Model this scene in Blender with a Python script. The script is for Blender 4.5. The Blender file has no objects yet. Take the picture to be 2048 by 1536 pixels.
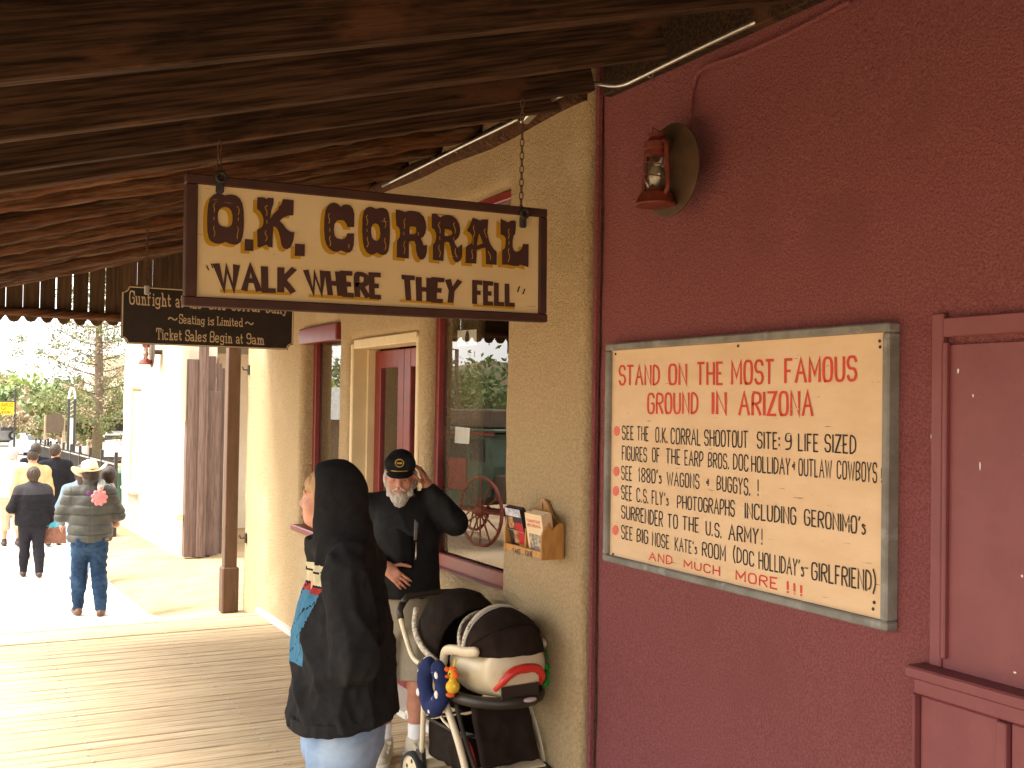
import bpy, bmesh, math, random
import numpy as np
from mathutils import Vector, Matrix, noise as mnoise
R = math.radians
random.seed(7); RNG = np.random.default_rng(7)
SC = bpy.context.scene
COL = SC.collection

# ------------------------------------------------------------------ camera
CAM_H = 2.0
FPX, PW, PH = 2170.0, 2048.0, 1536.0           # focal length and frame of the photograph, in its pixels
YAW, PITCH, ROLL = R(27.45), R(1.1), R(0.9)
_f = Vector((math.sin(YAW) * math.cos(PITCH), math.cos(YAW) * math.cos(PITCH), math.sin(PITCH)))
_r0 = Vector((math.cos(YAW), -math.sin(YAW), 0)); _u0 = _r0.cross(_f)
CR = _r0 * math.cos(ROLL) + _u0 * math.sin(ROLL)
CU = _u0 * math.cos(ROLL) - _r0 * math.sin(ROLL)
CO = Vector((0, 0, CAM_H))
cd = bpy.data.cameras.new('camera'); cam = bpy.data.objects.new('camera', cd); COL.objects.link(cam)
cd.sensor_width = 36.0; cd.lens = 36.0 * FPX / PW; cd.clip_start = 0.05; cd.clip_end = 6000
_m = Matrix.Identity(4)
for i, c in enumerate((CR, CU, -_f)):
    for j in range(3): _m[j][i] = c[j]
_m.translation = CO; cam.matrix_world = _m
SC.camera = cam

# ------------------------------------------------------------------ world and sun
SUN_EL, SUN_AZ = R(56), R(-72)                  # azimuth measured from +Y (the walkway) towards +X (the wall)
w = bpy.data.worlds.new('World'); SC.world = w; w.use_nodes = True
nt = w.node_tree; nt.nodes.clear()
sky = nt.nodes.new('ShaderNodeTexSky'); sky.sky_type = 'NISHITA'; sky.sun_disc = False
sky.sun_elevation = SUN_EL; sky.sun_rotation = SUN_AZ; sky.air_density = 1.0; sky.dust_density = 3.0
hs = nt.nodes.new('ShaderNodeHueSaturation'); hs.inputs['Saturation'].default_value = 0.32
cl = nt.nodes.new('ShaderNodeTexNoise'); cl.inputs['Scale'].default_value = 2.2; cl.inputs['Detail'].default_value = 6
cr = nt.nodes.new('ShaderNodeValToRGB'); cr.color_ramp.elements[0].position = 0.38; cr.color_ramp.elements[1].position = 0.62
cr.color_ramp.elements[0].color = (8.5, 8.6, 8.8, 1); cr.color_ramp.elements[1].color = (13.5, 13.2, 12.6, 1)
mx = nt.nodes.new('ShaderNodeMix'); mx.data_type = 'RGBA'; mx.inputs['Factor'].default_value = 0.7
tc = nt.nodes.new('ShaderNodeTexCoord'); bg = nt.nodes.new('ShaderNodeBackground'); wo = nt.nodes.new('ShaderNodeOutputWorld')
L = nt.links.new
L(tc.outputs['Generated'], cl.inputs['Vector']); L(cl.outputs['Fac'], cr.inputs['Fac'])
L(sky.outputs[0], hs.inputs['Color']); L(hs.outputs[0], mx.inputs['A']); L(cr.outputs[0], mx.inputs['B'])
warm = nt.nodes.new('ShaderNodeMix'); warm.data_type = 'RGBA'; warm.blend_type = 'MULTIPLY'; warm.inputs['Factor'].default_value = 1
warm.inputs['B'].default_value = (1.0, 0.975, 0.95, 1)      # the photograph's warm white balance
L(mx.outputs['Result'], warm.inputs['A']); L(warm.outputs['Result'], bg.inputs['Color']); L(bg.outputs[0], wo.inputs[0])
bg.inputs['Strength'].default_value = 0.15
sd = bpy.data.lights.new('sun', 'SUN'); sd.energy = 3.0; sd.angle = R(24); sd.color = (1.0, 0.955, 0.88)
sun = bpy.data.objects.new('sun', sd); COL.objects.link(sun)
sdir = Vector((math.sin(SUN_AZ) * math.cos(SUN_EL), math.cos(SUN_AZ) * math.cos(SUN_EL), math.sin(SUN_EL)))
sun.rotation_euler = sdir.to_track_quat('Z', 'Y').to_euler()

vs = SC.view_settings; vs.view_transform = 'Standard'; vs.look = 'None'; vs.gamma = 1.0; vs.use_curve_mapping = False
vs.exposure = 1.65
SC.render.engine = 'CYCLES'; SC.cycles.use_denoising = True; SC.cycles.max_bounces = 7; SC.cycles.diffuse_bounces = 4
SC.cycles.glossy_bounces = 4; SC.cycles.transmission_bounces = 6; SC.cycles.transparent_max_bounces = 12
SC.cycles.sample_clamp_indirect = 6.0

# ------------------------------------------------------------------ measuring: a photograph pixel to a point of the place
def ray(px, py): return _f + CR * ((px - PW / 2) / FPX) - CU * ((py - PH / 2) / FPX)
def onX(px, py, x): d = ray(px, py); return CO + d * ((x - CO.x) / d.x)
def onY(px, py, y): d = ray(px, py); return CO + d * ((y - CO.y) / d.y)
def onZ(px, py, z): d = ray(px, py); return CO + d * ((z - CO.z) / d.z)
def at_depth(px, py, dep): return CO + ray(px, py) * dep
def depth(p): return (Vector(p) - CO).dot(_f)
# ------------------------------------------------------------------ object helpers
def tag(o, label=None, cat=None, group=None, kind=None):
    if label: o['label'] = label
    if cat: o['category'] = cat
    if group: o['group'] = group
    if kind: o['kind'] = kind
    return o
def empty(name, loc=(0, 0, 0), rz=0.0, label=None, cat=None, group=None, kind=None):
    o = bpy.data.objects.new(name, None); COL.objects.link(o); o.empty_display_size = 0.1
    o.location = loc; o.rotation_euler = (0, 0, rz)
    return tag(o, label, cat, group, kind)
def put(name, me, parent=None, loc=None, rot=None):
    o = bpy.data.objects.new(name, me); COL.objects.link(o)
    if parent: o.parent = parent
    if loc is not None: o.location = loc
    if rot is not None: o.rotation_euler = rot
    return o
def copy_tree(o, parent=None):
    c = o.copy(); COL.objects.link(c); c.parent = parent
    for ch in o.children: copy_tree(ch, c)
    return c

class MB:
    """collects shapes, becomes one mesh object"""
    def __init__(s, M=None): s.v = []; s.f = []; s.mi = []; s.cur = 0; s.M = M
    def add(s, vs_, fs):
        o = len(s.v)
        s.v += [tuple(s.M @ Vector(p)) if s.M else tuple(p) for p in vs_]
        for f in fs: s.f.append([i + o for i in f]); s.mi.append(s.cur)
        return s
    def mat(s, i): s.cur = i; return s
    def box(s, c, d, rot=None, bev=0.0):
        hx, hy, hz = d[0] / 2, d[1] / 2, d[2] / 2
        T = Matrix.Translation(Vector(c)) @ (rot.to_4x4() if rot else Matrix.Identity(4))
        if bev <= 0:
            P = [(x, y, z) for x in (-hx, hx) for y in (-hy, hy) for z in (-hz, hz)]
            F = [(0, 1, 3, 2), (4, 6, 7, 5), (0, 4, 5, 1), (2, 3, 7, 6), (0, 2, 6, 4), (1, 5, 7, 3)]
            return s.add([T @ Vector(p) for p in P], F)
        b = min(bev, hx * .95, hy * .95, hz * .95)
        P = []; idx = {}
        for sx in (-1, 1):
            for sy in (-1, 1):
                for sz in (-1, 1):
                    for ax in range(3):
                        q = [sx * hx, sy * hy, sz * hz]
                        for k, (sg) in enumerate((sx, sy, sz)):
                            if k != ax: q[k] -= sg * b
                        idx[(sx, sy, sz, ax)] = len(P); P.append(T @ Vector(q))
        F = []
        for ax in range(3):
            a1, a2 = (ax + 1) % 3, (ax + 2) % 3
            for sg in (-1, 1):
                q = []
                for (u, v) in ((-1, -1), (1, -1), (1, 1), (-1, 1)):
                    k = [0, 0, 0]; k[ax] = sg; k[a1] = u; k[a2] = v; q.append(idx[(*k, ax)])
                F.append(q if sg > 0 else q[::-1])
        for ax in range(3):
            a1, a2 = (ax + 1) % 3, (ax + 2) % 3
            for u in (-1, 1):
                for v in (-1, 1):
                    k0 = [0, 0, 0]; k1 = [0, 0, 0]
                    k0[ax] = -1; k1[ax] = 1; k0[a1] = k1[a1] = u; k0[a2] = k1[a2] = v
                    q = [idx[(*k0, a1)], idx[(*k1, a1)], idx[(*k1, a2)], idx[(*k0, a2)]]
                    F.append(q if u * v < 0 else q[::-1])
        for sx in (-1, 1):
            for sy in (-1, 1):
                for sz in (-1, 1):
                    q = [idx[(sx, sy, sz, a)] for a in range(3)]
                    F.append(q if sx * sy * sz > 0 else q[::-1])
        return s.add(P, F)
    def tube(s, pts, r, seg=8, cap=True, closed=False):
        pts = [Vector(p) for p in pts]; n = len(pts)
        rs = r if isinstance(r, (list, tuple)) else [r] * n
        P = []; F = []; pu = None
        for i, p in enumerate(pts):
            if closed: t = pts[(i + 1) % n] - pts[i - 1]
            else: t = pts[min(i + 1, n - 1)] - pts[max(i - 1, 0)]
            t.normalize()
            if pu is None:
                pu = t.orthogonal().normalized()
            else:
                pu = (pu - t * pu.dot(t)); pu = pu.normalized() if pu.length > 1e-6 else t.orthogonal().normalized()
            pv = t.cross(pu)
            for k in range(seg):
                a = 2 * math.pi * k / seg
                P.append(p + (pu * math.cos(a) + pv * math.sin(a)) * rs[i])
        m = n if closed else n - 1
        for i in range(m):
            j = (i + 1) % n
            for k in range(seg):
                k2 = (k + 1) % seg
                F.append((i * seg + k, i * seg + k2, j * seg + k2, j * seg + k))
        if cap and not closed:
            F.append(tuple(range(seg))[::-1]); F.append(tuple((n - 1) * seg + k for k in range(seg)))
        return s.add(P, F)
    def lathe(s, prof, c=(0, 0, 0), seg=16, rot=None, cap=True):
        T = Matrix.Translation(Vector(c)) @ (rot.to_4x4() if rot else Matrix.Identity(4))
        P = []; F = []
        for (r_, z_) in prof:
            for k in range(seg):
                a = 2 * math.pi * k / seg
                P.append(T @ Vector((r_ * math.cos(a), r_ * math.sin(a), z_)))
        for i in range(len(prof) - 1):
            for k in range(seg):
                k2 = (k + 1) % seg
                F.append((i * seg + k, i * seg + k2, (i + 1) * seg + k2, (i + 1) * seg + k))
        if cap:
            if prof[0][0] > 1e-5: F.append(tuple(range(seg))[::-1])
            if prof[-1][0] > 1e-5: F.append(tuple((len(prof) - 1) * seg + k for k in range(seg)))
        return s.add(P, F)
    def ball(s, c, r, seg=12, rings=8, rot=None):
        rr = r if isinstance(r, (tuple, list)) else (r, r, r)
        T = Matrix.Translation(Vector(c)) @ (rot.to_4x4() if rot else Matrix.Identity(4))
        P = []; F = []
        for i in range(rings + 1):
            th = math.pi * i / rings
            for k in range(seg):
                a = 2 * math.pi * k / seg
                P.append(T @ Vector((rr[0] * math.sin(th) * math.cos(a), rr[1] * math.sin(th) * math.sin(a), -rr[2] * math.cos(th))))
        for i in range(rings):
            for k in range(seg):
                k2 = (k + 1) % seg
                F.append((i * seg + k, i * seg + k2, (i + 1) * seg + k2, (i + 1) * seg + k))
        return s.add(P, F)
    def prism(s, poly, ext, org=(0, 0, 0), ux=(1, 0, 0), uy=(0, 1, 0)):
        """polygon in the plane (ux, uy) at org, pushed out along ux x uy by ext"""
        ux, uy, org = Vector(ux), Vector(uy), Vector(org); n_ = ux.cross(uy).normalized() * ext
        a = [org + ux * x + uy * y for x, y in poly]; n = len(a)
        area = sum(poly[i][0] * poly[(i + 1) % n][1] - poly[(i + 1) % n][0] * poly[i][1] for i in range(n))
        P = a + [p + n_ for p in a]
        F = [tuple(range(n))[::-1], tuple(range(n, 2 * n))] + [(i, (i + 1) % n, n + (i + 1) % n, n + i) for i in range(n)]
        if (area < 0) != (ext < 0): F = [f[::-1] for f in F]
        return s.add(P, F)
    def quad(s, a, b, c, d): return s.add([a, b, c, d], [(0, 1, 2, 3)])
    def mesh(s, name, mats, smooth=False):
        me = bpy.data.meshes.new(name); me.from_pydata(s.v, [], s.f)
        for m in (mats if isinstance(mats, (list, tuple)) else [mats]): me.materials.append(m)
        if len(me.polygons) == len(s.mi): me.polygons.foreach_set('material_index', s.mi)
        if smooth:
            me.polygons.foreach_set('use_smooth', [True] * len(me.polygons))
            if smooth != 'all': me.set_sharp_from_angle(angle=R(40))
        me.update(); return me
    def build(s, name, mats, parent=None, smooth=False, loc=None, rot=None):
        return put(name, s.mesh(name, mats, smooth), parent, loc, rot)

def arc(c, r, a0, a1, n, ux=(1, 0, 0), uy=(0, 0, 1)):
    c, ux, uy = Vector(c), Vector(ux), Vector(uy)
    return [c + ux * (r * math.cos(R(a0 + (a1 - a0) * i / n))) + uy * (r * math.sin(R(a0 + (a1 - a0) * i / n))) for i in range(n + 1)]
def spline(pts, n=6):
    """Catmull-Rom through pts"""
    P = [Vector(p) for p in pts]; P = [P[0] * 2 - P[1]] + P + [P[-1] * 2 - P[-2]]; out = []
    for i in range(1, len(P) - 2):
        for k in range(n):
            t = k / n
            out.append(0.5 * ((2 * P[i]) + (P[i + 1] - P[i - 1]) * t + (2 * P[i - 1] - 5 * P[i] + 4 * P[i + 1] - P[i + 2]) * t * t + (3 * P[i] - P[i - 1] - 3 * P[i + 1] + P[i + 2]) * t ** 3))
    out.append(P[-2]); return out

# ------------------------------------------------------------------ materials
def mat(name, col, col2=None, scale=6.0, vec=(1, 1, 1), rough=0.75, bump=0.0, bscale=40.0, bvec=None, spec=0.35, metal=0.0,
        lo=0.35, hi=0.65, rand=0.0, detail=5.0, col3=None, scale3=2.0, vec3=(1, 1, 1), lo3=0.55, hi3=0.7, bdist=0.01, coords='Object', b2=0.0, b2scale=8.0, rot=None):
    m = bpy.data.materials.new(name); m.use_nodes = True; t = m.node_tree; b = t.nodes['Principled BSDF']
    b.inputs['Roughness'].default_value = rough; b.inputs['Specular IOR Level'].default_value = spec; b.inputs['Metallic'].default_value = metal
    c4 = lambda c: (c[0], c[1], c[2], 1)
    b.inputs['Base Color'].default_value = c4(col)
    N = t.nodes.new; K = t.links.new
    if col2 is None and bump == 0 and rand == 0: return m
    tc_ = N('ShaderNodeTexCoord'); oi = N('ShaderNodeObjectInfo')
    src = tc_.outputs[coords]
    if rot:
        mr = N('ShaderNodeMapping'); mr.inputs['Rotation'].default_value = rot; K(src, mr.inputs['Vector']); src = mr.outputs[0]
    if rand > 0:      # alike pieces that share a mesh get their own grain
        ad = N('ShaderNodeVectorMath'); ad.operation = 'MULTIPLY_ADD'
        cb = N('ShaderNodeCombineXYZ')
        for k in ('X', 'Y', 'Z'): K(oi.outputs['Random'], cb.inputs[k])
        ad.inputs[1].default_value = (37.0, 53.0, 71.0); K(cb.outputs[0], ad.inputs[0]); K(src, ad.inputs[2]); src = ad.outputs[0]
    def nz(sc, v, det=detail, rough_=0.6):
        mp = N('ShaderNodeMapping'); mp.inputs['Scale'].default_value = v; K(src, mp.inputs['Vector'])
        n = N('ShaderNodeTexNoise'); n.inputs['Scale'].default_value = sc; n.inputs['Detail'].default_value = det; n.inputs['Roughness'].default_value = rough_
        K(mp.outputs[0], n.inputs['Vector']); return n.outputs['Fac']
    def rng(x, a, c):
        r_ = N('ShaderNodeMapRange'); r_.interpolation_type = 'SMOOTHSTEP'; r_.inputs['From Min'].default_value = a; r_.inputs['From Max'].default_value = c; K(x, r_.inputs['Value']); return r_.outputs[0]
    out = None
    if col2 is not None:
        x = N('ShaderNodeMix'); x.data_type = 'RGBA'; x.inputs['A'].default_value = c4(col); x.inputs['B'].default_value = c4(col2)
        K(rng(nz(scale, vec), lo, hi), x.inputs['Factor']); out = x.outputs['Result']
    if col3 is not None:
        x = N('ShaderNodeMix'); x.data_type = 'RGBA'; x.inputs['B'].default_value = c4(col3)
        if out: K(out, x.inputs['A'])
        else: x.inputs['A'].default_value = c4(col)
        K(rng(nz(scale3, vec3), lo3, hi3), x.inputs['Factor']); out = x.outputs['Result']
    if rand > 0:
        h = N('ShaderNodeHueSaturation'); mr2 = N('ShaderNodeMapRange'); K(oi.outputs['Random'], mr2.inputs['Value'])
        mr2.inputs['To Min'].default_value = 1 - rand; mr2.inputs['To Max'].default_value = 1 + rand; K(mr2.outputs[0], h.inputs['Value'])
        if out: K(out, h.inputs['Color'])
        else: h.inputs['Color'].default_value = c4(col)
        out = h.outputs[0]
    if out: K(out, b.inputs['Base Color'])
    if bump > 0:
        bp = N('ShaderNodeBump'); bp.inputs['Strength'].default_value = bump; bp.inputs['Distance'].default_value = bdist
        hgt = nz(bscale, bvec or vec, 6.0, 0.65)
        if b2 > 0:
            ma = N('ShaderNodeMath'); ma.operation = 'MULTIPLY_ADD'; K(nz(b2scale, bvec or vec, 3.0), ma.inputs[0]); ma.inputs[1].default_value = b2; K(hgt, ma.inputs[2]); hgt = ma.outputs[0]
        K(hgt, bp.inputs['Height']); K(bp.outputs[0], b.inputs['Normal'])
    return m

def glass_pane(name, tint=(1, 1, 1), mirror=0.0, rough=0.0):
    m = bpy.data.materials.new(name); m.use_nodes = True; t = m.node_tree; t.nodes.clear(); N = t.nodes.new; K = t.links.new
    o = N('ShaderNodeOutputMaterial'); mixs = N('ShaderNodeMixShader'); tr = N('ShaderNodeBsdfTransparent'); gl = N('ShaderNodeBsdfGlossy')
    tr.inputs['Color'].default_value = (*tint, 1); gl.inputs['Roughness'].default_value = rough; gl.inputs['Color'].default_value = (1, 1, 1, 1)
    fr = N('ShaderNodeFresnel'); ge = N('ShaderNodeNewGeometry'); io = N('ShaderNodeMapRange'); io.inputs['To Min'].default_value = 1.52; io.inputs['To Max'].default_value = 1 / 1.52; K(ge.outputs['Backfacing'], io.inputs['Value']); K(io.outputs[0], fr.inputs['IOR'])   # the same pane from both sides
    mr = N('ShaderNodeMapRange'); mr.inputs['To Min'].default_value = mirror; mr.inputs['From Max'].default_value = 1.0; mr.inputs['To Max'].default_value = 1.0
    K(fr.outputs[0], mr.inputs['Value']); K(mr.outputs[0], mixs.inputs['Fac']); K(tr.outputs[0], mixs.inputs[1]); K(gl.outputs[0], mixs.inputs[2]); K(mixs.outputs[0], o.inputs[0])
    return m

# ------------------------------------------------------------------ implicit surfaces: bodies, clothes and other soft shapes
class SDF:
    def __init__(s, lo, hi, h):
        s.lo = np.array(lo, float); s.h = h; s.n = np.ceil((np.array(hi, float) - s.lo) / h).astype(int) + 1
        s.D = np.full(s.n, 1.0, np.float32)
    def _sub(s, lo, hi):
        a = np.clip(np.floor((lo - s.lo) / s.h).astype(int), 0, s.n - 1); b = np.clip(np.ceil((hi - s.lo) / s.h).astype(int) + 1, 1, s.n)
        if np.any(b <= a): return None
        sl = tuple(slice(a[i], b[i]) for i in range(3))
        g = [s.lo[i] + s.h * np.arange(a[i], b[i], dtype=np.float32) for i in range(3)]
        return sl, np.stack(np.meshgrid(*g, indexing='ij'), -1).astype(np.float32)
    def _put(s, sl, d, k, op):
        D = s.D[sl]
        if op == 'add':
            if k > 0:
                hh = np.clip(0.5 + 0.5 * (D - d) / k, 0, 1); s.D[sl] = D * (1 - hh) + d * hh - k * hh * (1 - hh)
            else: s.D[sl] = np.minimum(D, d)
        else:
            d = -d
            if k > 0:
                hh = np.clip(0.5 - 0.5 * (D - d) / k, 0, 1); s.D[sl] = D * (1 - hh) + d * hh + k * hh * (1 - hh)
            else: s.D[sl] = np.maximum(D, d)
    def cone(s, a, b, r1, r2=None, k=0.02, op='add', flat=None):
        """round cone; flat=(direction, factor) squeezes the section along a direction"""
        r2 = r1 if r2 is None else r2; a = np.array(a, np.float32); b = np.array(b, np.float32); m = max(r1, r2) + 3 * k + 2 * s.h
        q = s._sub(np.minimum(a, b) - m, np.maximum(a, b) + m)
        if q is None: return s
        sl, P = q; ab = b - a; t = np.clip(((P - a) @ ab) / max(float(ab @ ab), 1e-9), 0, 1); V = P - a - t[..., None] * ab
        if flat is not None:
            u = np.array(flat[0], np.float32); u /= np.linalg.norm(u); V = V + (V @ u)[..., None] * u * (flat[1] - 1)
        s._put(sl, np.sqrt((V * V).sum(-1)) - (r1 + (r2 - r1) * t), k, op); return s
    def ell(s, c, r, rot=None, k=0.02, op='add'):
        c = np.array(c, np.float32); r = np.array(r, np.float32); m = r.max() + 3 * k + 2 * s.h
        q = s._sub(c - m, c + m)
        if q is None: return s
        sl, P = q; V = P - c
        if rot is not None: V = V @ np.array(rot, np.float32)      # columns of rot = local axes
        k0 = np.sqrt(((V / r) ** 2).sum(-1)); k1 = np.sqrt(((V / (r * r)) ** 2).sum(-1)) + 1e-6
        s._put(sl, k0 * (k0 - 1) / k1, k, op); return s
    def rbox(s, c, hd, rad, rot=None, k=0.01, op='add'):
        c = np.array(c, np.float32); hd = np.array(hd, np.float32); m = float(np.linalg.norm(hd)) + 3 * k + 2 * s.h
        q = s._sub(c - m, c + m)
        if q is None: return s
        sl, P = q; V = P - c
        if rot is not None: V = V @ np.array(rot, np.float32)
        Q = np.abs(V) - (hd - rad); d = np.sqrt((np.maximum(Q, 0) ** 2).sum(-1)) + np.minimum(Q.max(-1), 0) - rad
        s._put(sl, d, k, op); return s
    def cut(s, p, n):
        """remove the side the normal points to"""
        g = [s.lo[i] + s.h * np.arange(s.n[i], dtype=np.float32) for i in range(3)]
        n = np.array(n, float); n /= np.linalg.norm(n); p = np.array(p, float)
        d = (g[0] - p[0])[:, None, None] * n[0] + (g[1] - p[1])[None, :, None] * n[1] + (g[2] - p[2])[None, None, :] * n[2]
        s.D = np.maximum(s.D, d.astype(np.float32)); return s
    def mesh(s, name, mats, fold=None, mat_fn=None, jitter=None):
        """surface nets"""
        D = s.D; D[0] = D[-1] = 1; D[:, 0] = D[:, -1] = 1; D[:, :, 0] = D[:, :, -1] = 1
        I = D < 0; nx, ny, nz_ = D.shape
        cs = np.zeros((nx - 1, ny - 1, nz_ - 1), np.int8)
        for dx in (0, 1):
            for dy in (0, 1):
                for dz in (0, 1): cs += I[dx:nx - 1 + dx, dy:ny - 1 + dy, dz:nz_ - 1 + dz]
        act = (cs > 0) & (cs < 8); ids = np.full(act.shape, -1, np.int64); C_ = np.argwhere(act); ids[act] = np.arange(len(C_))
        acc = np.zeros((len(C_), 3)); cnt = np.zeros(len(C_))
        cor = [(dx, dy, dz) for dx in (0, 1) for dy in (0, 1) for dz in (0, 1)]
        val = [D[C_[:, 0] + c[0], C_[:, 1] + c[1], C_[:, 2] + c[2]] for c in cor]
        for i in range(8):
            for j in range(i + 1, 8):
                if sum(abs(cor[i][k] - cor[j][k]) for k in range(3)) != 1: continue
                a, b = val[i], val[j]; x = (a < 0) != (b < 0)
                t = np.where(x, a / np.where(x, a - b, 1), 0)
                e = np.array(cor[i])[None] + t[:, None] * (np.array(cor[j]) - np.array(cor[i]))[None]
                acc += np.where(x[:, None], e, 0); cnt += x
        V = s.lo + (C_ + acc / np.maximum(cnt, 1)[:, None]) * s.h
        Q = []
        for ax in range(3):
            a1, a2 = (ax + 1) % 3, (ax + 2) % 3
            s0 = [slice(None)] * 3; s1 = [slice(None)] * 3; s0[ax] = slice(0, -1); s1[ax] = slice(1, None)
            x = I[tuple(s0)] != I[tuple(s1)]; E_ = np.argwhere(x); fl = I[tuple(s0)][x]
            ok = (E_[:, a1] > 0) & (E_[:, a2] > 0) & (E_[:, a1] < D.shape[a1] - 1) & (E_[:, a2] < D.shape[a2] - 1); E_ = E_[ok]; fl = fl[ok]
            q = []
            for (u, v) in ((-1, -1), (0, -1), (0, 0), (-1, 0)):
                c = E_.copy(); c[:, a1] += u; c[:, a2] += v; q.append(ids[c[:, 0], c[:, 1], c[:, 2]])
            q = np.stack(q, 1); q[~fl] = q[~fl][:, ::-1]; Q.append(q)
        Q = np.concatenate(Q)
        me = bpy.data.meshes.new(name); me.vertices.add(len(V)); me.vertices.foreach_set('co', V.astype(np.float32).ravel())
        me.loops.add(len(Q) * 4); me.loops.foreach_set('vertex_index', Q.astype(np.int32).ravel())
        me.polygons.add(len(Q)); me.polygons.foreach_set('loop_start', np.arange(0, len(Q) * 4, 4, dtype=np.int32)); me.polygons.foreach_set('loop_total', np.full(len(Q), 4, np.int32))
        me.update(calc_edges=True); me.validate()
        for m in (mats if isinstance(mats, (list, tuple)) else [mats]): me.materials.append(m)
        if fold:
            nn = np.empty(len(V) * 3, np.float32); me.vertices.foreach_get('normal', nn); nn = nn.reshape(-1, 3); me.vertices.foreach_set('co', (V + nn * fold(V)[:, None]).astype(np.float32).ravel()); me.update()
        me.polygons.foreach_set('use_smooth', np.ones(len(me.polygons), bool))
        if mat_fn:
            cc = np.empty(len(me.polygons) * 3, np.float32); me.polygons.foreach_get('center', cc); me.polygons.foreach_set('material_index', mat_fn(cc.reshape(-1, 3)).astype(np.int32))
        return me

def folds(amp=0.006, sc=(9, 9, 5), seed=0.0, ridge=True):
    def f(V):
        o = np.empty(len(V))
        for i, p in enumerate(V):
            n = mnoise.noise(Vector((p[0] * sc[0] + seed, p[1] * sc[1], p[2] * sc[2] + seed * 3)))
            o[i] = (1 - 2.2 * abs(n)) if ridge else n
        return amp * (o - (0.5 if ridge else 0.0))
    return f
# ------------------------------------------------------------------ materials of the place
M = {}
M['tan'] = mat('tan stucco', (.51, .385, .22), (.42, .305, .17), 70.0, lo=.36, hi=.64, rough=.92, bump=.9, bscale=75, bdist=.024, b2=.8, b2scale=14, spec=.15, col3=(.55, .445, .285), scale3=1.1, lo3=.5, hi3=.75)
M['adobe'] = mat('pale adobe plaster', (.62, .55, .43), (.54, .46, .34), 1.3, rough=.93, bump=.4, bscale=40, spec=.12, col3=(.46, .36, .25), scale3=.9, lo3=.62, hi3=.72)
M['red'] = mat('maroon stucco', (.335, .107, .112), (.228, .066, .068), 120, lo=.36, hi=.64, rough=.72, bump=.9, bscale=105, bdist=.025, b2=.6, b2scale=45, spec=.3, col3=(.245, .073, .075), scale3=1.6, lo3=.52, hi3=.74)
M['redpaint'] = mat('maroon painted wood', (.195, .055, .059), (.17, .046, .050), 5, rough=.5, bump=.12, bscale=25, bvec=(1, 8, 1), spec=.4, col3=(.215, .066, .07), scale3=40, lo3=.68, hi3=.72)
M['trim'] = mat('oxblood trim paint', (.20, .022, .020), (.16, .018, .016), 7, rough=.38, bump=.06, bscale=30, spec=.45)
M['cream'] = mat('cream painted jamb', (.66, .54, .33), (.60, .48, .28), 4, rough=.55, bump=.08, bscale=30)
M['deck'] = mat('weathered deck plank', (.55, .425, .27), (.365, .265, .155), 6, (.5, 16, 16), rough=.85, bump=.5, bscale=9, bvec=(.6, 22, 22), bdist=.006, spec=.2, rand=.07, col3=(.60, .50, .35), scale3=4, vec3=(.35, 14, 14), lo3=.52, hi3=.68)
M['rafter'] = mat('old rafter wood', (.080, .044, .025), (.022, .012, .007), 5, (.6, 15, 15), rough=.88, bump=.55, bscale=8, bvec=(.6, 20, 20), bdist=.008, spec=.15, rand=.2, rot=(0, math.atan(.268), 0), col3=(.11, .05, .025), scale3=2.6, vec3=(.7, 2, 2), lo3=.55, hi3=.68)
M['roofboard'] = mat('roof sheathing board', (.06, .034, .02), (.035, .019, .011), 4, (8, .7, 8), rough=.9, bump=.4, bscale=8, bvec=(20, .6, 20), spec=.12, rand=.22)
M['pole'] = mat('peeled pole wood', (.155, .058, .022), (.045, .022, .012), 6, (.45, 7, 7), rough=.85, bump=.8, bscale=14, bvec=(1.2, 8, 8), bdist=.03, spec=.18, rand=.30, rot=(0, math.atan(.268), 0), col3=(.19, .115, .062), scale3=6, vec3=(.45, 5, 5), lo3=.5, hi3=.72)  # rust and grey wood tones, with highlights and black shadow put into the colour
M['valance'] = mat('weathered valance board', (.115, .072, .042), (.075, .046, .028), 5, (9, 9, .6), rough=.9, bump=.4, bscale=9, bvec=(22, 22, .6), spec=.12, rand=.25)
M['postbrown'] = mat('brown painted post', (.115, .062, .034), (.09, .048, .027), 6, (4, 4, .8), rough=.6, bump=.2, bscale=14, bvec=(10, 10, .7), spec=.3)
M['gate'] = mat('grey brown gate wood', (.17, .115, .092), (.11, .072, .058), 5, (9, 9, .5), rough=.9, bump=.5, bscale=9, bvec=(22, 22, .6), spec=.15, rand=.12)
M['concrete'] = mat('pale concrete', (.60, .565, .50), (.52, .48, .41), 1.7, rough=.9, bump=.15, bscale=60, spec=.2)
M['dirt'] = mat('pinkish dirt and gravel', (.38, .262, .15), (.30, .205, .115), 2.6, rough=.95, bump=.5, bscale=30, bdist=.02, spec=.1, col3=(.43, .32, .205), scale3=.5, lo3=.45, hi3=.7)
M['lawn'] = mat('dry green lawn', (.16, .20, .05), (.26, .25, .10), 4, rough=.95, bump=.5, bscale=60, spec=.1)
M['asphalt'] = mat('sun bleached asphalt', (.22, .21, .20), (.27, .25, .23), 3, rough=.92, bump=.2, bscale=80, spec=.15)
M['hill'] = mat('brown desert hill', (.22, .155, .105), (.15, .13, .075), .012, rough=.97, spec=.05, bump=.0, col3=(.12, .125, .06), scale3=.05, lo3=.55, hi3=.65)
M['steel'] = mat('galvanised conduit', (.60, .59, .56), (.48, .47, .44), 20, rough=.32, metal=.85, spec=.5)
M['iron'] = mat('black iron', (.022, .022, .022), (.035, .03, .027), 20, rough=.5, spec=.4)
M['rust'] = mat('rusty chain iron', (.085, .05, .032), (.14, .075, .04), 60, rough=.75, metal=.3, spec=.3)
M['dark'] = mat('dark interior plaster', (.055, .048, .040), (.04, .035, .03), 3, rough=.9)
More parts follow.
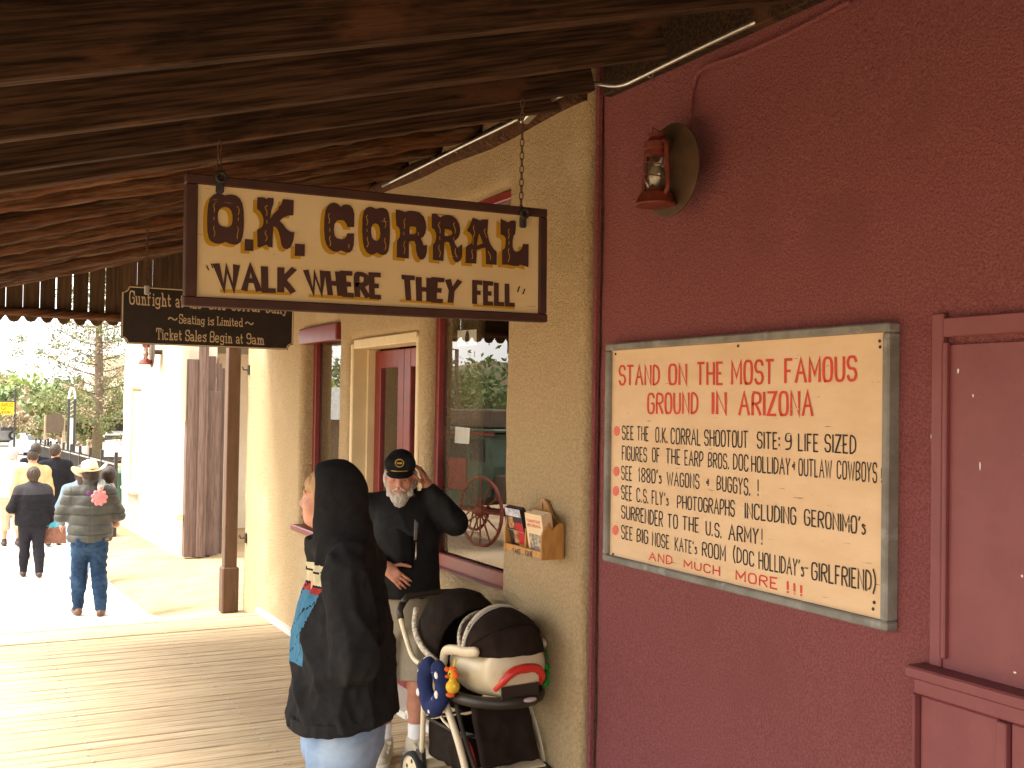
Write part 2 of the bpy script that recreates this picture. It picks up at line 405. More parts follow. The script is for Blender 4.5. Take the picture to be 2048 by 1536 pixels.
M['darkfloor'] = mat('dark interior floor', (.07, .05, .035), (.05, .036, .026), 5, rough=.6)
M['glass'] = glass_pane('window glass', (.92, .95, .94), mirror=.09)
M['clearglass'] = glass_pane('lamp glass', (.93, .92, .88), mirror=.05)
M['paper'] = mat('white paper', (.74, .73, .68), (.66, .65, .58), 9, rough=.8)

# ------------------------------------------------------------------ ground
WALL, REDW, ADOBE = 2.67, 2.74, 3.10
DECK_END = 10.24
def pl(x, P):
    return float(np.interp(x, [p[0] for p in P], [p[1] for p in P]))
S_P = [(-400, -.3), (10.0, -.03), (10.24, -.04), (12.0, -.27), (16, -.45), (30, -.74), (80, -1.85), (400, -7.0), (3000, -30)]
M_P = [(-400, -.3), (10.2, -.06), (11.2, -.11), (14, -.25), (16.5, -.33), (23, -.52), (30, -.74), (80, -1.85), (400, -7.0), (3000, -30)]
def walk_z(y): return pl(y, S_P)
def gz(x, y):
    s, m = walk_z(y), pl(y, M_P)
    if y < DECK_END + .02 and -.4 < x < 20: return -.40
    if x > 2.0: z = s + (m - s) * min(1, (x - 2.0) / 1.0)
    else: z = s
    if x < -.8: z = min(s, -.25 - max(0, y) * .012) - .12
    if y < DECK_END: z = min(z, -.36)
    return z - .03 * (1 if -.8 <= x <= 2.0 else .4)
xs = [-2500, -900, -300, -120, -60, -30, -15, -8, -4, -2, -1.2, -.82, -.78, -.42, -.38, .2, .8, 1.4, 1.99, 2.02, 2.2, 2.4, 2.6, 2.8, 3.0, 3.3, 4, 6, 10, 18, 30, 60, 120, 300, 900, 2500]
ys = [-2500, -600, -120, -30, -8, 0, 5, 9, 10.0, 10.24, 10.28, 10.5, 10.8, 11.2, 11.6, 12, 12.6, 13.3, 14, 15, 16, 17, 18.5, 20, 23, 26, 30, 36, 44, 55, 68, 80, 110, 160, 250, 400, 800, 1600, 3000]
b = MB(); vv = [(x, y, gz(x, y) + (mnoise.noise((x * .9, y * .9, 3)) * .007 if abs(x) < 40 and 10.3 < y < 60 and x > 2.05 else 0)) for y in ys for x in xs]; nx_ = len(xs)
b.add(vv, [(j * nx_ + i, j * nx_ + i + 1, (j + 1) * nx_ + i + 1, (j + 1) * nx_ + i) for j in range(len(ys) - 1) for i in range(nx_ - 1)])
tag(b.build('ground', M['dirt'], smooth='all'), kind='structure', label='pinkish dirt and gravel ground beside the concrete walk')
# concrete walk: an apron flares from the deck end towards the wall
def slab_strip(name, m, rows, thick, label):
    b = MB(); n = len(rows)
    for (y, x0, x1) in rows: z = walk_z(y); b.v += [(x0, y, z), (x1, y, z), (x0, y, z - thick), (x1, y, z - thick)]
    for i in range(n - 1):
        a, c = i * 4, i * 4 + 4
        b.f += [[a, a + 1, c + 1, c], [a + 1, a + 3, c + 3, c + 1], [a + 2, a, c, c + 2], [a + 3, a + 2, c + 2, c + 3]]
    b.f += [[2, 3, 1, 0], [n * 4 - 4, n * 4 - 3, n * 4 - 1, n * 4 - 2]]; b.mi = [0] * len(b.f)
    return tag(b.build(name, m), kind='structure', label=label)
slab_strip('sidewalk', M['concrete'], [(10.262, -.7, 2.58), (10.5, -.7, 2.36), (10.75, -.7, 2.02), (11.05, -.7, 1.93), (12, -.7, 1.93), (14, -.7, 1.93), (16, -.7, 1.94), (20, -.7, 1.96), (30, -.7, 2.0), (45, -.7, 2.0), (58, -.7, 2.0)], .12, 'pale concrete walk running on from the end of the deck')
# cross street with the parked cars
b = MB(); b.v = [(x, y, walk_z(y) + .035) for y in (62, 80, 110) for x in (-40, -5, 2, 14)]; b.f = [[j * 4 + i, j * 4 + i + 1, j * 4 + i + 5, j * 4 + i + 4] for j in range(2) for i in range(3)]; b.mi = [0] * 6
tag(b.build('road', M['asphalt']), kind='structure', label='bleached road where the cars are parked')
b = MB(); b.v = [(x, y, gz(x, y) + .03 + (.02 if x > 3 else 0)) for y in (26, 30, 36, 44, 55) for x in (2.95, 6, 10, 18)]; b.f = [[j * 4 + i, j * 4 + i + 1, j * 4 + i + 5, j * 4 + i + 4] for j in range(4) for i in range(3)]; b.mi = [0] * 12
tag(b.build('lawn', M['lawn']), kind='structure', label='small dry lawn behind the iron fence')
# hills far behind the street, seen mirrored in the shop window
def hill(c, rad, hgt, seed):
    b = MB(); n, k = 40, 14
    for j in range(k + 1):
        r_ = j / k
        for i in range(n):
            a = 2 * math.pi * i / n; x = c[0] + math.cos(a) * rad * r_; y = c[1] + math.sin(a) * rad * .8 * r_
            h_ = hgt * (math.cos(r_ * math.pi) * .5 + .5) * (1 + .35 * mnoise.noise((x * .006 + seed, y * .006, 0)))
            b.v.append((x, y, -30 + h_))
    b.f = [[j * n + i, j * n + (i + 1) % n, (j + 1) * n + (i + 1) % n, (j + 1) * n + i] for j in range(k) for i in range(n)]; b.mi = [0] * len(b.f)
    return tag(b.build('hill', M['hill'], smooth='all'), kind='structure', label='low brown desert hill far beyond the street')
hill((-700, 1350), 420, 92, 1); hill((-1250, 1500), 600, 80, 5); hill((-1900, 900), 700, 90, 9)

# ------------------------------------------------------------------ deck of the boardwalk: each plank
deck = empty('deck', (0, 0, 0), label='weathered plank boardwalk under the porch roof', kind='structure')
PWD = .1205
pm = [MB().box((1.165, 0, -.021), (3.03 + random.uniform(-.01, .01), PWD - .009, .042), bev=.005).mesh('plank', M['deck']) for _ in range(3)]
y = DECK_END - PWD / 2; i = 0
while y > -2.2:
    o = put('plank', pm[i % 3], deck, (random.uniform(-.008, .008), y, random.uniform(-.004, .003))); o.rotation_euler = (R(random.uniform(-.5, .5)), 0, R(random.uniform(-.06, .06))); y -= PWD; i += 1
for x in (-.2, .75, 1.7, 2.5): MB().box((x, 4, -.12), (.06, 12.3, .15)).build('joist', M['rafter'], deck)
MB().box((1.16, DECK_END - .03, -.105), (3.0, .05, .12)).build('end_board', M['rafter'], deck)
nm = MB().lathe([(.0, 0), (.006, 0), (.006, .002), (0, .0025)], seg=6).mesh('nail_head', M['steel'])
for x in (.75, 1.7):
    yy = DECK_END - PWD / 2; k = 0
    while yy > 5.0:
        for s_ in (-.05, .05):
            put('nail_head', nm, deck, (x + random.uniform(-.012, .012), yy + s_, .002))
        yy -= PWD

# ------------------------------------------------------------------ tan building
tanb = empty('tan_building', (WALL, 4.4, 0), label='tan stucco shopfront with deep windows and red framed glass doors', cat='building')
T0 = Matrix.Translation((-WALL, -4.4, 0))
W1 = (5.24, 6.31, .985, 3.19); D1 = (6.47, 7.80, -.3, 2.47); W2 = (8.04, 9.04, .935, 2.62)
TEND = 10.95
s = SDF((WALL - .08, 4.36, -.16), (WALL + .50, TEND + .14, 3.95), .026)
s.rbox((WALL + .21, (4.40 + TEND) / 2, 1.7), (.21, (TEND - 4.40) / 2, 2.15), .045, k=0)
for (y0, y1, z0, z1) in (W1, D1, W2): s.rbox((WALL + .1, (y0 + y1) / 2, (z0 + z1) / 2), (.6, (y1 - y0) / 2, (z1 - z0) / 2), .02, k=.05, op='sub')
s.cut((0, 0, -.12), (0, 0, -1)); s.cut((0, 0, 3.85), (0, 0, 1))
def wob(V):
    return np.array([.012 * mnoise.noise((p[0] * 1.3, p[1] * 1.3, p[2] * 1.3)) + .006 * mnoise.noise((p[0] * 5, p[1] * 5, p[2] * 5)) for p in V])
me = s.mesh('wall', M['tan'], fold=wob); o = put('wall', me, tanb); me.transform(T0)
def tb(name, b, m, par=None, smooth=False):
    o = b.build(name, m, par or tanb, smooth)
    if par is None: o.data.transform(T0)
    else: o.data.transform(T0)
    return o
tb('curb', MB().box((WALL - .012, (6.47 + 4.4) / 2, .022), (.07, 2.06, .05), bev=.008), M['concrete'])
tb('curb', MB().box((WALL - .012, (7.80 + DECK_END) / 2, .022), (.07, DECK_END - 7.80, .05), bev=.008), M['concrete'])
tb('threshold', MB().box((WALL + .2, (D1[0] + D1[1]) / 2, .005), (.52, D1[1] - D1[0] + .1, .05), bev=.01), M['concrete'])
# room behind the glass
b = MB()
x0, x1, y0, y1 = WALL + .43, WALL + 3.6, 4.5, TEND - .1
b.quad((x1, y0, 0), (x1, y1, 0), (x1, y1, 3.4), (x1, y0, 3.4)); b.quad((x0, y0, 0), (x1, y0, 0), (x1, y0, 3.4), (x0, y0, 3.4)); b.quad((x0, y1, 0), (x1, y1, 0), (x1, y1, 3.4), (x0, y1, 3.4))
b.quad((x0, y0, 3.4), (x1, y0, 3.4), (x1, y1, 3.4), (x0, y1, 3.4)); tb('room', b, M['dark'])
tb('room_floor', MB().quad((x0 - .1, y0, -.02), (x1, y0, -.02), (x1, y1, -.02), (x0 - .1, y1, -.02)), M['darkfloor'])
tb('roof', MB().box((WALL + 2.0, 7.6, 3.95), (4.2, 6.6, .12)), M['tan'])
def win(y0, y1, z0, z1, fx, sill_out, meet=None, fr=.065):
    b = MB()
    b.box((fx, y0 + fr / 2, (z0 + z1) / 2), (.05, fr, z1 - z0 - .004), bev=.006); b.box((fx, y1 - fr / 2, (z0 + z1) / 2), (.05, fr, z1 - z0 - .004), bev=.006)
    b.box((fx + .001, (y0 + y1) / 2, z1 - fr / 2), (.046, y1 - y0 - 2 * fr, fr), bev=.006); b.box((fx + .001, (y0 + y1) / 2, z0 + fr / 2 + .02), (.046, y1 - y0 - 2 * fr, fr + .04), bev=.006)
    w_ = tb('window', b, M['trim'])
    g = MB().quad((fx + .01, y0 + fr, z0 + .1), (fx + .01, y1 - fr, z0 + .1), (fx + .01, y1 - fr, z1 - fr), (fx + .01, y0 + fr, z1 - fr)); tb('pane', g, M['glass'], w_)
    if meet: tb('transom_bar', MB().box((fx - .01, (y0 + y1) / 2, meet), (.07, y1 - y0 - 2 * fr, .05), bev=.006), M['trim'], w_)
    sd_ = MB().box((WALL + .075 - sill_out / 2 + .05, (y0 + y1) / 2, z0 - .005 - (.012 if sill_out < .02 else 0)), (.18 + sill_out, y1 - y0 + (.12 if sill_out > .02 else -.02), .05), bev=.008); tb('sill', sd_, M['trim'], w_)
    return w_
win(*W1, WALL + .085, .0, None, .05)
win(*W2, WALL + .13, .09, None)
tb('head_board', MB().box((WALL + .02, (W2[0] + W2[1]) / 2, W2[3] - .07), (.10, W2[1] - W2[0] - .01, .13), bev=.008), M['trim'])
# doors
b = MB(); dx = WALL + .20
b.box((dx - .09, D1[1] - .025, 1.22), (.20, .05, 2.44), bev=.008); b.box((dx - .09, D1[0] + .025, 1.22), (.20, .05, 2.44), bev=.008); b.box((dx - .092, (D1[0] + D1[1]) / 2, 2.435), (.19, D1[1] - D1[0] - .1, .07), bev=.008)
b.box((dx - .03, D1[1] - .065, 1.2), (.10, .03, 2.4), bev=.005); b.box((dx - .03, D1[0] + .065, 1.2), (.10, .03, 2.4), bev=.005)
tb('door_frame', b, M['cream'])
for (a, c) in ((D1[0] + .08, (D1[0] + D1[1]) / 2 - .003), ((D1[0] + D1[1]) / 2 + .003, D1[1] - .08)):
    b = MB(); st = .115; z1 = 2.39
    b.box((dx, a + st / 2, z1 / 2 + .01), (.045, st, z1 - .03), bev=.005); b.box((dx, c - st / 2, z1 / 2 + .01), (.045, st, z1 - .03), bev=.005)
    for (zc, hh) in ((z1 - .07, .13), (.16, .28), (.95, .14)): b.box((dx + .001, (a + c) / 2, zc), (.043, c - a - 2 * st, hh), bev=.005)
    b.box((dx, (a + c) / 2, .55), (.02, c - a - 2 * st, .7))
    d_ = tb('door', b, M['trim'])
    tb('pane', MB().quad((dx, a + st, 1.0), (dx, c - st, 1.0), (dx, c - st, z1 - .12), (dx, a + st, z1 - .12)), M['glass'], d_)
    tb('door_handle', MB().tube([(dx - .02, c - .05 if a < 7 else a + .05, 1.0), (dx - .06, c - .05 if a < 7 else a + .05, 1.0), (dx - .06, c - .05 if a < 7 else a + .05, 1.1), (dx - .02, c - .05 if a < 7 else a + .05, 1.1)], .008), M['iron'], d_)
# two iron hooks by the alley corner
for (px_, py_) in ((497, 740), (491, 1076)):
    p = onX(px_, py_, WALL - .01); b = MB().box(p, (.012, .05, .10), bev=.003); b.tube([p, p + Vector((-.05, 0, 0)), p + Vector((-.06, 0, .03))], .007, 6); tb('wall_hook', b, M['iron'])
# things behind the window glass
def sheet(name, label, cat, m, pts, par=None):
    a = [Vector(q) for q in pts]; n_ = (a[1] - a[0]).cross(a[3] - a[0]).normalized() * .0012
    b = MB().add(a + [p + n_ for p in a], [(0, 3, 2, 1), (4, 5, 6, 7), (0, 1, 5, 4), (1, 2, 6, 5), (2, 3, 7, 6), (3, 0, 4, 7)])
    return tag(b.build(name, m, par), label, cat)
gx = WALL + .16
sheet('notice', 'white paper notice taped inside the shop window', 'notice', M['paper'], [onX(*q, gx) for q in ((911, 853), (940, 856), (938, 888), (909, 886))])
po = sheet('photo_print', 'small portrait print hung high inside the shop window', 'picture', M['paper'], [onX(*q, gx) for q in ((915, 661), (953, 659), (953, 690), (915, 693))])
c_ = onX(934, 676, gx - .003); MB().ball(c_, (.002, .03, .045), 10, 6).build('figure', M['dark'], po)

# ------------------------------------------------------------------ maroon building
redb = empty('maroon_building', (REDW, 4.38, 0), label='maroon stucco wall with the painted notice board and oil lantern', cat='building')
T1 = Matrix.Translation((-REDW, -4.38, 0))
def rb(name, b, m, par=None, smooth=False):
    o = b.build(name, m, par or redb, smooth); o.data.transform(T1); return o
s = SDF((REDW - .06, -.7, -.16), (REDW + .12, 4.45, 3.95), .026); s.rbox((REDW + .2, -1.0, 1.7), (.2, 5.395, 2.2), .012, k=0); s.cut((0, 0, -.12), (0, 0, -1)); s.cut((0, 0, 3.85), (0, 0, 1)); s.cut((REDW + .09, 0, 0), (1, 0, 0)); s.cut((0, -.6, 0), (0, -1, 0))
me = s.mesh('wall', M['red'], fold=lambda V: wob(V) * .6); me.transform(T1); put('wall', me, redb)
rb('wall', MB().box((REDW + .09, -4.3, 1.8), (.2, 7.38, 4.1)), M['red'])
rb('corner_return', MB().box((WALL + .055, 4.384, 1.8), (.036, .024, 3.98), bev=.008), M['red'])
rb('roof', MB().box((REDW + 2.0, -1.8, 3.95), (3.9, 12.2, .12)), M['red'])
rb('rear_wall', MB().box((REDW + 3.9, -1.8, 1.8), (.1, 12.2, 4.1)), M['red'])
# painted over window: casing, panel, ledge, boards below
P = lambda px_, py_: onX(px_, py_, REDW - .02)
yl, zt, zr = P(1862, 900).y, P(1862, 628).z, 1.215
yi = P(1885, 900).y
bw = empty('boarded_window', (REDW, yl, 0), label='boarded up window painted maroon with a ledge under it', cat='window')
T2 = Matrix.Translation((-REDW, -yl, 0))
def bb(name, b, m=None): o = b.build(name, m or M['redpaint'], bw); o.data.transform(T2); return o
bb('casing', MB().box((REDW - .012, (yl + yi) / 2, (zt + zr) / 2), (.022, yl - yi, zt - zr), bev=.004))
bb('casing', MB().box((REDW - .014, (yi - 2.0) / 2 + .0, zt - .045), (.018, yi + 2.0, .06), bev=.004))
bb('bead', MB().box((REDW - .02, yi - .012, (zt + zr) / 2 - .03), (.02, .016, zt - zr - .12), bev=.004))
bb('panel', MB().box((REDW - .002, (yi - 2.0) / 2, (zt + zr) / 2 - .05), (.02, yi + 2.0, zt - zr - .1)))
yL = onX(1808, 1312, REDW - .088).y
bb('ledge', MB().box((REDW - .037, (yL - 2.0) / 2, zr - .02), (.104, yL + 2.0, .038), bev=.006))
bb('ledge_apron', MB().box((REDW - .026, (yL - .012 - 2.0) / 2, zr - .065), (.068, yL - .012 + 2.0, .05), bev=.005))
ys1 = P(1838, 1400).y
bb('stile', MB().box((REDW - .014, (yL - .01 + ys1) / 2, .535), (.060, yL - .01 - ys1, 1.16), bev=.006))
ys2 = P(2003, 1450).y
bb('lower_board', MB().box((REDW - .005, (ys1 - .012 + ys2) / 2, .535), (.05, ys1 - .018 - ys2, 1.16), bev=.004))
bb('batten', MB().box((REDW - .018, ys2 - .018, .535), (.06, .034, 1.16), bev=.004))
bb('lower_board', MB().box((REDW - .006, (ys2 - .04 - 2) / 2, .535), (.048, ys2 + 1.96, 1.16), bev=.004))
# chips of paint knocked off the boards
chips = [(1916, 742, .010, .018), (1946, 792, .006, .012), (1960, 932, .006, .028), (1862, 873, .003, .02), (1891, 710, .005, .008), (2044, 1152, .008, .01), (2030, 1345, .014, .006), (1950, 660, .004, .006)]
for (a, c, w_, h_) in chips:
    p = onX(a, c, REDW - .0135)
    b = MB(); n = 7; b.add([(REDW - .0135, p.y + w_ * .5 * math.cos(k * 2 * math.pi / n) * random.uniform(.6, 1.1), p.z + h_ * .5 * math.sin(k * 2 * math.pi / n) * random.uniform(.7, 1.1)) for k in range(n)], [tuple(range(n))]); bb('paint_chip', b, M['paper'])

# ------------------------------------------------------------------ porch roof
ROOF0, PITCHR = 3.46, .268
def roof_z(x): return ROOF0 - PITCHR * (WALL - x)
EAVE = -.55
porch = empty('porch_roof', (WALL, 4.4, roof_z(WALL)), label='shed porch roof of dark rafters and peeled poles', cat='roof')
T3 = Matrix.Translation((-WALL, -4.4, -roof_z(WALL)))
def pb(name, b, m, par=None, smooth=False): o = b.build(name, m, par or porch, smooth); o.data.transform(T3); return o
tilt = Matrix.Rotation(-math.atan(PITCHR), 3, 'Y'); ln = (2.62 - EAVE) / math.cos(math.atan(PITCHR))
up = Vector((-math.sin(math.atan(PITCHR)), 0, math.cos(math.atan(PITCHR))))
for i, yy in enumerate((.05, .78, 1.50, 2.24, 2.96, 3.68, 4.24, 4.64)):
    end = 2.66 if yy > 4.3 else (2.60 if yy > 3.4 else 2.70); L_ = (end - EAVE) / math.cos(math.atan(PITCHR)); c = Vector(((end + EAVE) / 2, yy, roof_z((end + EAVE) / 2))) + up * (.105 + random.uniform(0, .006))
    pb('rafter', MB().box(c, (L_, .055, .21), tilt, bev=.006), M['rafter'])
for i, yy in enumerate((5.12, 5.62, 6.18, 6.74, 7.32, 7.95, 8.55, 9.15, 9.72)):
    pts = []; rr = []; r_ = random.uniform(.062, .078); ph = random.uniform(0, 9); end = WALL + .02
    for k in range(49):
        x = EAVE + (end - EAVE) * k / 48
        pts.append(Vector((x, yy + .018 * math.sin(x * 1.1 + ph), roof_z(x) + .012 * math.sin(x * 1.7 + ph * 2))) + up * .115); rr.append(r_ * (1 - .14 * k / 48) * (1 + .10 * mnoise.noise((x * 2.5, yy * 3, 1)) + .06 * mnoise.noise((x * 11, yy * 3, 4))))
    o = pb('pole', MB().tube(pts, rr, 16), M['pole'], smooth='all')
    for v in o.data.vertices:      # peeling bark and hollows
        p = v.co; n_ = mnoise.noise((p.x * 3.5, p.y * 26 + yy, p.z * 26)) + .6 * mnoise.noise((p.x * 9, p.y * 45, p.z * 45 + yy)); q = Vector((0, p.y + 4.4 - yy, p.z + ROOF0 - roof_z(p.x + WALL) - .115))
        if q.length > 1e-4: v.co = p + q.normalized() * .012 * n_
# sheathing boards above the rafters, with narrow open joints, and the roofing over them
x = EAVE - .02; k = 0
while x < 2.72:
    w_ = random.uniform(.17, .22); c = Vector((x + w_ / 2, 2.12, roof_z(x + w_ / 2))) + up * (.226 if True else 0)
    pb('roof_board', MB().box(c, (w_ / math.cos(math.atan(PITCHR)) - .012, 16.3, .022), tilt), M['roofboard']); x += w_; k += 1
c = Vector(((EAVE + 2.7) / 2 - .05, 2.15, roof_z((EAVE + 2.7) / 2 - .05))) + up * .25
pb('roofing', MB().box(c, (ln + .35, 16.5, .015), tilt), M['asphalt'])
# ledger against the maroon wall
c = Vector((2.715, 1.8, 3.52)); pb('ledger', MB().box((2.71, 1.2, roof_z(2.71) + .10), (.05, 6.2, .24), bev=.006), M['rafter'])
pb('wall_plate', MB().tube([(2.665, yy, roof_z(2.665) + .04 + .012 * math.sin(yy * 2)) for yy in np.linspace(4.42, 10.2, 24)], [.05 + .008 * math.sin(yy * 5) for yy in range(24)], 10), M['pole'], smooth='all')
pb('beam', MB().box((EAVE + .16, 2.1, roof_z(EAVE + .16) - .09), (.14, 16.2, .16), bev=.01), M['rafter'])
# street posts of the porch (they stand left of the picture)
for yy in (-5.3, -1.0, 4.2, 9.7):
    pz = roof_z(EAVE + .16) - .17
    tag(MB().box((EAVE + .16, yy, (pz - .4) / 2), (.13, .13, pz + .4), bev=.01).build('porch_post', M['postbrown']), {-5.3: 'brown porch post at the street edge farthest behind the viewer', -1.0: 'brown porch post at the street edge beside the viewer', 4.2: 'brown street side porch post halfway along the deck', 9.7: 'brown street side porch post by the far end of the deck'}[yy], 'post', 'street side porch posts')
# far end: hanging boards with clipped corners, a pole across them
vend = empty('end_valance', (1.0, DECK_END, 2.65), label='row of dark hanging boards with clipped ends closing the far end of the porch', cat='valance')
T4 = Matrix.Translation((-1.0, -DECK_END, -2.65))
x = .02; k = 0; BW = .134
gaps = {}
while x < 2.60:
    g = random.choice((.002, .003, .004, .007)); 
    if 3 <= k - 2 <= 5: g = .012
    bw_ = BW - g; zt0, zt1 = roof_z(x) + .235, roof_z(x + bw_) + .235; zb = 2.65 + random.uniform(-.006, .006)
    c1 = .036
    poly = [(0, zb + c1 * 1.5), (c1 * .9, zb + .006), (bw_ * .5, zb - .004), (bw_ - c1 * .9, zb + .006), (bw_, zb + c1 * 1.5), (bw_, zt1), (0, zt0)]
    o = MB().prism(poly, -.02, (x, DECK_END + random.uniform(-.004, .004), 0), (1, 0, 0), (0, 0, 1)).build('board', M['valance'], vend); o.data.transform(T4); x += BW; k += 1
o = MB().tube([(xx, DECK_END - .06, 2.725 + .008 * math.sin(xx * 3)) for xx in np.linspace(-.3, 2.62, 14)], [.04 + .004 * math.sin(k * 1.7) for k in range(14)], 10).build('pole', M['pole'], vend, smooth='all'); o.data.transform(T4)
# post against the alley corner
pp = onZ(455, 1216, -.10)
tp = empty('alley_post', (2.55, 11.02, -.11), label='square brown post with a thicker foot at the alley corner', cat='post')
MB().box((0, 0, 1.80), (.125, .125, 2.75), bev=.006).build('shaft', M['postbrown'], tp)
MB().box((0, 0, .21), (.165, .165, .46), bev=.012).build('foot', M['postbrown'], tp)
# ------------------------------------------------------------------ lettering: brush strokes laid on a board
GL = {  # width, strokes on a 0-6 by 0-10 grid, written as pairs of hex digits
 'A': (6, '00 3a 60|14 54'), 'B': (5, '00 0a 3a 59 57 35 05|35 53 52 41 00'), 'C': (5, '58 4a 1a 08 02 10 40 52'), 'D': (5, '00 0a 2a 58 52 20 00'),
 'E': (4, '4a 0a 00 40|05 35'), 'F': (4, '4a 0a 00|05 35'), 'G': (5, '58 4a 1a 08 02 10 40 52 55 35'), 'H': (5, '00 0a|50 5a|05 55'), 'I': (0, '00 0a'),
 'K': (5, '00 0a|5a 04|15 50'), 'L': (4, '0a 00 40'), 'M': (6, '00 0a 33 6a 60'), 'N': (5, '00 0a 50 5a'), 'O': (5, '10 02 08 1a 4a 58 52 40 10'),
 'P': (5, '00 0a 3a 59 56 34 04'), 'R': (5, '00 0a 3a 59 56 35 05|25 50'), 'S': (5, '58 4a 1a 08 07 15 45 53 52 40 10 02'), 'T': (5, '0a 5a|2a 20'),
 'U': (5, '0a 02 10 40 52 5a'), 'V': (6, '0a 30 6a'), 'W': (8, '0a 20 49 60 8a'), 'Y': (5, '0a 25 5a|25 20'), 'Z': (5, '0a 5a 00 50'),
 '1': (2, '08 1a 10'), '8': (5, '25 07 08 1a 4a 58 57 35 25 03 02 10 40 52 53 35'), '0': (5, '10 02 08 1a 4a 58 52 40 10'), '9': (5, '00 30 52 58 4a 1a 08 06 15 45 57'),
 '.': (1, '00 01'), ':': (1, '02 03|06 07'), '!': (1, '0a 03|00 01'), '(': (2, '2b 07 03 2z'), ')': (2, '0b 27 23 0z'), '-': (2, '05 25'), "'": (1, '1a 08'), ' ': (4, ''),
 '&': (4, '06 37|03 34|20 2a|06 03'), '~': (8, '04 16 36 54 74 86'),
 's': (3, '35 16 05 33 31 10 01'),
}
SL = {  # slab-serifed lower and upper case for the black sign; x-height 6.6
 'G': (5, '58 4a 1a 08 02 10 40 52 55 35|5a 57'), 'u': (5, '06 16 11 20 30 41|36 46 40 50'), 'n': (5, '06 16 10|00 20|14 26 36 44 40|30 50'), 'f': (4, '10 19 2a 39|06 36|00 20'), 'i': (2, '06 16 10|00 20|18 19'),
 'g': (5, '36 16 05 02 11 31 42 46 56|42 4y 3x 1x 0y'), 'h': (5, '0a 1a 10|00 20|14 26 36 44 40|30 50'), 't': (3, '19 11 20 31|06 36'), 'a': (5, '05 16 36 44 40 50|43 13 02 01 10 30 42'), 'e': (5, '03 43 45 36 16 04 02 10 30 41'),
 'O': (5, '10 02 08 1a 4a 58 52 40 10'), 'K': (5, '0a 2a|00 20|1a 10|4a 14|25 50|40 60|3a 5a'), 'C': (5, '58 4a 1a 08 02 10 40 52|5a 57'), 'o': (5, '10 02 04 16 36 44 42 30 10'), 'r': (4, '06 16 10|00 20|14 26 36 45'), 'l': (2, '0a 1a 10|00 20'),
 'D': (5, '00 0a 3a 58 52 30 00'), 'y': (5, '06 16|46 56|16 31|46 2y 0y'), 'S': (5, '58 4a 1a 08 07 15 45 53 52 40 10 02|5a 57|00 03'), 's': (4, '45 36 16 05 14 33 42 40 10 01|45 47'), 'L': (5, '0a 2a|1a 10|00 50 53'), 'm': (7, '06 16 10|00 20|14 26 36 44 40|44 56 66 74 70|30 50|60 80'), 'd': (5, '3a 4a 40 50|36 16 04 02 10 30 42'),
 'T': (6, '07 0a 6a 67|3a 30|20 40'), 'c': (5, '45 36 16 04 02 10 30 41|46 44'), 'k': (5, '0a 1a 10|00 20|46 13|24 40|30 50|36 56'), 'B': (5, '00 0a 4a 58 57 45 15|45 53 52 40 00'), '9': (5, '01 10 40 52 58 4a 1a 08 06 15 45 57'), '.': (1, '00 01'), ' ': (3, ''), '~': (8, '03 15 35 53 73 85'),
}
def hx(c): return {'x': -2.2, 'y': -1.4, 'z': -1.0, 'b': 11.0}.get(c, int(c, 16) if c not in 'xyz' else 0)
def chaikin(P, n=1):
    for _ in range(n):
        if len(P) < 3: return P
        Q = [P[0]]
        for i in range(len(P) - 1):
            a, b_ = P[i], P[i + 1]
            if i > 0: Q.append((a[0] * .78 + b_[0] * .22, a[1] * .78 + b_[1] * .22))
            if i < len(P) - 2: Q.append((a[0] * .22 + b_[0] * .78, a[1] * .22 + b_[1] * .78))
        Q.append(P[-1]); P = Q
    return P
ROUND = set('BCDGOPRSU089sgauneohcdmf&()~tr')
def strokes(text, font=GL, gap=2.2):
    x = 0.0; out = []
    for ch in text:
        w_, st = font.get(ch, font[' '])
        for q in (st.split('|') if st else []):
            P = [(x + hx(p[0]), hx(p[1])) for p in q.split()]
            out.append(chaikin(P, 2) if ch in ROUND else P)
        x += w_ + gap
    return out, max(x - gap, .5)
def ribbon(b, pts, hw, place, lift, k):
    """flat brush stroke along pts (text units) -> points on the board"""
    P = [Vector((p[0], p[1])) for p in pts]; n = len(P); L_ = []; Rr = []
    for i in range(n):
        d0 = (P[i] - P[i - 1]).normalized() if i > 0 else None; d1 = (P[i + 1] - P[i]).normalized() if i < n - 1 else None
        d = (d0 + d1) if (d0 and d1) else (d0 or d1)
        if d.length < 1e-4: d = d1
        d = d.normalized(); nn_ = Vector((-d.y, d.x)); c = 1.0
        if d0 and d1: c = 1 / max(.45, nn_.dot(Vector((-d0.y, d0.x))))
        wob_ = 1 + .10 * mnoise.noise((P[i].x * .7 + k, P[i].y * .5, k * .37))
        e = Vector((0, 0)) if 0 < i < n - 1 else (d * hw[1] * (.55 if i else -.55))
        off = Vector((nn_.x * hw[0], nn_.y * hw[1])) * c * wob_
        L_.append(P[i] + e + off); Rr.append(P[i] + e - off)
    V = [place(p.x, p.y, lift) for p in L_] + [place(p.x, p.y, lift) for p in Rr]
    b.add(V, [(i, i + 1, n + i + 1, n + i) for i in range(n - 1)])
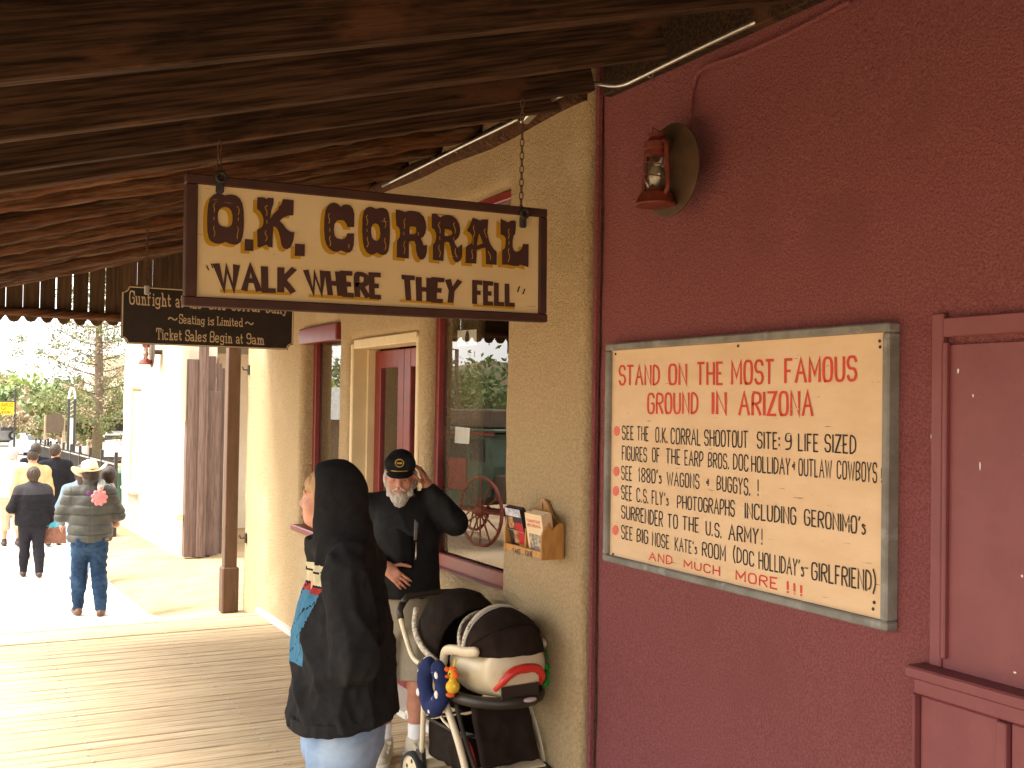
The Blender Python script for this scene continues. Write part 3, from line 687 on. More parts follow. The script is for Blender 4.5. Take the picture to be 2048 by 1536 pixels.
def word(b, text, quad, toboard, hw=(.55, .5), font=GL, gap=2.2, lift0=0.0):
    """quad: top-left, top-right, bottom-right, bottom-left of the capital box, in photograph pixels"""
    st, W_ = strokes(text, font, gap); (ax, ay), (bx_, by_), (cx_, cy_), (dx_, dy_) = quad
    def place(u, v, lift):
        u /= W_; v /= 10.0
        tx, ty = ax + (bx_ - ax) * u, ay + (by_ - ay) * u; qx, qy = dx_ + (cx_ - dx_) * u, dy_ + (cy_ - dy_) * u
        return toboard(qx + (tx - qx) * v, qy + (ty - qy) * v, lift)
    for i, s_ in enumerate(st): ribbon(b, s_, hw, place, lift0 + .00016 * (i % 5), i + len(text))
def flat_shape(name, rings, toboard, lift, m, parent, thick=.0006):
    """filled outline with holes"""
    cu = bpy.data.curves.new(name, 'CURVE'); cu.dimensions = '2D'; cu.fill_mode = 'BOTH'; cu.extrude = thick / 2
    T = [[toboard(p[0], p[1], lift) for p in r_] for r_ in rings]
    o_, ux, uy = toboard.frame
    for r_ in T:
        sp = cu.splines.new('POLY'); sp.points.add(len(r_) - 1); sp.use_cyclic_u = True
        for i, p in enumerate(r_): d = p - o_; sp.points[i].co = (d.dot(ux), d.dot(uy), 0, 1)
    tmp = bpy.data.objects.new('tmp', cu); COL.objects.link(tmp); dg = bpy.context.evaluated_depsgraph_get()
    me = bpy.data.meshes.new_from_object(tmp.evaluated_get(dg)); bpy.data.objects.remove(tmp); bpy.data.curves.remove(cu)
    n_ = ux.cross(uy); Mx = Matrix.Identity(4)
    for j in range(3): Mx[j][0], Mx[j][1], Mx[j][2] = ux[j], uy[j], n_[j]
    Mx.translation = o_ + n_ * lift; me.transform(Mx); me.materials.clear(); me.materials.append(m); me.name = name
    return put(name, me, parent)
def board_map(kind, c, org):
    """photograph pixel -> point on a board lying in the plane x=c or y=c, lifted towards the viewer"""
    if kind == 'Y':
        f = lambda px_, py_, l: onY(px_, py_, c) + Vector((0, -l, 0)); f.frame = (Vector(org), Vector((1, 0, 0)), Vector((0, 0, 1)))
    else:
        f = lambda px_, py_, l: onX(px_, py_, c) + Vector((-l, 0, 0)); f.frame = (Vector(org), Vector((0, -1, 0)), Vector((0, 0, 1)))
    return f
def worn(name, col, under, amt=.60, scale=9, vec=(.5, 1, 4), rough=.6):
    return mat(name, col, (col[0] * .85, col[1] * .85, col[2] * .85), 6, rough=rough, spec=.25, col3=under, scale3=scale, vec3=vec, lo3=amt, hi3=amt + .03)

# ------------------------------------------------------------------ hanging sign over the walk
YS = 4.15
m_cream = mat('sign cream paint', (.64, .515, .30), (.58, .45, .245), 2.5, rough=.6, bump=.06, bscale=20, bvec=(1, 1, 10), col3=(.33, .22, .10), scale3=6, vec3=(.7, 1, 12), lo3=.685, hi3=.70, spec=.25)
m_sframe = mat('sign brown frame', (.060, .026, .020), (.045, .02, .016), 6, rough=.6, col3=(.40, .30, .20), scale3=55, lo3=.755, hi3=.775, spec=.25)
m_lett = worn('sign brown lettering', (.060, .026, .022), (.52, .38, .18), .69, 7, (.6, 1, 10)); m_yel = worn('sign mustard shade', (.46, .26, .012), (.52, .38, .18), .68, 7, (.6, 1, 8))
hs_ = empty('hanging_sign', (onY(730, 380, YS).x, YS, onY(730, 500, YS).z), label='cream O.K. Corral sign with a dark brown frame hung on chains over the walk', cat='sign')
THS = Matrix.Translation(-Vector(hs_.location))
def hp(o): o.data.transform(THS); return o
tl, tr_, br_, bl_ = [onY(*q, YS) for q in ((373, 346), (1091, 418), (1096, 645), (368, 611))]
X0, X1, Z0_, Z1_ = (tl.x + bl_.x) / 2, (tr_.x + br_.x) / 2, (bl_.z + br_.z) / 2, (tl.z + tr_.z) / 2
cx, cz = (X0 + X1) / 2, (Z0_ + Z1_) / 2; FW = .055
tiltS = Matrix.Rotation(-math.atan2((tr_.z - tl.z + br_.z - bl_.z) / 2, X1 - X0), 3, 'Y')
hp(MB().box((cx, YS + .022, cz), (X1 - X0 - .04, .02, Z1_ - Z0_ - .04), tiltS).build('board', m_cream, hs_))
def rotp(x, z, y): v = tiltS @ Vector((x - cx, 0, z - cz)); return (cx + v.x, y, cz + v.z)
for (xc, zc, w_, h_) in ((cx, Z1_ - .018, X1 - X0, .036), (cx, Z0_ + .018, X1 - X0 + .008, .036), (X0 + .022, cz + .0, .044, Z1_ - Z0_ - .074), (X1 - .018, cz + .0, .036, Z1_ - Z0_ - .074)):
    hp(MB().box(rotp(xc, zc, YS + .020), (w_, .05, h_), tiltS, bev=.004).build('frame_rail', m_sframe, hs_))
tbY = board_map('Y', YS + .0105, (cx, YS + .0105, cz))
Z_ = lambda P_, ox, oy, dx_=0, dy_=0: [(ox + (u + dx_) / 8.533, oy + (v + dy_) / 8.533) for u, v in P_]
LET = [
 (400, 370, [[(290,140),(360,155),(415,180),(470,168),(540,165),(620,190),(680,240),(720,320),(742,440),(748,600),(742,760),(725,880),(695,970),(640,1015),(580,1022),(520,1010),(470,990),(430,972),(380,995),(310,1008),(230,990),(170,950),(140,890),(122,780),(118,640),(122,480),(135,340),(165,240),(220,170)],
   [(430,375),(490,395),(530,440),(552,520),(552,610),(535,680),(500,712),(450,722),(390,710),(340,690),(310,640),(300,560),(305,480),(330,420),(370,388)]],
  [[(250,315),(228,360),(245,410),(235,465)],[(235,550),(232,600)],[(240,700),(228,745),(252,815),(235,880)],[(625,365),(655,400),(665,440),(650,510)],[(650,560),(648,615)],[(640,715),(650,780),(632,850),(632,920)]]),
 (400, 370, [[(760,925),(908,938),(908,1128),(758,1122)]], []),
 (400, 370, [[(975,212),(1090,215),(1130,245),(1160,222),(1255,225),(1250,330),(1215,430),(1195,580),(1250,500),(1330,420),(1345,370),(1385,330),(1410,242),(1595,262),(1588,520),(1500,525),(1420,555),(1355,615),(1420,680),(1470,750),(1530,795),(1610,812),(1590,950),(1560,1030),(1530,1075),(1480,1100),(1420,1080),(1385,1020),(1365,900),(1340,800),(1300,730),(1248,705),(1240,860),(1235,1068),(1175,1060),(1130,1020),(1080,1040),(1020,1065),(980,1060),(975,920),(972,765),(1035,735),(1075,680),(1082,600),(1070,540),(1030,460),(970,410)]],
  [[(1145,350),(1108,385),(1140,460),(1130,525)],[(1135,605),(1137,660)],[(1122,780),(1108,830),(1142,900),(1110,960)]]),
 (400, 370, [[(1618,1000),(1787,1015),(1783,1220),(1613,1210)]], []),
 (630, 390, [[(320,130),(380,150),(440,205),(470,175),(530,160),(600,180),(645,240),(668,330),(665,550),(548,548),(535,500),(490,440),(440,428),(370,440),(330,500),(318,600),(330,690),(370,740),(450,757),(500,745),(530,710),(545,660),(665,660),(660,850),(635,940),(590,985),(540,985),(480,965),(440,945),(380,972),(310,965),(240,920),(190,850),(165,760),(150,600),(155,420),(175,260),(215,180),(260,145)]],
  [[(245,315),(220,360),(245,430),(230,485)],[(245,570),(247,625)],[(255,705),(240,755),(262,820),(250,875)],[(575,840),(570,905)]]),
 (630, 390, [[(920,202),(980,212),(1040,240),(1100,222),(1160,222),(1220,250),(1255,310),(1270,420),(1275,620),(1270,820),(1250,950),(1215,1010),(1165,1030),(1110,1018),(1055,985),(1000,1015),(940,1020),(880,980),(835,900),(812,800),(800,620),(805,420),(825,290),(865,225)],
   [(1030,485),(1080,510),(1102,570),(1110,660),(1098,740),(1060,782),(1010,775),(970,730),(955,640),(958,560),(985,500)]],
  [[(888,345),(868,385),(893,450),(880,515)],[(880,585),(885,625)],[(893,720),(885,760),(905,830),(880,890)],[(1190,395),(1175,430),(1205,500),(1188,560)],[(1190,735),(1180,790),(1205,860),(1190,940)]]),
 (630, 390, [[(1372,250),(1440,258),(1490,275),(1525,292),(1600,272),(1690,275),(1780,300),(1850,370),(1885,460),(1895,560),(1880,650),(1850,710),(1800,740),(1830,800),(1850,865),(1910,855),(1905,980),(1880,1060),(1840,1105),(1790,1100),(1745,1040),(1720,950),(1715,840),(1690,790),(1640,785),(1598,800),(1597,1088),(1390,1065),(1395,780),(1440,720),(1450,640),(1430,560),(1385,525),(1375,400)],
   [(1610,540),(1680,540),(1722,560),(1722,640),(1690,672),(1610,670)]],
  [[(1540,405),(1510,450),(1525,520),(1515,575)],[(1510,635),(1512,685)],[(1530,790),(1508,860),(1528,930),(1515,1000)],[(1755,640),(1757,690)]]),
 (850, 400, [[(110,235),(190,238),(225,275),(255,300),(310,265),(390,255),(460,275),(530,320),(575,400),(595,490),(590,580),(565,640),(530,680),(495,705),(520,770),(545,815),(580,800),(610,762),(632,775),(630,960),(600,1030),(550,1070),(500,1050),(465,980),(450,900),(430,800),(410,730),(370,712),(325,730),(318,900),(310,1045),(130,1020),(130,760),(170,720),(190,640),(180,560),(150,500),(112,480)],
   [(330,495),(400,505),(450,530),(465,570),(440,600),(390,615),(330,615)]],
  [[(250,380),(220,430),(250,500),(250,570)],[(245,625),(245,680)],[(240,770),(225,830),(255,900),(240,970)],[(495,390),(480,430),(510,500),(505,570)],[(485,640),(485,690)],[(515,830),(505,890),(540,980)]]),
 (850, 400, [[(815,300),(870,325),(930,350),(985,335),(1075,335),(1068,450),(1060,560),(1080,660),(1110,750),(1160,830),(1218,885),(1220,1110),(1035,1095),(1035,940),(1025,815),(950,830),(880,855),(878,960),(870,1088),(685,1078),(695,800),(740,770),(785,740),(800,660),(790,600),(760,560),(710,525),(760,430)],
   [(920,570),(950,650),(985,740),(880,780),(890,700)]],
  [[(830,440),(818,480),(840,570),(812,640),(812,760)],[(1020,490),(1005,540),(1045,640)],[(800,850),(790,890),(810,950),(795,1005)],[(1070,880),(1110,960),(1105,1020)]]),
 (850, 400, [[(1285,320),(1340,345),(1410,385),(1460,355),(1510,350),(1548,370),(1545,480),(1535,580),(1505,620),(1490,700),(1490,800),(1510,860),(1560,888),(1610,870),(1650,820),(1665,752),(1765,755),(1760,1150),(1690,1125),(1630,1105),(1580,1130),(1500,1125),(1400,1105),(1310,1105),(1310,860),(1360,820),(1372,740),(1370,650),(1340,610),(1285,590)]],
  [[(1430,500),(1412,540),(1430,600),(1412,660)],[(1425,710),(1425,760)],[(1425,830),(1415,880),(1435,970),(1412,1060)]]),
]
for (ox, oy, rings, hl) in LET:
    hp(flat_shape('letter_shade', [Z_(r_, ox, oy, -68, 45) for r_ in rings], tbY, .0012, m_yel, hs_))
    L_ = hp(flat_shape('letter', [Z_(r_, ox, oy) for r_ in rings], tbY, .0026, m_lett, hs_))
    if hl:
        for q in hl:
            b = MB()
            P_ = [(p[0], p[1]) for p in spline([(u, v, 0) for u, v in q], 4)] if len(q) > 2 else q
            P_ = [(p[0], p[1]) for p in P_]
            ribbon(b, P_, (6, 6), lambda u, v, l: tbY(ox + u / 8.533, oy + v / 8.533, l), .0045, 1)
            hp(b.build('highlight', m_yel, L_))
Q3 = lambda *q: [(400 + u / 2.926, 510 + v / 2.926) for u, v in q]
for (tx_, q_, g_) in (('WALK', [(95, 58), (545, 85), (540, 215), (112, 195)], 2.6), ('WHERE', [(620, 95), (1050, 118), (1052, 248), (640, 220)], 2.4), ('THEY', [(1185, 130), (1515, 155), (1500, 275), (1195, 258)], 2.4), ('FELL', [(1606, 160), (1835, 178), (1836, 292), (1606, 280)], 2.4)):
    b = MB(); word(b, tx_, Q3(*q_), tbY, (1.45, 1.05), lift0=.002, gap=g_); hp(b.build('word', m_lett, hs_))
for q in ([(38, 65), (50, 88)], [(66, 52), (74, 75)], [(1868, 185), (1858, 215)], [(1900, 200), (1888, 228)]): b = MB(); ribbon(b, q, (4, 4), lambda u, v, l: tbY(400 + u / 2.926, 510 + v / 2.926, l), .002, 1); hp(b.build('quote_mark', m_lett, hs_))
for q in ([(118, 200), (535, 218), (535, 236), (118, 220)], [(635, 230), (1048, 252), (1048, 270), (635, 247)], [(1168, 260), (1485, 280), (1485, 295), (1168, 275)], [(1598, 288), (1838, 300), (1838, 318), (1598, 302)]):
    hp(flat_shape('underline', [Q3(*q)], tbY, .0008, m_yel, hs_))
def chain(par, a, c, m, n=None, r_=.0026, T=None, link_len=.036):
    a, c = Vector(a), Vector(c); L_ = (c - a).length; n = n or max(2, int(L_ / (link_len * .78))); b = MB(); d = (c - a) / n; z = d.normalized(); u = z.orthogonal().normalized(); v = z.cross(u)
    for i in range(n):
        m_ = a + d * (i + .5); e = u if i % 2 else v; hl_ = d.length * .62; wd = .008
        pts = [m_ + z * (hl_ - wd) * sgn_ + (e * math.cos(t) + z * math.sin(t)) * wd for sgn_, ts in ((1, (0, 60, 120, 180)), (-1, (180, 240, 300, 360))) for t in [R(q) for q in ts]]
        b.tube(pts, r_, 5, closed=True)
    o = b.build('chain', m, par, smooth='all')
    if T is not None: o.data.transform(T)
    return o
for (px_, pt, pb_) in ((438, 285, 352), (1042, 215, 425)):
    p0 = onY(px_, pb_, YS + .018); zt_ = roof_z(p0.x) + .0
    eye = p0 + Vector((0, 0, -.01)); chain(hs_, (p0.x, YS + .018, zt_), p0 + Vector((0, 0, .0)), M['rust'], T=THS)
    hp(MB().tube(arc(eye + Vector((0, -.034, 0)), .018, 0, 360, 12)[:-1], .007, 6, closed=True).build('eye_bolt', M['iron'], hs_, smooth='all')); hp(MB().box(eye + Vector((0, -.02, -.035)), (.03, .02, .05), bev=.006).build('hanger', M['iron'], hs_))

# ------------------------------------------------------------------ black sign hung behind it
YG = 6.90
m_black = mat('black sign paint', (.018, .012, .010), (.026, .017, .013), 14, rough=.45, spec=.35); m_buff = mat('buff lettering', (.56, .44, .29), (.50, .38, .24), 9, rough=.6)
a_, c_ = onY(241.5, 688, YG), onY(588, 590, YG); gX0, gX1 = onY(243, 630, YG).x, onY(587, 650, YG).x; gZ0, gZ1 = (onY(242, 686, YG).z + onY(587, 701, YG).z) / 2, onY(262, 571.5, YG).z
gs = empty('gunfight_sign', ((gX0 + gX1) / 2, YG, gZ0), label='black gunfight show sign with buff lettering hung behind the cream sign', cat='sign'); TG = Matrix.Translation(-Vector(gs.location))
def gp(o): o.data.transform(TG); return o
def notched(x0, x1, z0, z1, r_):
    P_ = []
    for (cx_, cz_, a0) in ((x0, z0, 90), (x1, z0, 180), (x1, z1, 270), (x0, z1, 360)):
        for k in range(6): a = R(a0 - 90 * k / 5); P_.append((cx_ + r_ * math.cos(a), cz_ + r_ * math.sin(a)))
    return P_
gp(MB().prism(notched(gX0, gX1, gZ0, gZ1, .035), -.018, (0, YG, 0), (1, 0, 0), (0, 0, 1)).build('board', m_black, gs))
gp(MB().tube([(x, YG - .001, z) for x, z in notched(gX0 + .006, gX1 - .006, gZ0 + .006, gZ1 - .006, .035)], .0038, 4, closed=True).build('border', m_buff, gs))
tbG = board_map('Y', YG - .001, (0, YG, 0)); Q5 = lambda x0, x1, t0, t1, b0, b1: [(230 + x0 / 5.535, 550 + t0 / 5.535), (230 + x1 / 5.535, 550 + t1 / 5.535), (230 + x1 / 5.535, 550 + b1 / 5.535), (230 + x0 / 5.535, 550 + b0 / 5.535)]
for (txt, q) in (('Gunfight', (163, 615, 178, 212, 318, 348)), ('at', (675, 752, 214, 220, 352, 358)), ('the', (822, 960, 224, 232, 362, 370)), ('O.K.', (1040, 1228, 238, 248, 374, 384)), ('Corral', (1290, 1600, 252, 268, 388, 404)), ('Daily', (1675, 1905, 274, 288, 412, 428)),
                 ('~', (592, 685, 420, 430, 520, 530)), ('Seating', (712, 992, 436, 458, 532, 550)), ('is', (1030, 1090, 462, 466, 550, 554)), ('Limited', (1130, 1413, 464, 482, 552, 570)), ('~', (1445, 1528, 470, 480, 570, 580)),
                 ('Ticket', (460, 735, 592, 608, 708, 722)), ('Sales', (782, 1006, 612, 624, 724, 736)), ('Begin', (1055, 1296, 626, 640, 738, 752)), ('at', (1342, 1413, 644, 648, 754, 758)), ('9am', (1460, 1640, 650, 660, 758, 768))):
    b = MB(); word(b, txt, Q5(*q), tbG, (.62, .62), SL, 1.5, lift0=.001); gp(b.build('lettering', m_buff, gs))
for px_ in (293, 545):
    p0 = onY(px_, 573 if px_ < 400 else 590, YG + .009); p0.z = gZ1; chain(gs, (p0.x, YG + .009, roof_z(p0.x) + .02), p0, M['rust'], T=TG, r_=.003, link_len=.04)
    gp(MB().box(p0 + Vector((0, -.012, -.02)), (.03, .012, .06), bev=.006).build('hanger', M['steel'], gs))

# ------------------------------------------------------------------ painted notice board on the maroon wall
m_ply = mat('notice plywood paint', (.66, .475, .295), (.61, .425, .25), 3, (1, 1, 3), rough=.6, bump=.08, bscale=8, bvec=(1, 2, 30), col3=(.16, .10, .06), scale3=7, vec3=(1, 1.2, 16), lo3=.69, hi3=.70, spec=.25)
m_grey = mat('grey weathered frame', (.23, .225, .20), (.16, .15, .13), 8, (1, 1, 1), rough=.8, bump=.35, bscale=10, bvec=(1, 12, 12), col3=(.30, .30, .28), scale3=5, vec3=(1, 2, 2))
m_redl = worn('notice red lettering', (.58, .055, .028), (.72, .50, .29), .70, 9, (1, 1, 7)); m_blkl = worn('notice black lettering', (.030, .024, .020), (.66, .46, .27), .68, 8, (1, 1.2, 9)); m_dot = mat('notice red dot', (.66, .14, .10), (.6, .12, .08), 9, rough=.6)
BX = REDW - .035
wsg = empty('notice_board', (REDW, onX(1500, 900, REDW).y, 1.275), label='painted plywood notice board with red and black lettering in a grey frame', cat='sign'); TW = Matrix.Translation(-Vector(wsg.location))
def wp(o): o.data.transform(TW); return o
q4 = [onX(*q, BX - .012) for q in ((1213, 688), (1783, 644), (1772, 1262), (1205, 1122))]
yA, yB, zT, zB = (q4[0].y + q4[3].y) / 2, (q4[1].y + q4[2].y) / 2, (q4[0].z + q4[1].z) / 2, (q4[2].z + q4[3].z) / 2
wp(MB().box((BX + .012, (yA + yB) / 2, (zT + zB) / 2), (.014, yA - yB - .02, zT - zB - .02)).build('board', m_ply, wsg)); fw = .031
for (yc, zc, ly, lz) in (((yA + yB) / 2, zT - fw / 2, yA - yB, fw), ((yA + yB) / 2, zB + fw / 2, yA - yB, fw), (yA - fw / 2, (zT + zB) / 2, fw, zT - zB - 2 * fw - .003), (yB + fw / 2, (zT + zB) / 2, fw, zT - zB - 2 * fw - .003)):
    wp(MB().box((BX + .01, yc, zc), (.055, ly, lz), bev=.006).build('frame_rail', m_grey, wsg))
for (a, c) in ((1231, 708), (1476, 692), (1759, 682), (1760, 694), (1226, 1108), (1746, 1218), (1748, 1205)):
    p = onX(a, c, BX + .003); wp(MB().ball(p, (.003, .006, .006), 8, 5).build('nail', M['iron'], wsg))
tbX = board_map('X', BX + .0045, (BX + .0045, 0, 0)); Q2 = lambda x0, x1, t0, t1, b0, b1: [(1180 + x0 / 2.194, 600 + t0 / 2.194), (1180 + x1 / 2.194, 600 + t1 / 2.194), (1180 + x1 / 2.194, 600 + b1 / 2.194), (1180 + x0 / 2.194, 600 + b0 / 2.194)]
LINES = [('heading', m_redl, (.8, .58), [('STAND', 130, 303, 290, 287, 371, 371), ('ON', 348, 423, 284, 283, 370, 370), ('THE', 473, 581, 277, 275, 370, 369), ('MOST', 624, 806, 270, 264, 368, 366), ('FAMOUS', 858, 1168, 262, 248, 362, 352)]),
 ('heading', m_redl, (.8, .58), [('GROUND', 255, 472, 412, 408, 497, 497), ('IN', 540, 596, 408, 408, 498, 500), ('ARIZONA', 656, 976, 408, 402, 503, 506)]),
 ('text_line', m_blkl, (.68, .52), [('SEE', 142, 191, 553, 556, 611, 613), ('THE', 209, 256, 556, 558, 614, 618), ('O.K.', 289, 341, 560, 563, 622, 627), ('CORRAL', 356, 484, 563, 570, 629, 637), ('SHOOTOUT', 503, 692, 571, 577, 637, 648), ('SITE:', 735, 835, 580, 584, 649, 654), ('9', 859, 883, 586, 587, 655, 656), ('LIFE', 916, 1001, 588, 591, 660, 665), ('SIZED', 1032, 1166, 591, 596, 665, 674)]),
 ('text_line', m_blkl, (.68, .52), [('FIGURES', 142, 249, 641, 650, 700, 710), ('OF', 274, 305, 649, 652, 707, 714), ('THE', 336, 395, 653, 658, 714, 722), ('EARP', 417, 496, 661, 667, 723, 732), ('BROS.', 520, 611, 670, 678, 732, 742), ('DOC', 630, 694, 676, 682, 741, 752), ('HOLLIDAY', 710, 878, 686, 697, 752, 767), ('&', 890, 903, 710, 712, 744, 746), ('OUTLAW', 917, 1060, 698, 706, 768, 782), ('COWBOYS', 1085, 1259, 707, 716, 781, 801), ('!', 1279, 1281, 738, 738, 800, 800)]),
 ('text_line', m_blkl, (.68, .52), [('SEE', 139, 184, 729, 733, 786, 792), ("1880's", 214, 313, 737, 748, 795, 806), ('WAGONS', 339, 479, 756, 766, 811, 828), ('&', 513, 525, 784, 786, 814, 816), ('BUGGYS.', 558, 704, 773, 786, 833, 858), ('!', 738, 741, 790, 790, 858, 858)]),
 ('text_line', m_blkl, (.68, .52), [('SEE', 139, 184, 814, 820, 872, 880), ('C.S.', 206, 257, 826, 835, 884, 892), ("FLY's", 273, 344, 837, 850, 893, 903), ('PHOTOGRAPHS', 384, 634, 859, 881, 911, 950), ('INCLUDING', 682, 903, 892, 913, 956, 985), ("GERONIMO's", 942, 1208, 919, 955, 986, 1030)]),
 ('text_line', m_blkl, (.68, .52), [('SURRENDER', 139, 319, 902, 930, 956, 995), ('TO', 343, 384, 940, 945, 996, 1003), ('THE', 409, 477, 950, 958, 1006, 1020), ('U.S.', 510, 579, 971, 985, 1029, 1045), ('ARMY', 610, 739, 987, 1005, 1051, 1070), ('!', 755, 758, 1006, 1006, 1072, 1072)]),
 ('text_line', m_blkl, (.68, .52), [('SEE', 139, 186, 988, 1000, 1046, 1055), ('BIG', 207, 254, 1004, 1012, 1060, 1070), ('NOSE', 274, 347, 1019, 1035, 1076, 1092), ("KATE's", 374, 469, 1041, 1064, 1098, 1116), ('ROOM', 494, 594, 1063, 1080, 1121, 1145), ('(DOC', 630, 719, 1082, 1108, 1146, 1170), ("HOLLIDAY's", 742, 938, 1106, 1145, 1178, 1214), ('-', 944, 956, 1150, 1152, 1200, 1202), ('GIRLFRIEND)', 974, 1253, 1152, 1192, 1225, 1280)]),
 ('text_line', m_redl, (.5, .8), [('AND', 260, 360, 1109, 1124, 1140, 1161), ('MUCH', 414, 569, 1142, 1171, 1171, 1209), ('MORE', 642, 819, 1188, 1221, 1226, 1269), ('!!!', 868, 936, 1236, 1256, 1284, 1299)])]
for (nm_, m_, hw, ws) in LINES:
    for (txt, *q) in ws: b = MB(); word(b, txt, Q2(*q), tbX, hw, GL, 2.4 if len(txt) < 8 else 2.2, lift0=.001); wp(b.build('word', m_, wsg))
for (u, v) in ((118, 575), (116, 752), (114, 838), (112, 1010)):
    wp(flat_shape('bullet', [[(1180 + (u + 13 * math.cos(t)) / 2.194, 600 + (v + 22 * math.sin(t)) / 2.194) for t in [k * 2 * math.pi / 20 for k in range(20)]]], tbX, .0012, m_dot, wsg))
# ------------------------------------------------------------------ lanterns on round backing discs
m_lred = mat('rusty red lantern paint', (.17, .030, .015), (.10, .022, .013), 22, rough=.55, bump=.2, bscale=40, spec=.35, col3=(.12, .05, .025), scale3=30, lo3=.62, hi3=.68)
m_disc = mat('tarnished brass disc', (.085, .046, .022), (.06, .033, .017), 8, rough=.6, metal=.1, spec=.4)
m_globe = mat('dusty lamp globe', (.30, .26, .19), (.22, .18, .12), 12, rough=.25, spec=.5)
def lantern(loc, sc, label, yaw=0.0):
    """origin on the wall behind the disc, -X towards the walk"""
    t = empty('wall_lantern', loc, yaw, label, 'lantern'); t.scale = (sc, sc, sc)
    rotd = Matrix.Rotation(R(90), 3, 'Y')
    MB().lathe([(0, -.004), (.185, -.004), (.193, 0), (.193, .006), (.185, .008), (0, .008)], (-.115, 0, 0), 40, rotd).build('disc', m_disc, t, smooth=True)
    MB().tube([(-.11, 0, 0), (0, 0, 0)], .03, 12).build('stand_off', m_disc, t)
    x = -.185; b = MB()
    b.lathe([(.0, -.155), (.082, -.155), (.086, -.148), (.074, -.125), (.066, -.105), (.04, -.095), (.036, -.085), (0, -.085)], (x, 0, 0), 24)
    tk = b.build('tank', m_lred, t, smooth=True)
    MB().lathe([(.026, -.085), (.036, -.078), (.047, -.05), (.05, -.015), (.043, .03), (.035, .052), (.03, .055)], (x, 0, 0), 20, cap=False).build('globe', M['clearglass'], t, smooth=True)
    MB().lathe([(0, -.075), (.012, -.07), (.03, -.04), (.033, -.02), (.022, .005), (0, .012)], (x, 0, 0), 14).build('bulb', m_globe, t, smooth=True)
    MB().lathe([(.036, .052), (.045, .056), (.043, .075), (.05, .08), (.05, .105), (.03, .122), (.028, .128), (.034, .132), (.034, .142), (0, .148)], (x, 0, 0), 20).build('top_cap', m_lred, t, smooth=True)
    for s_ in (-1, 1): MB().tube(spline([(x, s_ * .045, .108), (x, s_ * .068, .095), (x, s_ * .075, .04), (x, s_ * .082, -.05), (x, s_ * .084, -.09), (x, s_ * .066, -.112)], 4), .0105, 8).build('side_tube', m_lred, t, smooth='all')
    for a in (-.03, .02): MB().tube([Vector((x + .052 * math.cos(k * .5236), .052 * math.sin(k * .5236), a + .012 * math.sin(k * .5236))) for k in range(12)], .0022, 5, closed=True).build('globe_guard', m_lred, t)
    MB().tube([(x, .03, .14), (x - .02, 0, .165), (x, -.03, .14)], .003, 5).build('bail', M['iron'], t)
    MB().tube([(x, 0, .11), (x + .03, 0, .135), (-.115, 0, .12)], .006, 6).build('bracket', m_disc, t)
    return t
pL = onX(1343, 341, REDW - .11); pL.x = REDW - .002
lantern(pL, 1.0, 'red oil lantern on a round disc high on the maroon wall')
# painted pipe feeding the lantern, and the bare conduit along the eaves
def path(pts, x): return [onX(a, c, x) for a, c in pts]
pp = path([(1700, 2), (1640, 35), (1560, 75), (1480, 110), (1425, 128), (1400, 142), (1388, 165), (1382, 200), (1381, 260)], REDW - .016)
tag(MB().tube(spline(pp, 4), .0105, 8).build('painted_pipe', M['red'], smooth='all'), 'thin maroon painted pipe running up from the lantern to the eaves', 'pipe')
cdt = empty('conduit', onX(1050, 222, WALL - .05), label='bare galvanised conduit with a square junction box along the top of the walls', cat='conduit'); TC = Matrix.Translation(-Vector(cdt.location))
for q in ([(765, 372), (840, 335), (915, 297), (985, 263), (1036, 238)], [(1074, 214), (1094, 205), (1125, 190)], [(1140, 180), (1152, 173), (1170, 167), (1195, 167), (1225, 171), (1250, 168), (1275, 157), (1330, 130), (1400, 96), (1470, 63), (1511, 44)]):
    o = MB().tube(spline(path(q, WALL - .075), 4), .0105, 8).build('tube', M['steel'], cdt, smooth='all'); o.data.transform(TC)
rj = Matrix.Rotation(R(-12), 3, 'X'); pj = onX(1056, 224, WALL - .08)
o = MB().box(pj, (.05, .11, .085), rj, bev=.006).build('junction_box', M['steel'], cdt); o.data.transform(TC)
o = MB().lathe([(0, 0), (.016, 0), (.016, .03), (0, .03)], onX(1033, 234, WALL - .06), 8, Matrix.Rotation(R(-70), 3, 'X')).build('fitting', M['steel'], cdt); o.data.transform(TC)
for q in ((913, 300), (868, 320), (1300, 148)): o = MB().tube(arc(onX(*q, WALL - .05), .015, 0, 360, 8)[:-1], .004, 5, closed=True).build('clip', M['steel'], cdt); o.data.transform(TC)

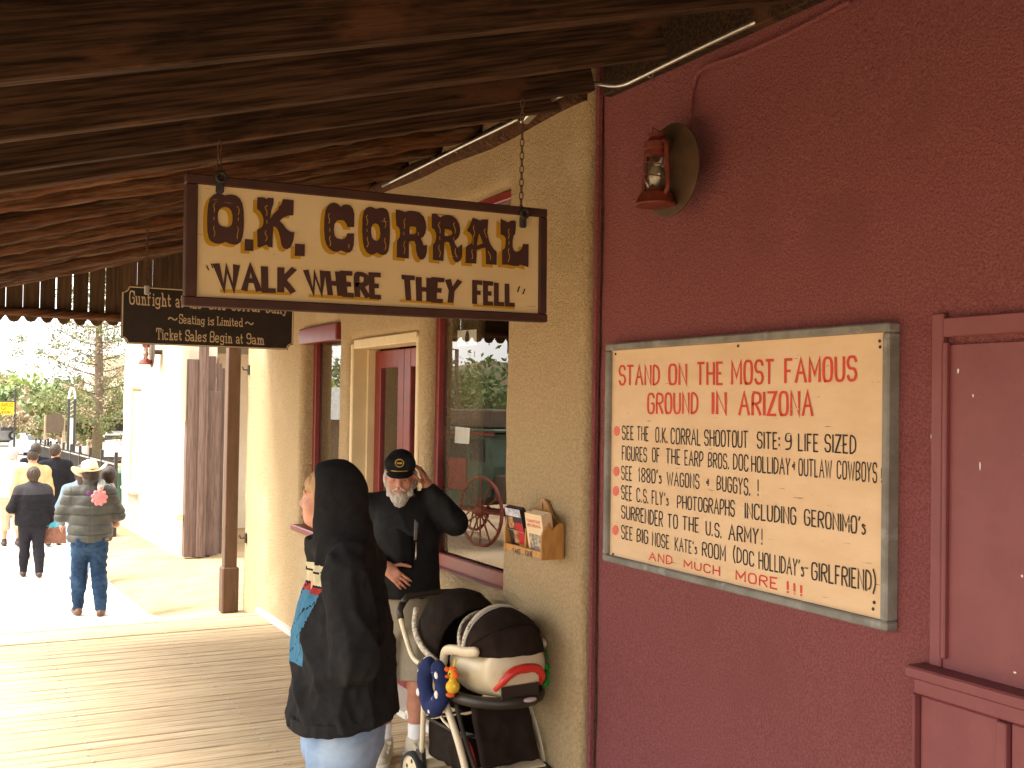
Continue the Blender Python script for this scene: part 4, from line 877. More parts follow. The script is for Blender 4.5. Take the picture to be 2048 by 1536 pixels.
# ------------------------------------------------------------------ wooden leaflet rack on the tan wall
m_oak = mat('varnished pine', (.46, .235, .062), (.36, .165, .042), 6, (6, 6, 1.2), rough=.38, bump=.08, bscale=12, bvec=(12, 12, 1), spec=.45)
xb, xf = WALL - .012, WALL - .125
y0 = onX(1014, 1080, xf).y; y1 = onX(1087, 1100, xf).y; zb = (onX(1014, 1103, xf).z + onX(1087, 1117, xf).z) / 2; zf = onX(1015, 1086, xf).z
zback = onX(1035, 1028, xb).z; zpk = onX(1062, 993, xb).z; ym = (y0 + y1) / 2; hw = (y0 - y1) / 2
rack = empty('leaflet_rack', (WALL, ym, zb), label='small varnished wooden leaflet rack marked TAKE ONE on the tan wall', cat='rack'); TR_ = Matrix.Translation((-WALL, -ym, -zb))
def rk(o): o.data.transform(TR_); return o
prof = [(-hw, zb), (hw, zb), (hw, zback - .005)] + [(hw * (1 - t) * (1 - .25 * math.sin(t * math.pi)), zback + (zpk - zback) * (.5 - .5 * math.cos(t * math.pi))) for t in np.linspace(.12, .9, 7)] + [(0, zpk)] + [(-hw * (1 - t) * (1 - .25 * math.sin(t * math.pi)), zback + (zpk - zback) * (.5 - .5 * math.cos(t * math.pi))) for t in np.linspace(.9, .12, 7)] + [(-hw, zback - .005)]
rk(MB().prism([(-p[0], p[1]) for p in prof], .014, (xb, ym, 0), (0, -1, 0), (0, 0, 1)).build('back_board', m_oak, rack))
hole = MB().ball((xb - .015, ym, zpk - .035), (.002, .006, .02), 10, 6); rk(hole.build('hanging_slot', M['iron'], rack))
D_ = xb - xf
for s_ in (-1, 1):
    sp = [(0, zb), (D_, zb), (D_, zf + .075), (D_ * .93, zf + .10), (D_ * .75, zf + .115), (D_ * .62, zf + .14), (D_ * .5, zback - .03), (D_ * .2, zback), (0, zback + .005)]
    yy = ym + s_ * (hw - .006)
    rk(MB().prism(sp, .012 * (1 if s_ > 0 else -1), (xb - .014, yy, 0), (-1, 0, 0), (0, 0, 1)).build('side_board', m_oak, rack))
rk(MB().box(((xb + xf) / 2 - .007, ym, zb + .006), (D_ - .016, 2 * hw - .03, .012)).build('base_board', m_oak, rack))
rk(MB().box((xf - .006, ym, (zb + zf) / 2 + .003), (.012, 2 * hw + .016, zf - zb), bev=.003).build('front_rail', m_oak, rack))
rk(MB().box(((xb + xf) / 2 - .008, ym, zb + .07), (D_ - .02, .008, .12)).build('divider', m_oak, rack))
rk(MB().tube([(xf - .002, ym + hw - .01, zf + .075), (xf - .006, ym, zf + .072)], .002, 5).build('wire', M['steel'], rack))
tbR = board_map('X', xf - .0125, (xf, 0, 0)); b = MB()
word(b, 'TAKE', [(1025, 1097), (1041, 1099), (1041, 1109), (1026, 1107)], tbR, (.8, .7), lift0=.0008); rk(b.build('word', M['iron'], rack)); b = MB(); word(b, 'ONE', [(1051, 1101), (1066, 1104), (1066, 1114), (1052, 1111)], tbR, (.8, .7), lift0=.0008); rk(b.build('word', M['iron'], rack))
# leaflets: two stacks leaning in the rack
def leaflets(label, yc, wd, hgt, cols, lean, covers, n, xo):
    t = empty('leaflet_stack', (xo, yc, zb + .014), label=label, cat='leaflets'); rt = Matrix.Rotation(lean, 3, 'Y'); base = Vector((0, 0, 0))
    for i in range(n):
        c = rt @ Vector((i * .0042, random.uniform(-.002, .002), hgt / 2 + random.uniform(-.004, .004))); MB().box(c, (.0030, wd, hgt), rt).build('leaflet', cols[0], t)
    for (u0, u1, v0, v1, m_, k) in covers:
        c = rt @ Vector((-.0018 - .0003 * k, 0, 0)); P_ = [rt @ Vector((-.0020 - .0003 * k, wd * (.5 - u), hgt * v)) for u, v in ((u0, v0), (u1, v0), (u1, v1), (u0, v1))]; MB().quad(*P_).build('print', m_, t)
mk = lambda n, c, c2=None: mat(n, c, c2, 30, rough=.35, spec=.5)
c_dk = mk('leaflet black', (.02, .015, .02)); c_rd = mk('leaflet crimson', (.42, .01, .02)); c_sk = mk('leaflet flesh tone', (.55, .30, .13), (.12, .05, .03)); c_wh = mk('leaflet white', (.62, .62, .66), (.3, .3, .4)); c_ye = mk('leaflet yellow', (.5, .38, .05), (.08, .06, .03)); c_cr = mat('leaflet cream', (.72, .55, .35), (.68, .5, .3), 9, rough=.5); c_ph = mat('leaflet old photograph', (.46, .40, .31), (.13, .11, .08), 60, rough=.5, lo=.4, hi=.6); c_br = mat('leaflet brown edge', (.30, .18, .10))
wl = hw - .02
leaflets('dark glossy leaflets with a crimson cover in the left of the rack', ym + hw / 2, wl * .98, .215, [c_dk], R(-14), [(.02, .98, .80, .99, c_wh, 1), (.50, .98, .12, .66, c_rd, 1), (.10, .46, .50, .78, c_sk, 2), (.30, .58, .14, .48, c_sk, 3), (.52, .96, .0, .14, c_ye, 2)], 8, xf + .028)
leaflets('cream leaflets with red title and an old photograph in the right of the rack', ym - hw / 2, wl * .98, .20, [c_cr], R(-9), [(.14, .88, .05, .50, c_ph, 1)], 14, xf + .022)
b = MB(); tbL = lambda u, v, l: Vector((0, 0, 0))
for (txt, v) in (('TOMBSTONE', .78), ('HISTORAMA', .67)):
    st, W_ = strokes(txt); rt = Matrix.Rotation(R(-9), 3, 'Y')
    for i, q in enumerate(st): ribbon(b, q, (.6, .7), lambda u, vv, l: Vector((xf + .022, ym - hw / 2, zb + .014)) + rt @ Vector((-.0024 - l, wl * .98 * (.5 - .1 - .8 * u / W_), .20 * (v + .07 * vv / 10))), .0001 * (i % 4), i)
st_par = [o for o in bpy.data.objects if o.name.startswith('leaflet_stack')][-1]
o = b.build('title', m_redl, st_par); o.data.transform(Matrix.Translation(-Vector(st_par.location)))

# ------------------------------------------------------------------ pale adobe building beyond the alley, with its gate
GY = 16.35; AEND = 22.75
ab = empty('adobe_building', (ADOBE, GY, -.4), label='sunlit pale adobe building beyond the alley gate', cat='building'); TA = Matrix.Translation((-ADOBE, -GY, .4))
def ap(o): o.data.transform(TA); return o
s = SDF((ADOBE - .2, GY - .1, -.85), (ADOBE + .62, AEND + .15, 3.95), .05); s.rbox((ADOBE + .25, (GY + .25 + AEND) / 2, 1.5), (.25, (AEND - GY - .25) / 2, 2.2), .06, k=0)
ny0, ny1 = onX(279, 880, ADOBE).y, onX(257, 880, ADOBE).y
s.rbox((ADOBE, (ny0 + ny1) / 2, 1.25), (.13, (ny1 - ny0) / 2, .93), .02, k=.04, op='sub')
s.ell(onX(330, 775, ADOBE + .0), (.05, .16, .45), k=.03, op='sub')
me = s.mesh('wall', M['adobe'], fold=lambda V: wob(V) * 2.0); ap(put('wall', me, ab))
m_bare = mat('bare adobe bricks', (.36, .22, .14), (.24, .15, .10), 9, rough=.95, bump=.8, bscale=20, bdist=.03)
pc = onX(330, 772, ADOBE + .045); b = MB(); n = 22
b.add([(pc.x, pc.y + .17 * math.cos(k * 2 * math.pi / n) * (1 + .4 * mnoise.noise((k * .9, 2, 0))), pc.z + .42 * math.sin(k * 2 * math.pi / n) * (1 + .3 * mnoise.noise((k * .8, 7, 0)))) for k in range(n)], [tuple(range(n))]); ap(b.build('bare_patch', m_bare, ab))
ap(MB().box((ADOBE + .10, (ny0 + ny1) / 2, 1.25), (.05, (ny1 - ny0) - .06, 1.80)).build('shutter', M['adobe'], ab))
ap(MB().box((ADOBE + .0, (ny0 + ny1) / 2, .30), (.24, (ny1 - ny0) + .1, .06), bev=.01).build('sill', M['adobe'], ab))
p0, p1 = onX(367, 690, ADOBE - .05), onX(364, 842, ADOBE - .05)
ap(MB().tube([(p0.x, p0.y, 3.6), (p0.x, p0.y, p1.z)], .055, 10).build('down_pipe', M['adobe'], ab, smooth=True))
for q in ((360, 835), (359, 1033)): c = onX(*q, ADOBE - .04); ap(MB().box(c, (.10, .10, .09), bev=.01).build('hinge_block', M['cream'], ab))
ap(MB().box((ADOBE + 2.6, (GY + AEND) / 2 + .2, 3.5), (5.0, AEND - GY - .4, .1)).build('roof', M['adobe'], ab)); ap(MB().box((ADOBE + 2.6, AEND - .05, 1.3), (4.6, .3, 4.3)).build('end_wall', M['adobe'], ab))
lantern(onX(311, 704, ADOBE - .1) + Vector((.098, 0, 0)), 1.35, 'far oil lantern on a round disc on the sunlit adobe wall')
gt = empty('alley_gate', (onY(410, 1112, GY).x, GY, -.33), label='weathered grey brown plank gate standing half open in the alley', cat='gate'); TGt = Matrix.Translation(-Vector(gt.location))
def gg(o): o.data.transform(TGt); return o
def gbox(name, pxa, pxb, pya, pyb, dep=.06, yoff=0.0, m=None):
    a, c = onY(pxa, pya, GY + yoff), onY(pxb, pyb, GY + yoff); zb_ = min(c.z, -.31)
    return gg(MB().box(((a.x + c.x) / 2, GY + yoff + dep / 2, (a.z + zb_) / 2), (abs(c.x - a.x), dep, a.z - zb_), bev=.006).build(name, m or M['gate'], gt))
gbox('gate_post', 376, 391, 718, 1113, .16); gbox('board', 391.5, 400, 722, 1114, .06, .02); gbox('frame', 400.5, 410, 690, 1116, .09, -.03)
gbox('frame', 402, 410.5, 640, 786, .05, -.06)
tops = (712, 712, 716, 726, 736); 
for i, (a, tp_) in enumerate(zip((413.5, 419.5, 425.5, 431.5, 437.5), tops)): gbox('board', a, a + 5.4, tp_, 1117 + i * 1.5, .03, .12 + .1 * i)
gbox('rail', 413.5, 442, 782, 786, .04, .08)
tag(MB().box((6.4, 21.3, 1.2), (5.4, .3, 3.4)).build('yard_wall', M['adobe']), 'sunlit pale wall at the back of the alley behind the gate', 'wall')
# ------------------------------------------------------------------ people
m_skin = mat('skin', (.52, .275, .185), (.47, .225, .145), 14, rough=.55, spec=.35, bump=.08, bscale=90); m_skin2 = mat('ruddy skin', (.46, .215, .145), (.40, .165, .105), 16, rough=.55, spec=.35, bump=.1, bscale=80)
m_eyew = mat('eye white', (.62, .58, .52)); m_iris = mat('dark iris', (.03, .02, .015), rough=.2); m_lip = mat('lips', (.42, .14, .11), rough=.5)
def cloth(name, c, c2=None, sc=40, rough=.9, bump=.25, bs=220, c3=None): return mat(name, c, c2 or tuple(x * .8 for x in c), sc, rough=rough, spec=.12, bump=bump, bscale=bs, bdist=.002, col3=c3, scale3=3, lo3=.45, hi3=.7)
m_shoe_dk = mat('dark shoe leather', (.05, .03, .02), rough=.5); m_hair_dk = mat('dark hair', (.025, .017, .012), (.05, .032, .022), 60, (1, 1, .3), rough=.6, bump=.4, bscale=120); m_hair_br = mat('brown hair', (.035, .021, .014), (.06, .036, .022), 60, (1, 1, .3), rough=.6, bump=.4, bscale=120); m_hair_bl = mat('fair hair', (.42, .25, .11), (.32, .18, .07), 50, (1, 1, .3), rough=.55, bump=.4, bscale=140); m_grey = mat('grey white hair', (.50, .47, .43), (.34, .31, .28), 70, (1, 1, .35), rough=.7, bump=.6, bscale=160)
def frame3(fwd, up=(0, 0, 1)):
    f = Vector(fwd).normalized(); r_ = f.cross(Vector(up)).normalized(); u = r_.cross(f); return np.array([[r_.x, f.x, u.x], [r_.y, f.y, u.y], [r_.z, f.z, u.z]], float)   # columns: right, forward, up
def hpnt(c, F, k): return lambda x, y, z: np.array(c) + F @ (np.array([x, y, z]) * k)
def add_head(s, c, F, k=1.0, face=True):
    P_ = hpnt(c, F, k)
    s.ell(P_(0, -.012, .030), np.array((.076, .096, .092)) * k, F, k=.02); s.ell(P_(0, .018, -.030), np.array((.062, .074, .082)) * k, F, k=.03); s.ell(P_(0, .052, -.082), np.array((.032, .034, .026)) * k, F, k=.03)
    s.cone(P_(0, -.02, -.05), P_(0, -.035, -.16), .056 * k, .062 * k, k=.03)
    for sx in (-1, 1):
        s.ell(P_(sx * .078, -.008, -.008), np.array((.011, .021, .032)) * k, F, k=.008)
        s.ell(P_(sx * .042, .060, -.026), np.array((.026, .024, .026)) * k, F, k=.02)
    if face:
        s.cone(P_(-.036, .077, .026), P_(.036, .077, .026), .013 * k, k=.015)
        for sx in (-1, 1): s.ell(P_(sx * .032, .092, .006), np.array((.019, .014, .012)) * k, F, k=.010, op='sub')
        s.cone(P_(0, .080, .014), P_(0, .099, -.020), .008 * k, .0115 * k, k=.012); s.ell(P_(0, .092, -.027), np.array((.018, .014, .009)) * k, F, k=.006)
        s.ell(P_(0, .084, -.052), np.array((.024, .012, .0065)) * k, F, k=.005); s.ell(P_(0, .082, -.063), np.array((.021, .012, .007)) * k, F, k=.005); s.ell(P_(0, .097, -.0575), np.array((.022, .008, .0022)) * k, F, k=.003, op='sub')
def add_eyes(root, c, F, k=1.0):
    P_ = hpnt(c, F, k)
    for sx in (-1, 1):
        e = MB().ball(P_(sx * .032, .0675, .004), .0118 * k, 12, 8).build('eye', m_eyew, root, smooth='all'); MB().ball(P_(sx * .032, .0755, .004), .0056 * k, 8, 6).build('iris', m_iris, e, smooth='all')
def add_hand(s, wrist, fdir, pnorm, side, k=1.0, curl=.5, spread=.10):
    """fdir: from wrist to knuckles, pnorm: out of the palm, side=+1 if the thumb lies towards fdir x pnorm"""
    f = Vector(fdir).normalized(); n = Vector(pnorm); n = (n - f * n.dot(f)).normalized(); t = f.cross(n) * side; w = Vector(wrist)
    F = np.array([[t.x, f.x, n.x], [t.y, f.y, n.y], [t.z, f.z, n.z]])
    s.rbox(w + f * .050 * k, (.038 * k, .050 * k, .015 * k), .013 * k, F, k=.012); s.cone(w - f * .03 * k, w + f * .02 * k, .026 * k, .028 * k, k=.02)
    for i, (o_, L_) in enumerate(((.029, .072), (.010, .082), (-.010, .076), (-.028, .060))):
        p = w + (f * .094 + t * o_) * k; d = (f + t * (spread * (1.2 - .8 * i))).normalized(); a = curl * (1 + .12 * i); seg = L_ * k / 2.6; r_ = .0088 * k
        for j, fr in enumerate((1.0, .9, .7)):
            ang = a * (j + .6) * .55; dd = d * math.cos(ang) + n * math.sin(ang); q = p + dd * seg * fr; s.cone(p, q, r_, r_ * .93, k=.004); p = q; r_ *= .93
    p = w + (f * .030 + t * .034 + n * .006) * k; r_ = .0115 * k
    for (a, L_) in ((.95, .040), (.6, .032), (.45, .026)):
        d = (f * math.cos(a) + t * math.sin(a) + n * .25).normalized(); q = p + d * L_ * k; s.cone(p, q, r_, r_ * .92, k=.006); p = q; r_ *= .92
def add_shoe(s, ank, toe, k=1.0, h=.0):
    """ankle joint, toe direction"""
    a = Vector(ank); d = Vector(toe).normalized(); g = a.z
    s.cone((a.x - d.x * .035, a.y - d.y * .035, .042 * k + h), (a.x + d.x * .07, a.y + d.y * .07, .045 * k + h), .043 * k, .045 * k, k=.02)
    s.cone((a.x + d.x * .07, a.y + d.y * .07, .042 * k + h), (a.x + d.x * .165 * k, a.y + d.y * .165 * k, .034 * k + h), .044 * k, .034 * k, k=.03); s.cone((a.x, a.y, .05 + h), (a.x - d.x * .01, a.y - d.y * .01, .10 + h), .046 * k, .044 * k, k=.02)
def slice_mat(fn): return lambda C_: np.array([fn(*c) for c in C_])

class Fig:
    def __init__(f, loc, rz, H, label, group=None, res=.013):
        f.root = empty('person', loc, rz, label, 'person', group); f.H = H; f.res = res; f.j = j = {}
        j['hipR'] = (.052 * H, 0, .515 * H); j['hipL'] = (-.052 * H, 0, .515 * H); j['kneeR'] = (.056 * H, .01, .285 * H); j['kneeL'] = (-.056 * H, .01, .285 * H); j['ankR'] = (.056 * H, -.01, .05 * H); j['ankL'] = (-.056 * H, -.01, .05 * H)
        j['pel'] = (0, 0, .53 * H); j['waist'] = (0, 0, .61 * H); j['chest'] = (0, 0, .72 * H); j['shR'] = (.106 * H, 0, .790 * H); j['shL'] = (-.106 * H, 0, .790 * H); j['neck'] = (0, -.005, .84 * H); j['head'] = (0, .012, .925 * H)
        j['elR'] = (.15 * H, -.03, .63 * H); j['elL'] = (-.15 * H, -.03, .63 * H); j['wrR'] = (.16 * H, .03, .48 * H); j['wrL'] = (-.16 * H, .03, .48 * H); f.headF = frame3((0, 1, 0)); f.feet = {'R': (0, 1, 0), 'L': (0, 1, 0)}; f.lift = {'R': 0, 'L': 0}
        f.hand = {'R': ((0, .15, -1), (-1, 0, 0), -1, .6), 'L': ((0, .15, -1), (1, 0, 0), 1, .6)}; f.bulk = 1.0; f.rnd = 1.0
    def bounds(f, pad=.16):
        P_ = np.array(list(f.j.values())); lo = P_.min(0) - pad; hi = P_.max(0) + pad; lo[2] = -.02; hi[2] = max(hi[2], f.j['head'][2] + .16); return lo, hi
    def sdf(f, res=None, lo=None, hi=None):
        a, b_ = f.bounds(); return SDF(a if lo is None else lo, b_ if hi is None else hi, res or f.res)
    def torso(f, s, g=0.0, gw=0.0, fy=1.35, k=.05):
        H, j, B_ = f.H, f.j, f.bulk; fl = ((0, 1, 0), fy)
        s.cone(j['pel'], j['waist'], .092 * H * B_ + g + gw, .086 * H * B_ + g + gw, k=k, flat=fl); s.cone(j['waist'], j['chest'], .086 * H * B_ + g + gw * .8, .098 * H * B_ + g, k=k, flat=fl)
        s.cone(j['chest'], Vector(j['chest']).lerp(Vector(j['neck']), .55), .098 * H * B_ + g, .07 * H + g, k=k, flat=fl); s.cone(j['shL'], j['shR'], .040 * H + g, k=k, flat=((0, 1, 0), 1.1))
    def arm(f, s, sd_, g=0.0, to_wrist=1.0, k=.03):
        H, j = f.H, f.j; a, e, w_ = (Vector(j[q + sd_]) for q in ('sh', 'el', 'wr'))
        s.cone(a, e, .034 * H * f.rnd + g, .027 * H * f.rnd + g, k=k); s.cone(e, e.lerp(w_, to_wrist), .027 * H * f.rnd + g, .0185 * H + g * .9, k=k * .7)
    def leg(f, s, sd_, g=0.0, to=1.0, k=.03, gk=None):
        H, j = f.H, f.j; a, e, w_ = (Vector(j[q + sd_]) for q in ('hip', 'knee', 'ank')); gk = g if gk is None else gk
        s.cone(a, e, .055 * H + g, .034 * H + gk, k=k)
        if to > 0:
            m = e.lerp(w_, .35) + Vector((0, -.008 * H, 0)); s.cone(e, m, .033 * H + gk, .033 * H + gk, k=k * .6); s.cone(m, e.lerp(w_, to), .033 * H + gk, (.021 * H if to > .9 else .026 * H) + gk, k=k * .6)
    def body(f, m, face=True, hands='RL'):
        s = f.sdf(); f.torso(s, -.004)
        for q in 'RL':
            f.arm(s, q); f.leg(s, q, -.003); a = Vector(f.j['ank' + q]); d = Vector(f.feet[q]); s.cone(a, (a.x + d.x * .13, a.y + d.y * .13, .03 + f.lift[q]), .03, .026, k=.03)
            if q in hands: fd, pn, sd_, cu = f.hand[q]; add_hand(s, f.j['wr' + q], fd, pn, sd_, f.H / 1.78, cu)
        s.cone(f.j['chest'], f.j['neck'], .06, .054, k=.04); s.cone(f.j['neck'], Vector(f.j['head']) - Vector((0, .01, .06)), .052, .05, k=.03); add_head(s, f.j['head'], f.headF, f.H / 1.78, face)
        return put('body', s.mesh('body', m), f.root)
    def jacket(f, m, g=.02, gw=.02, hem=.47, fold_amp=.008, name='jacket', seed=1.0, cuff=.97, mat_fn=None, collar=True, sleeves='RL', skirt=None, extra=None, res=None, fs=(8, 8, 5)):
        s = f.sdf(res); f.torso(s, g, gw)
        j = f.j; H = f.H; zb_ = hem * H; s.cone(j['pel'], (j['pel'][0], j['pel'][1], zb_ - .06), .092 * H * f.bulk + g + gw, (.095 * H * f.bulk + g + gw) if skirt is None else skirt, k=.04, flat=((0, 1, 0), 1.3))
        s.cut((0, 0, zb_), (0, 0, -1))
        s2 = f.sdf(res)
        for q in sleeves: f.arm(s2, q, g * .85, cuff)
        hh = np.clip(.5 + .5 * (s.D - s2.D) / .03, 0, 1); s.D = s.D * (1 - hh) + s2.D * hh - .03 * hh * (1 - hh)
        if collar: s.cone(Vector(j['neck']) - Vector((0, 0, .04)), Vector(j['neck']) + Vector((0, -.008, .022)), .072, .066, k=.03)
        if extra: extra(s)
        return put(name, s.mesh(name, m, fold=folds(fold_amp, fs, seed) if fold_amp else None, mat_fn=mat_fn), f.root)
    def trousers(f, m, g=.016, to=.97, fold_amp=.007, name='trousers', seed=4.0, gk=None, res=None, belt=.62, fs=(9, 9, 6)):
        s = f.sdf(res); j = f.j; H = f.H; s.cone(j['pel'], (j['pel'][0], j['pel'][1], .60 * H), .094 * H * f.bulk + g * .7, .090 * H * f.bulk + g * .5, k=.04, flat=((0, 1, 0), 1.3))
        for q in 'RL': f.leg(s, q, g, to, gk=gk)
        s.cut((0, 0, belt * H), (0, 0, 1)); return put(name, s.mesh(name, m, fold=folds(fold_amp, fs, seed) if fold_amp else None), f.root)
    def shoes(f, m, k=1.0, res=None):
        for q in 'RL':
            a = np.array(f.j['ank' + q]); s = SDF(a - np.array((.24, .24, a[2] + .03)), a + np.array((.24, .24, .10)), res or min(f.res, .01)); add_shoe(s, f.j['ank' + q], f.feet[q], k * f.H / 1.75, f.lift[q]); s.cut((0, 0, f.lift[q] + .002), (0, 0, -1)); put('shoe', s.mesh('shoe', m), f.root)
    def hair(f, m, drop=.0, vol=.012, fold_amp=.006, name='hair', front=.02, res=None):
        c = np.array(f.j['head']); k = f.H / 1.78; P_ = hpnt(c, f.headF, k); s = SDF(c - .24, c + .20, res or min(f.res, .010))
        s.ell(P_(0, -.016, .032), np.array((.078, .098, .094)) * k + vol, f.headF, k=0)
        s.ell(P_(0, .085, -.055), np.array((.075, .075, .105)) * k, f.headF, k=.02, op='sub'); s.ell(P_(0, -.03, -.19), np.array((.2, .2, .10)) * k, f.headF, k=.02, op='sub')
        if drop: s.cone(P_(0, -.05, .02), P_(0, -.065, -drop), .078 * k, .062 * k, k=.03)
        return put(name, s.mesh(name, m, fold=folds(fold_amp, (30, 30, 10), 3)), f.root)
def ground_at(px_, py_):
    z = -.2
    for _ in range(30): p = onZ(px_, py_, z); z = walk_z(p.y)
    return onZ(px_, py_, z)
def fit(px_, foot, head):
    g = ground_at(px_, foot); return g, depth(g) * (foot - head) / FPX
AWAY = lambda p, extra=0.0: math.atan2(-0.02, 1) + R(extra)

# --- the man in the straw hat, seen from behind
g, h_ = fit(176, 1233, 907)
c = Fig(g, R(-4), 1.63, 'man in a straw cowboy hat, grey quilted jacket and dark jeans walking away', res=.011); c.bulk = 1.16; c.rnd = 1.1; H = c.H
hs2 = h_ / 1.74
c.root.scale = (hs2,) * 3
j = c.j; j['elR'] = (.275, .06, 1.08); j['wrR'] = (.14, .30, 1.08); j['elL'] = (-.275, .06, 1.08); j['wrL'] = (-.14, .30, 1.05); j['kneeR'] = (.10, .03, .46); j['ankR'] = (.125, -.03, .085); j['kneeL'] = (-.095, .09, .48); j['ankL'] = (-.10, .12, .085); j['head'] = (-.01, .03, 1.49)
c.headF = frame3((-.25, 1, -.05)); c.feet = {'R': (.15, 1, 0), 'L': (-.25, 1, 0)}; c.hand = {'R': ((-1, .1, .1), (0, -1, 0), 1, .8), 'L': ((1, .1, .1), (0, -1, 0), -1, .8)}
c.body(m_skin2, face=False); m_quilt = cloth('grey quilted nylon', (.078, .078, .068), (.06, .06, .052), 12, .5, .15, 60)
def quilt(V):   # stitched horizontal channels
    o_ = np.abs(np.sin((V[:, 2] - .78) * math.pi / .105)) ** .45; o2 = np.abs(np.sin(V[:, 0] * math.pi / .19)) ** .25
    return .022 * (o_ * (.7 + .3 * o2) - .75) + np.array([.004 * mnoise.noise(Vector(p) * 18) for p in V])
s = c.sdf(.010); c.torso(s, .034, .012); s.cone(j['pel'], (0, 0, .78), .092 * H * 1.16 + .045, .092 * H * 1.16 + .03, k=.04, flat=((0, 1, 0), 1.3)); s.cut((0, 0, .80), (0, 0, -1)); s2 = c.sdf(.010)
for q in 'RL': c.arm(s2, q, .034, .95)
hh = np.clip(.5 + .5 * (s.D - s2.D) / .04, 0, 1); s.D = s.D * (1 - hh) + s2.D * hh - .04 * hh * (1 - hh); s.cone(Vector(j['neck']) - Vector((0, 0, .04)), Vector(j['neck']) + Vector((0, -.005, .05)), .085, .08, k=.03)
put('jacket', s.mesh('jacket', m_quilt, fold=quilt), c.root)
m_jean = cloth('dark blue denim', (.020, .042, .085), (.012, .026, .055), 26, .9, .3, 180, c3=(.045, .085, .15)); c.trousers(m_jean, .018, .99, .010, fs=(6, 6, 13), res=.010, gk=.024); c.shoes(mat('brown boots', (.16, .075, .04), (.10, .05, .03), 12, rough=.5))
c.hair(m_hair_dk, .02)
for sx in (-1, 1): MB().box((sx * .095, -.152, .80), (.10, .012, .11), Matrix.Rotation(R(sx * 12), 3, 'Z'), bev=.006).build('back_pocket', m_jean, c.root)
MB().box((.165, -.115, .835), (.05, .012, .03), Matrix.Rotation(R(35), 3, 'Z'), bev=.003).build('leather_patch', mat('tan leather patch', (.25, .14, .07)), c.root)
m_straw = mat('cream straw', (.72, .62, .44), (.62, .52, .34), 60, rough=.8, bump=.3, bscale=120); hc = Vector(j['head']) + Vector((0, 0, .055)); b = MB(); N_ = 32; prof = [(.195, .0), (.185, .0), (.14, -.012), (.100, -.004), (.093, .03), (.087, .085), (.075, .118), (.045, .125), (.0, .108)]
for i, (r_, z_) in enumerate(prof):
    for k in range(N_):
        a = 2 * math.pi * k / N_; up_ = (abs(math.cos(a)) ** 2.2) * .075 * max(0, (r_ - .11) / .085); dip = -.02 * math.sin(a) ** 2 * max(0, (r_ - .11) / .085); cr_ = -.018 * max(0, math.cos(a) ** 2 - .6) if r_ < .08 else 0
        b.v.append((r_ * math.cos(a) * .93, r_ * math.sin(a) * 1.1, z_ + up_ + dip + cr_))
b.f = [[i * N_ + k, i * N_ + (k + 1) % N_, (i + 1) * N_ + (k + 1) % N_, (i + 1) * N_ + k] for i in range(len(prof) - 1) for k in range(N_)]; b.mi = [0] * len(b.f)
o = b.build('hat', m_straw, c.root, smooth='all', loc=hc, rot=(R(-12), R(-6), R(14))); md = o.modifiers.new('thick', 'SOLIDIFY'); md.thickness = .005
MB().tube([(.0935 * .93 * 1.03 * math.cos(a), .0935 * 1.1 * 1.03 * math.sin(a), .018) for a in np.linspace(0, 2 * math.pi, 25)[:-1]], .009, 5, closed=True).build('hat_band', mat('tan hat band', (.40, .28, .15)), o)
MB().ball((-.03, -.178, 1.33), (.03, .006, .022), 10, 6).build('jacket_emblem', mat('purple stitching', (.14, .03, .14), (.2, .06, .2), 60), c.root)
# child carried on his far side: an arm over his shoulder, a pink toy in the hand
ch = empty('person', c.root.location, c.root.rotation_euler.z, 'child in a striped top carried over the shoulder of the man in the straw hat', 'person'); ch.scale = c.root.scale
cc = Vector((.17, .26, 1.12)); s = SDF((-.10, -.30, .80), (.45, .55, 1.66), .010); s.cone(cc, cc + Vector((0, -.04, .22)), .085, .08, k=.03); add_head(s, cc + Vector((.02, -.02, .345)), frame3((.3, 1, 0)), .80, False); s.cone(cc + Vector((0, -.03, .2)), cc + Vector((.01, -.03, .27)), .04, .04, k=.03)
sh_ = cc + Vector((-.02, -.06, .19)); el = Vector((.10, -.02, 1.42)); wr = Vector((.085, -.195, 1.375)); s.cone(sh_, el, .034, .03, k=.02); s.cone(el, wr, .028, .022, k=.02); add_hand(s, wr, (-.25, -.35, -1), (0, 1, 0), 1, .62, .4)
for sx in (-1, 1): s.cone(cc + Vector((sx * .06, 0, -.02)), cc + Vector((sx * .10, -.12, -.16)), .05, .04, k=.03)
put('body', s.mesh('body', m_skin), ch); m_str = mat('striped knit', (.05, .05, .055), rough=.9); tn = m_str.node_tree; wv = tn.nodes.new('ShaderNodeTexWave'); wv.inputs['Scale'].default_value = 16; wv.bands_direction = 'Y'; tcn = tn.nodes.new('ShaderNodeTexCoord'); crn = tn.nodes.new('ShaderNodeValToRGB'); crn.color_ramp.interpolation = 'CONSTANT'; crn.color_ramp.elements[0].color = (.03, .03, .035, 1); crn.color_ramp.elements[1].position = .5; crn.color_ramp.elements[1].color = (.6, .58, .55, 1)
tn.links.new(tcn.outputs['Object'], wv.inputs['Vector']); tn.links.new(wv.outputs['Fac'], crn.inputs['Fac']); tn.links.new(crn.outputs[0], tn.nodes['Principled BSDF'].inputs['Base Color'])
s = SDF((-.10, -.30, .80), (.45, .55, 1.66), .010); s.cone(cc, cc + Vector((0, -.04, .22)), .097, .092, k=.03); s.cone(sh_, el, .046, .042, k=.02); s.cone(el, Vector(el).lerp(wr, .86), .040, .034, k=.02); put('striped_top', s.mesh('striped_top', m_str), ch)
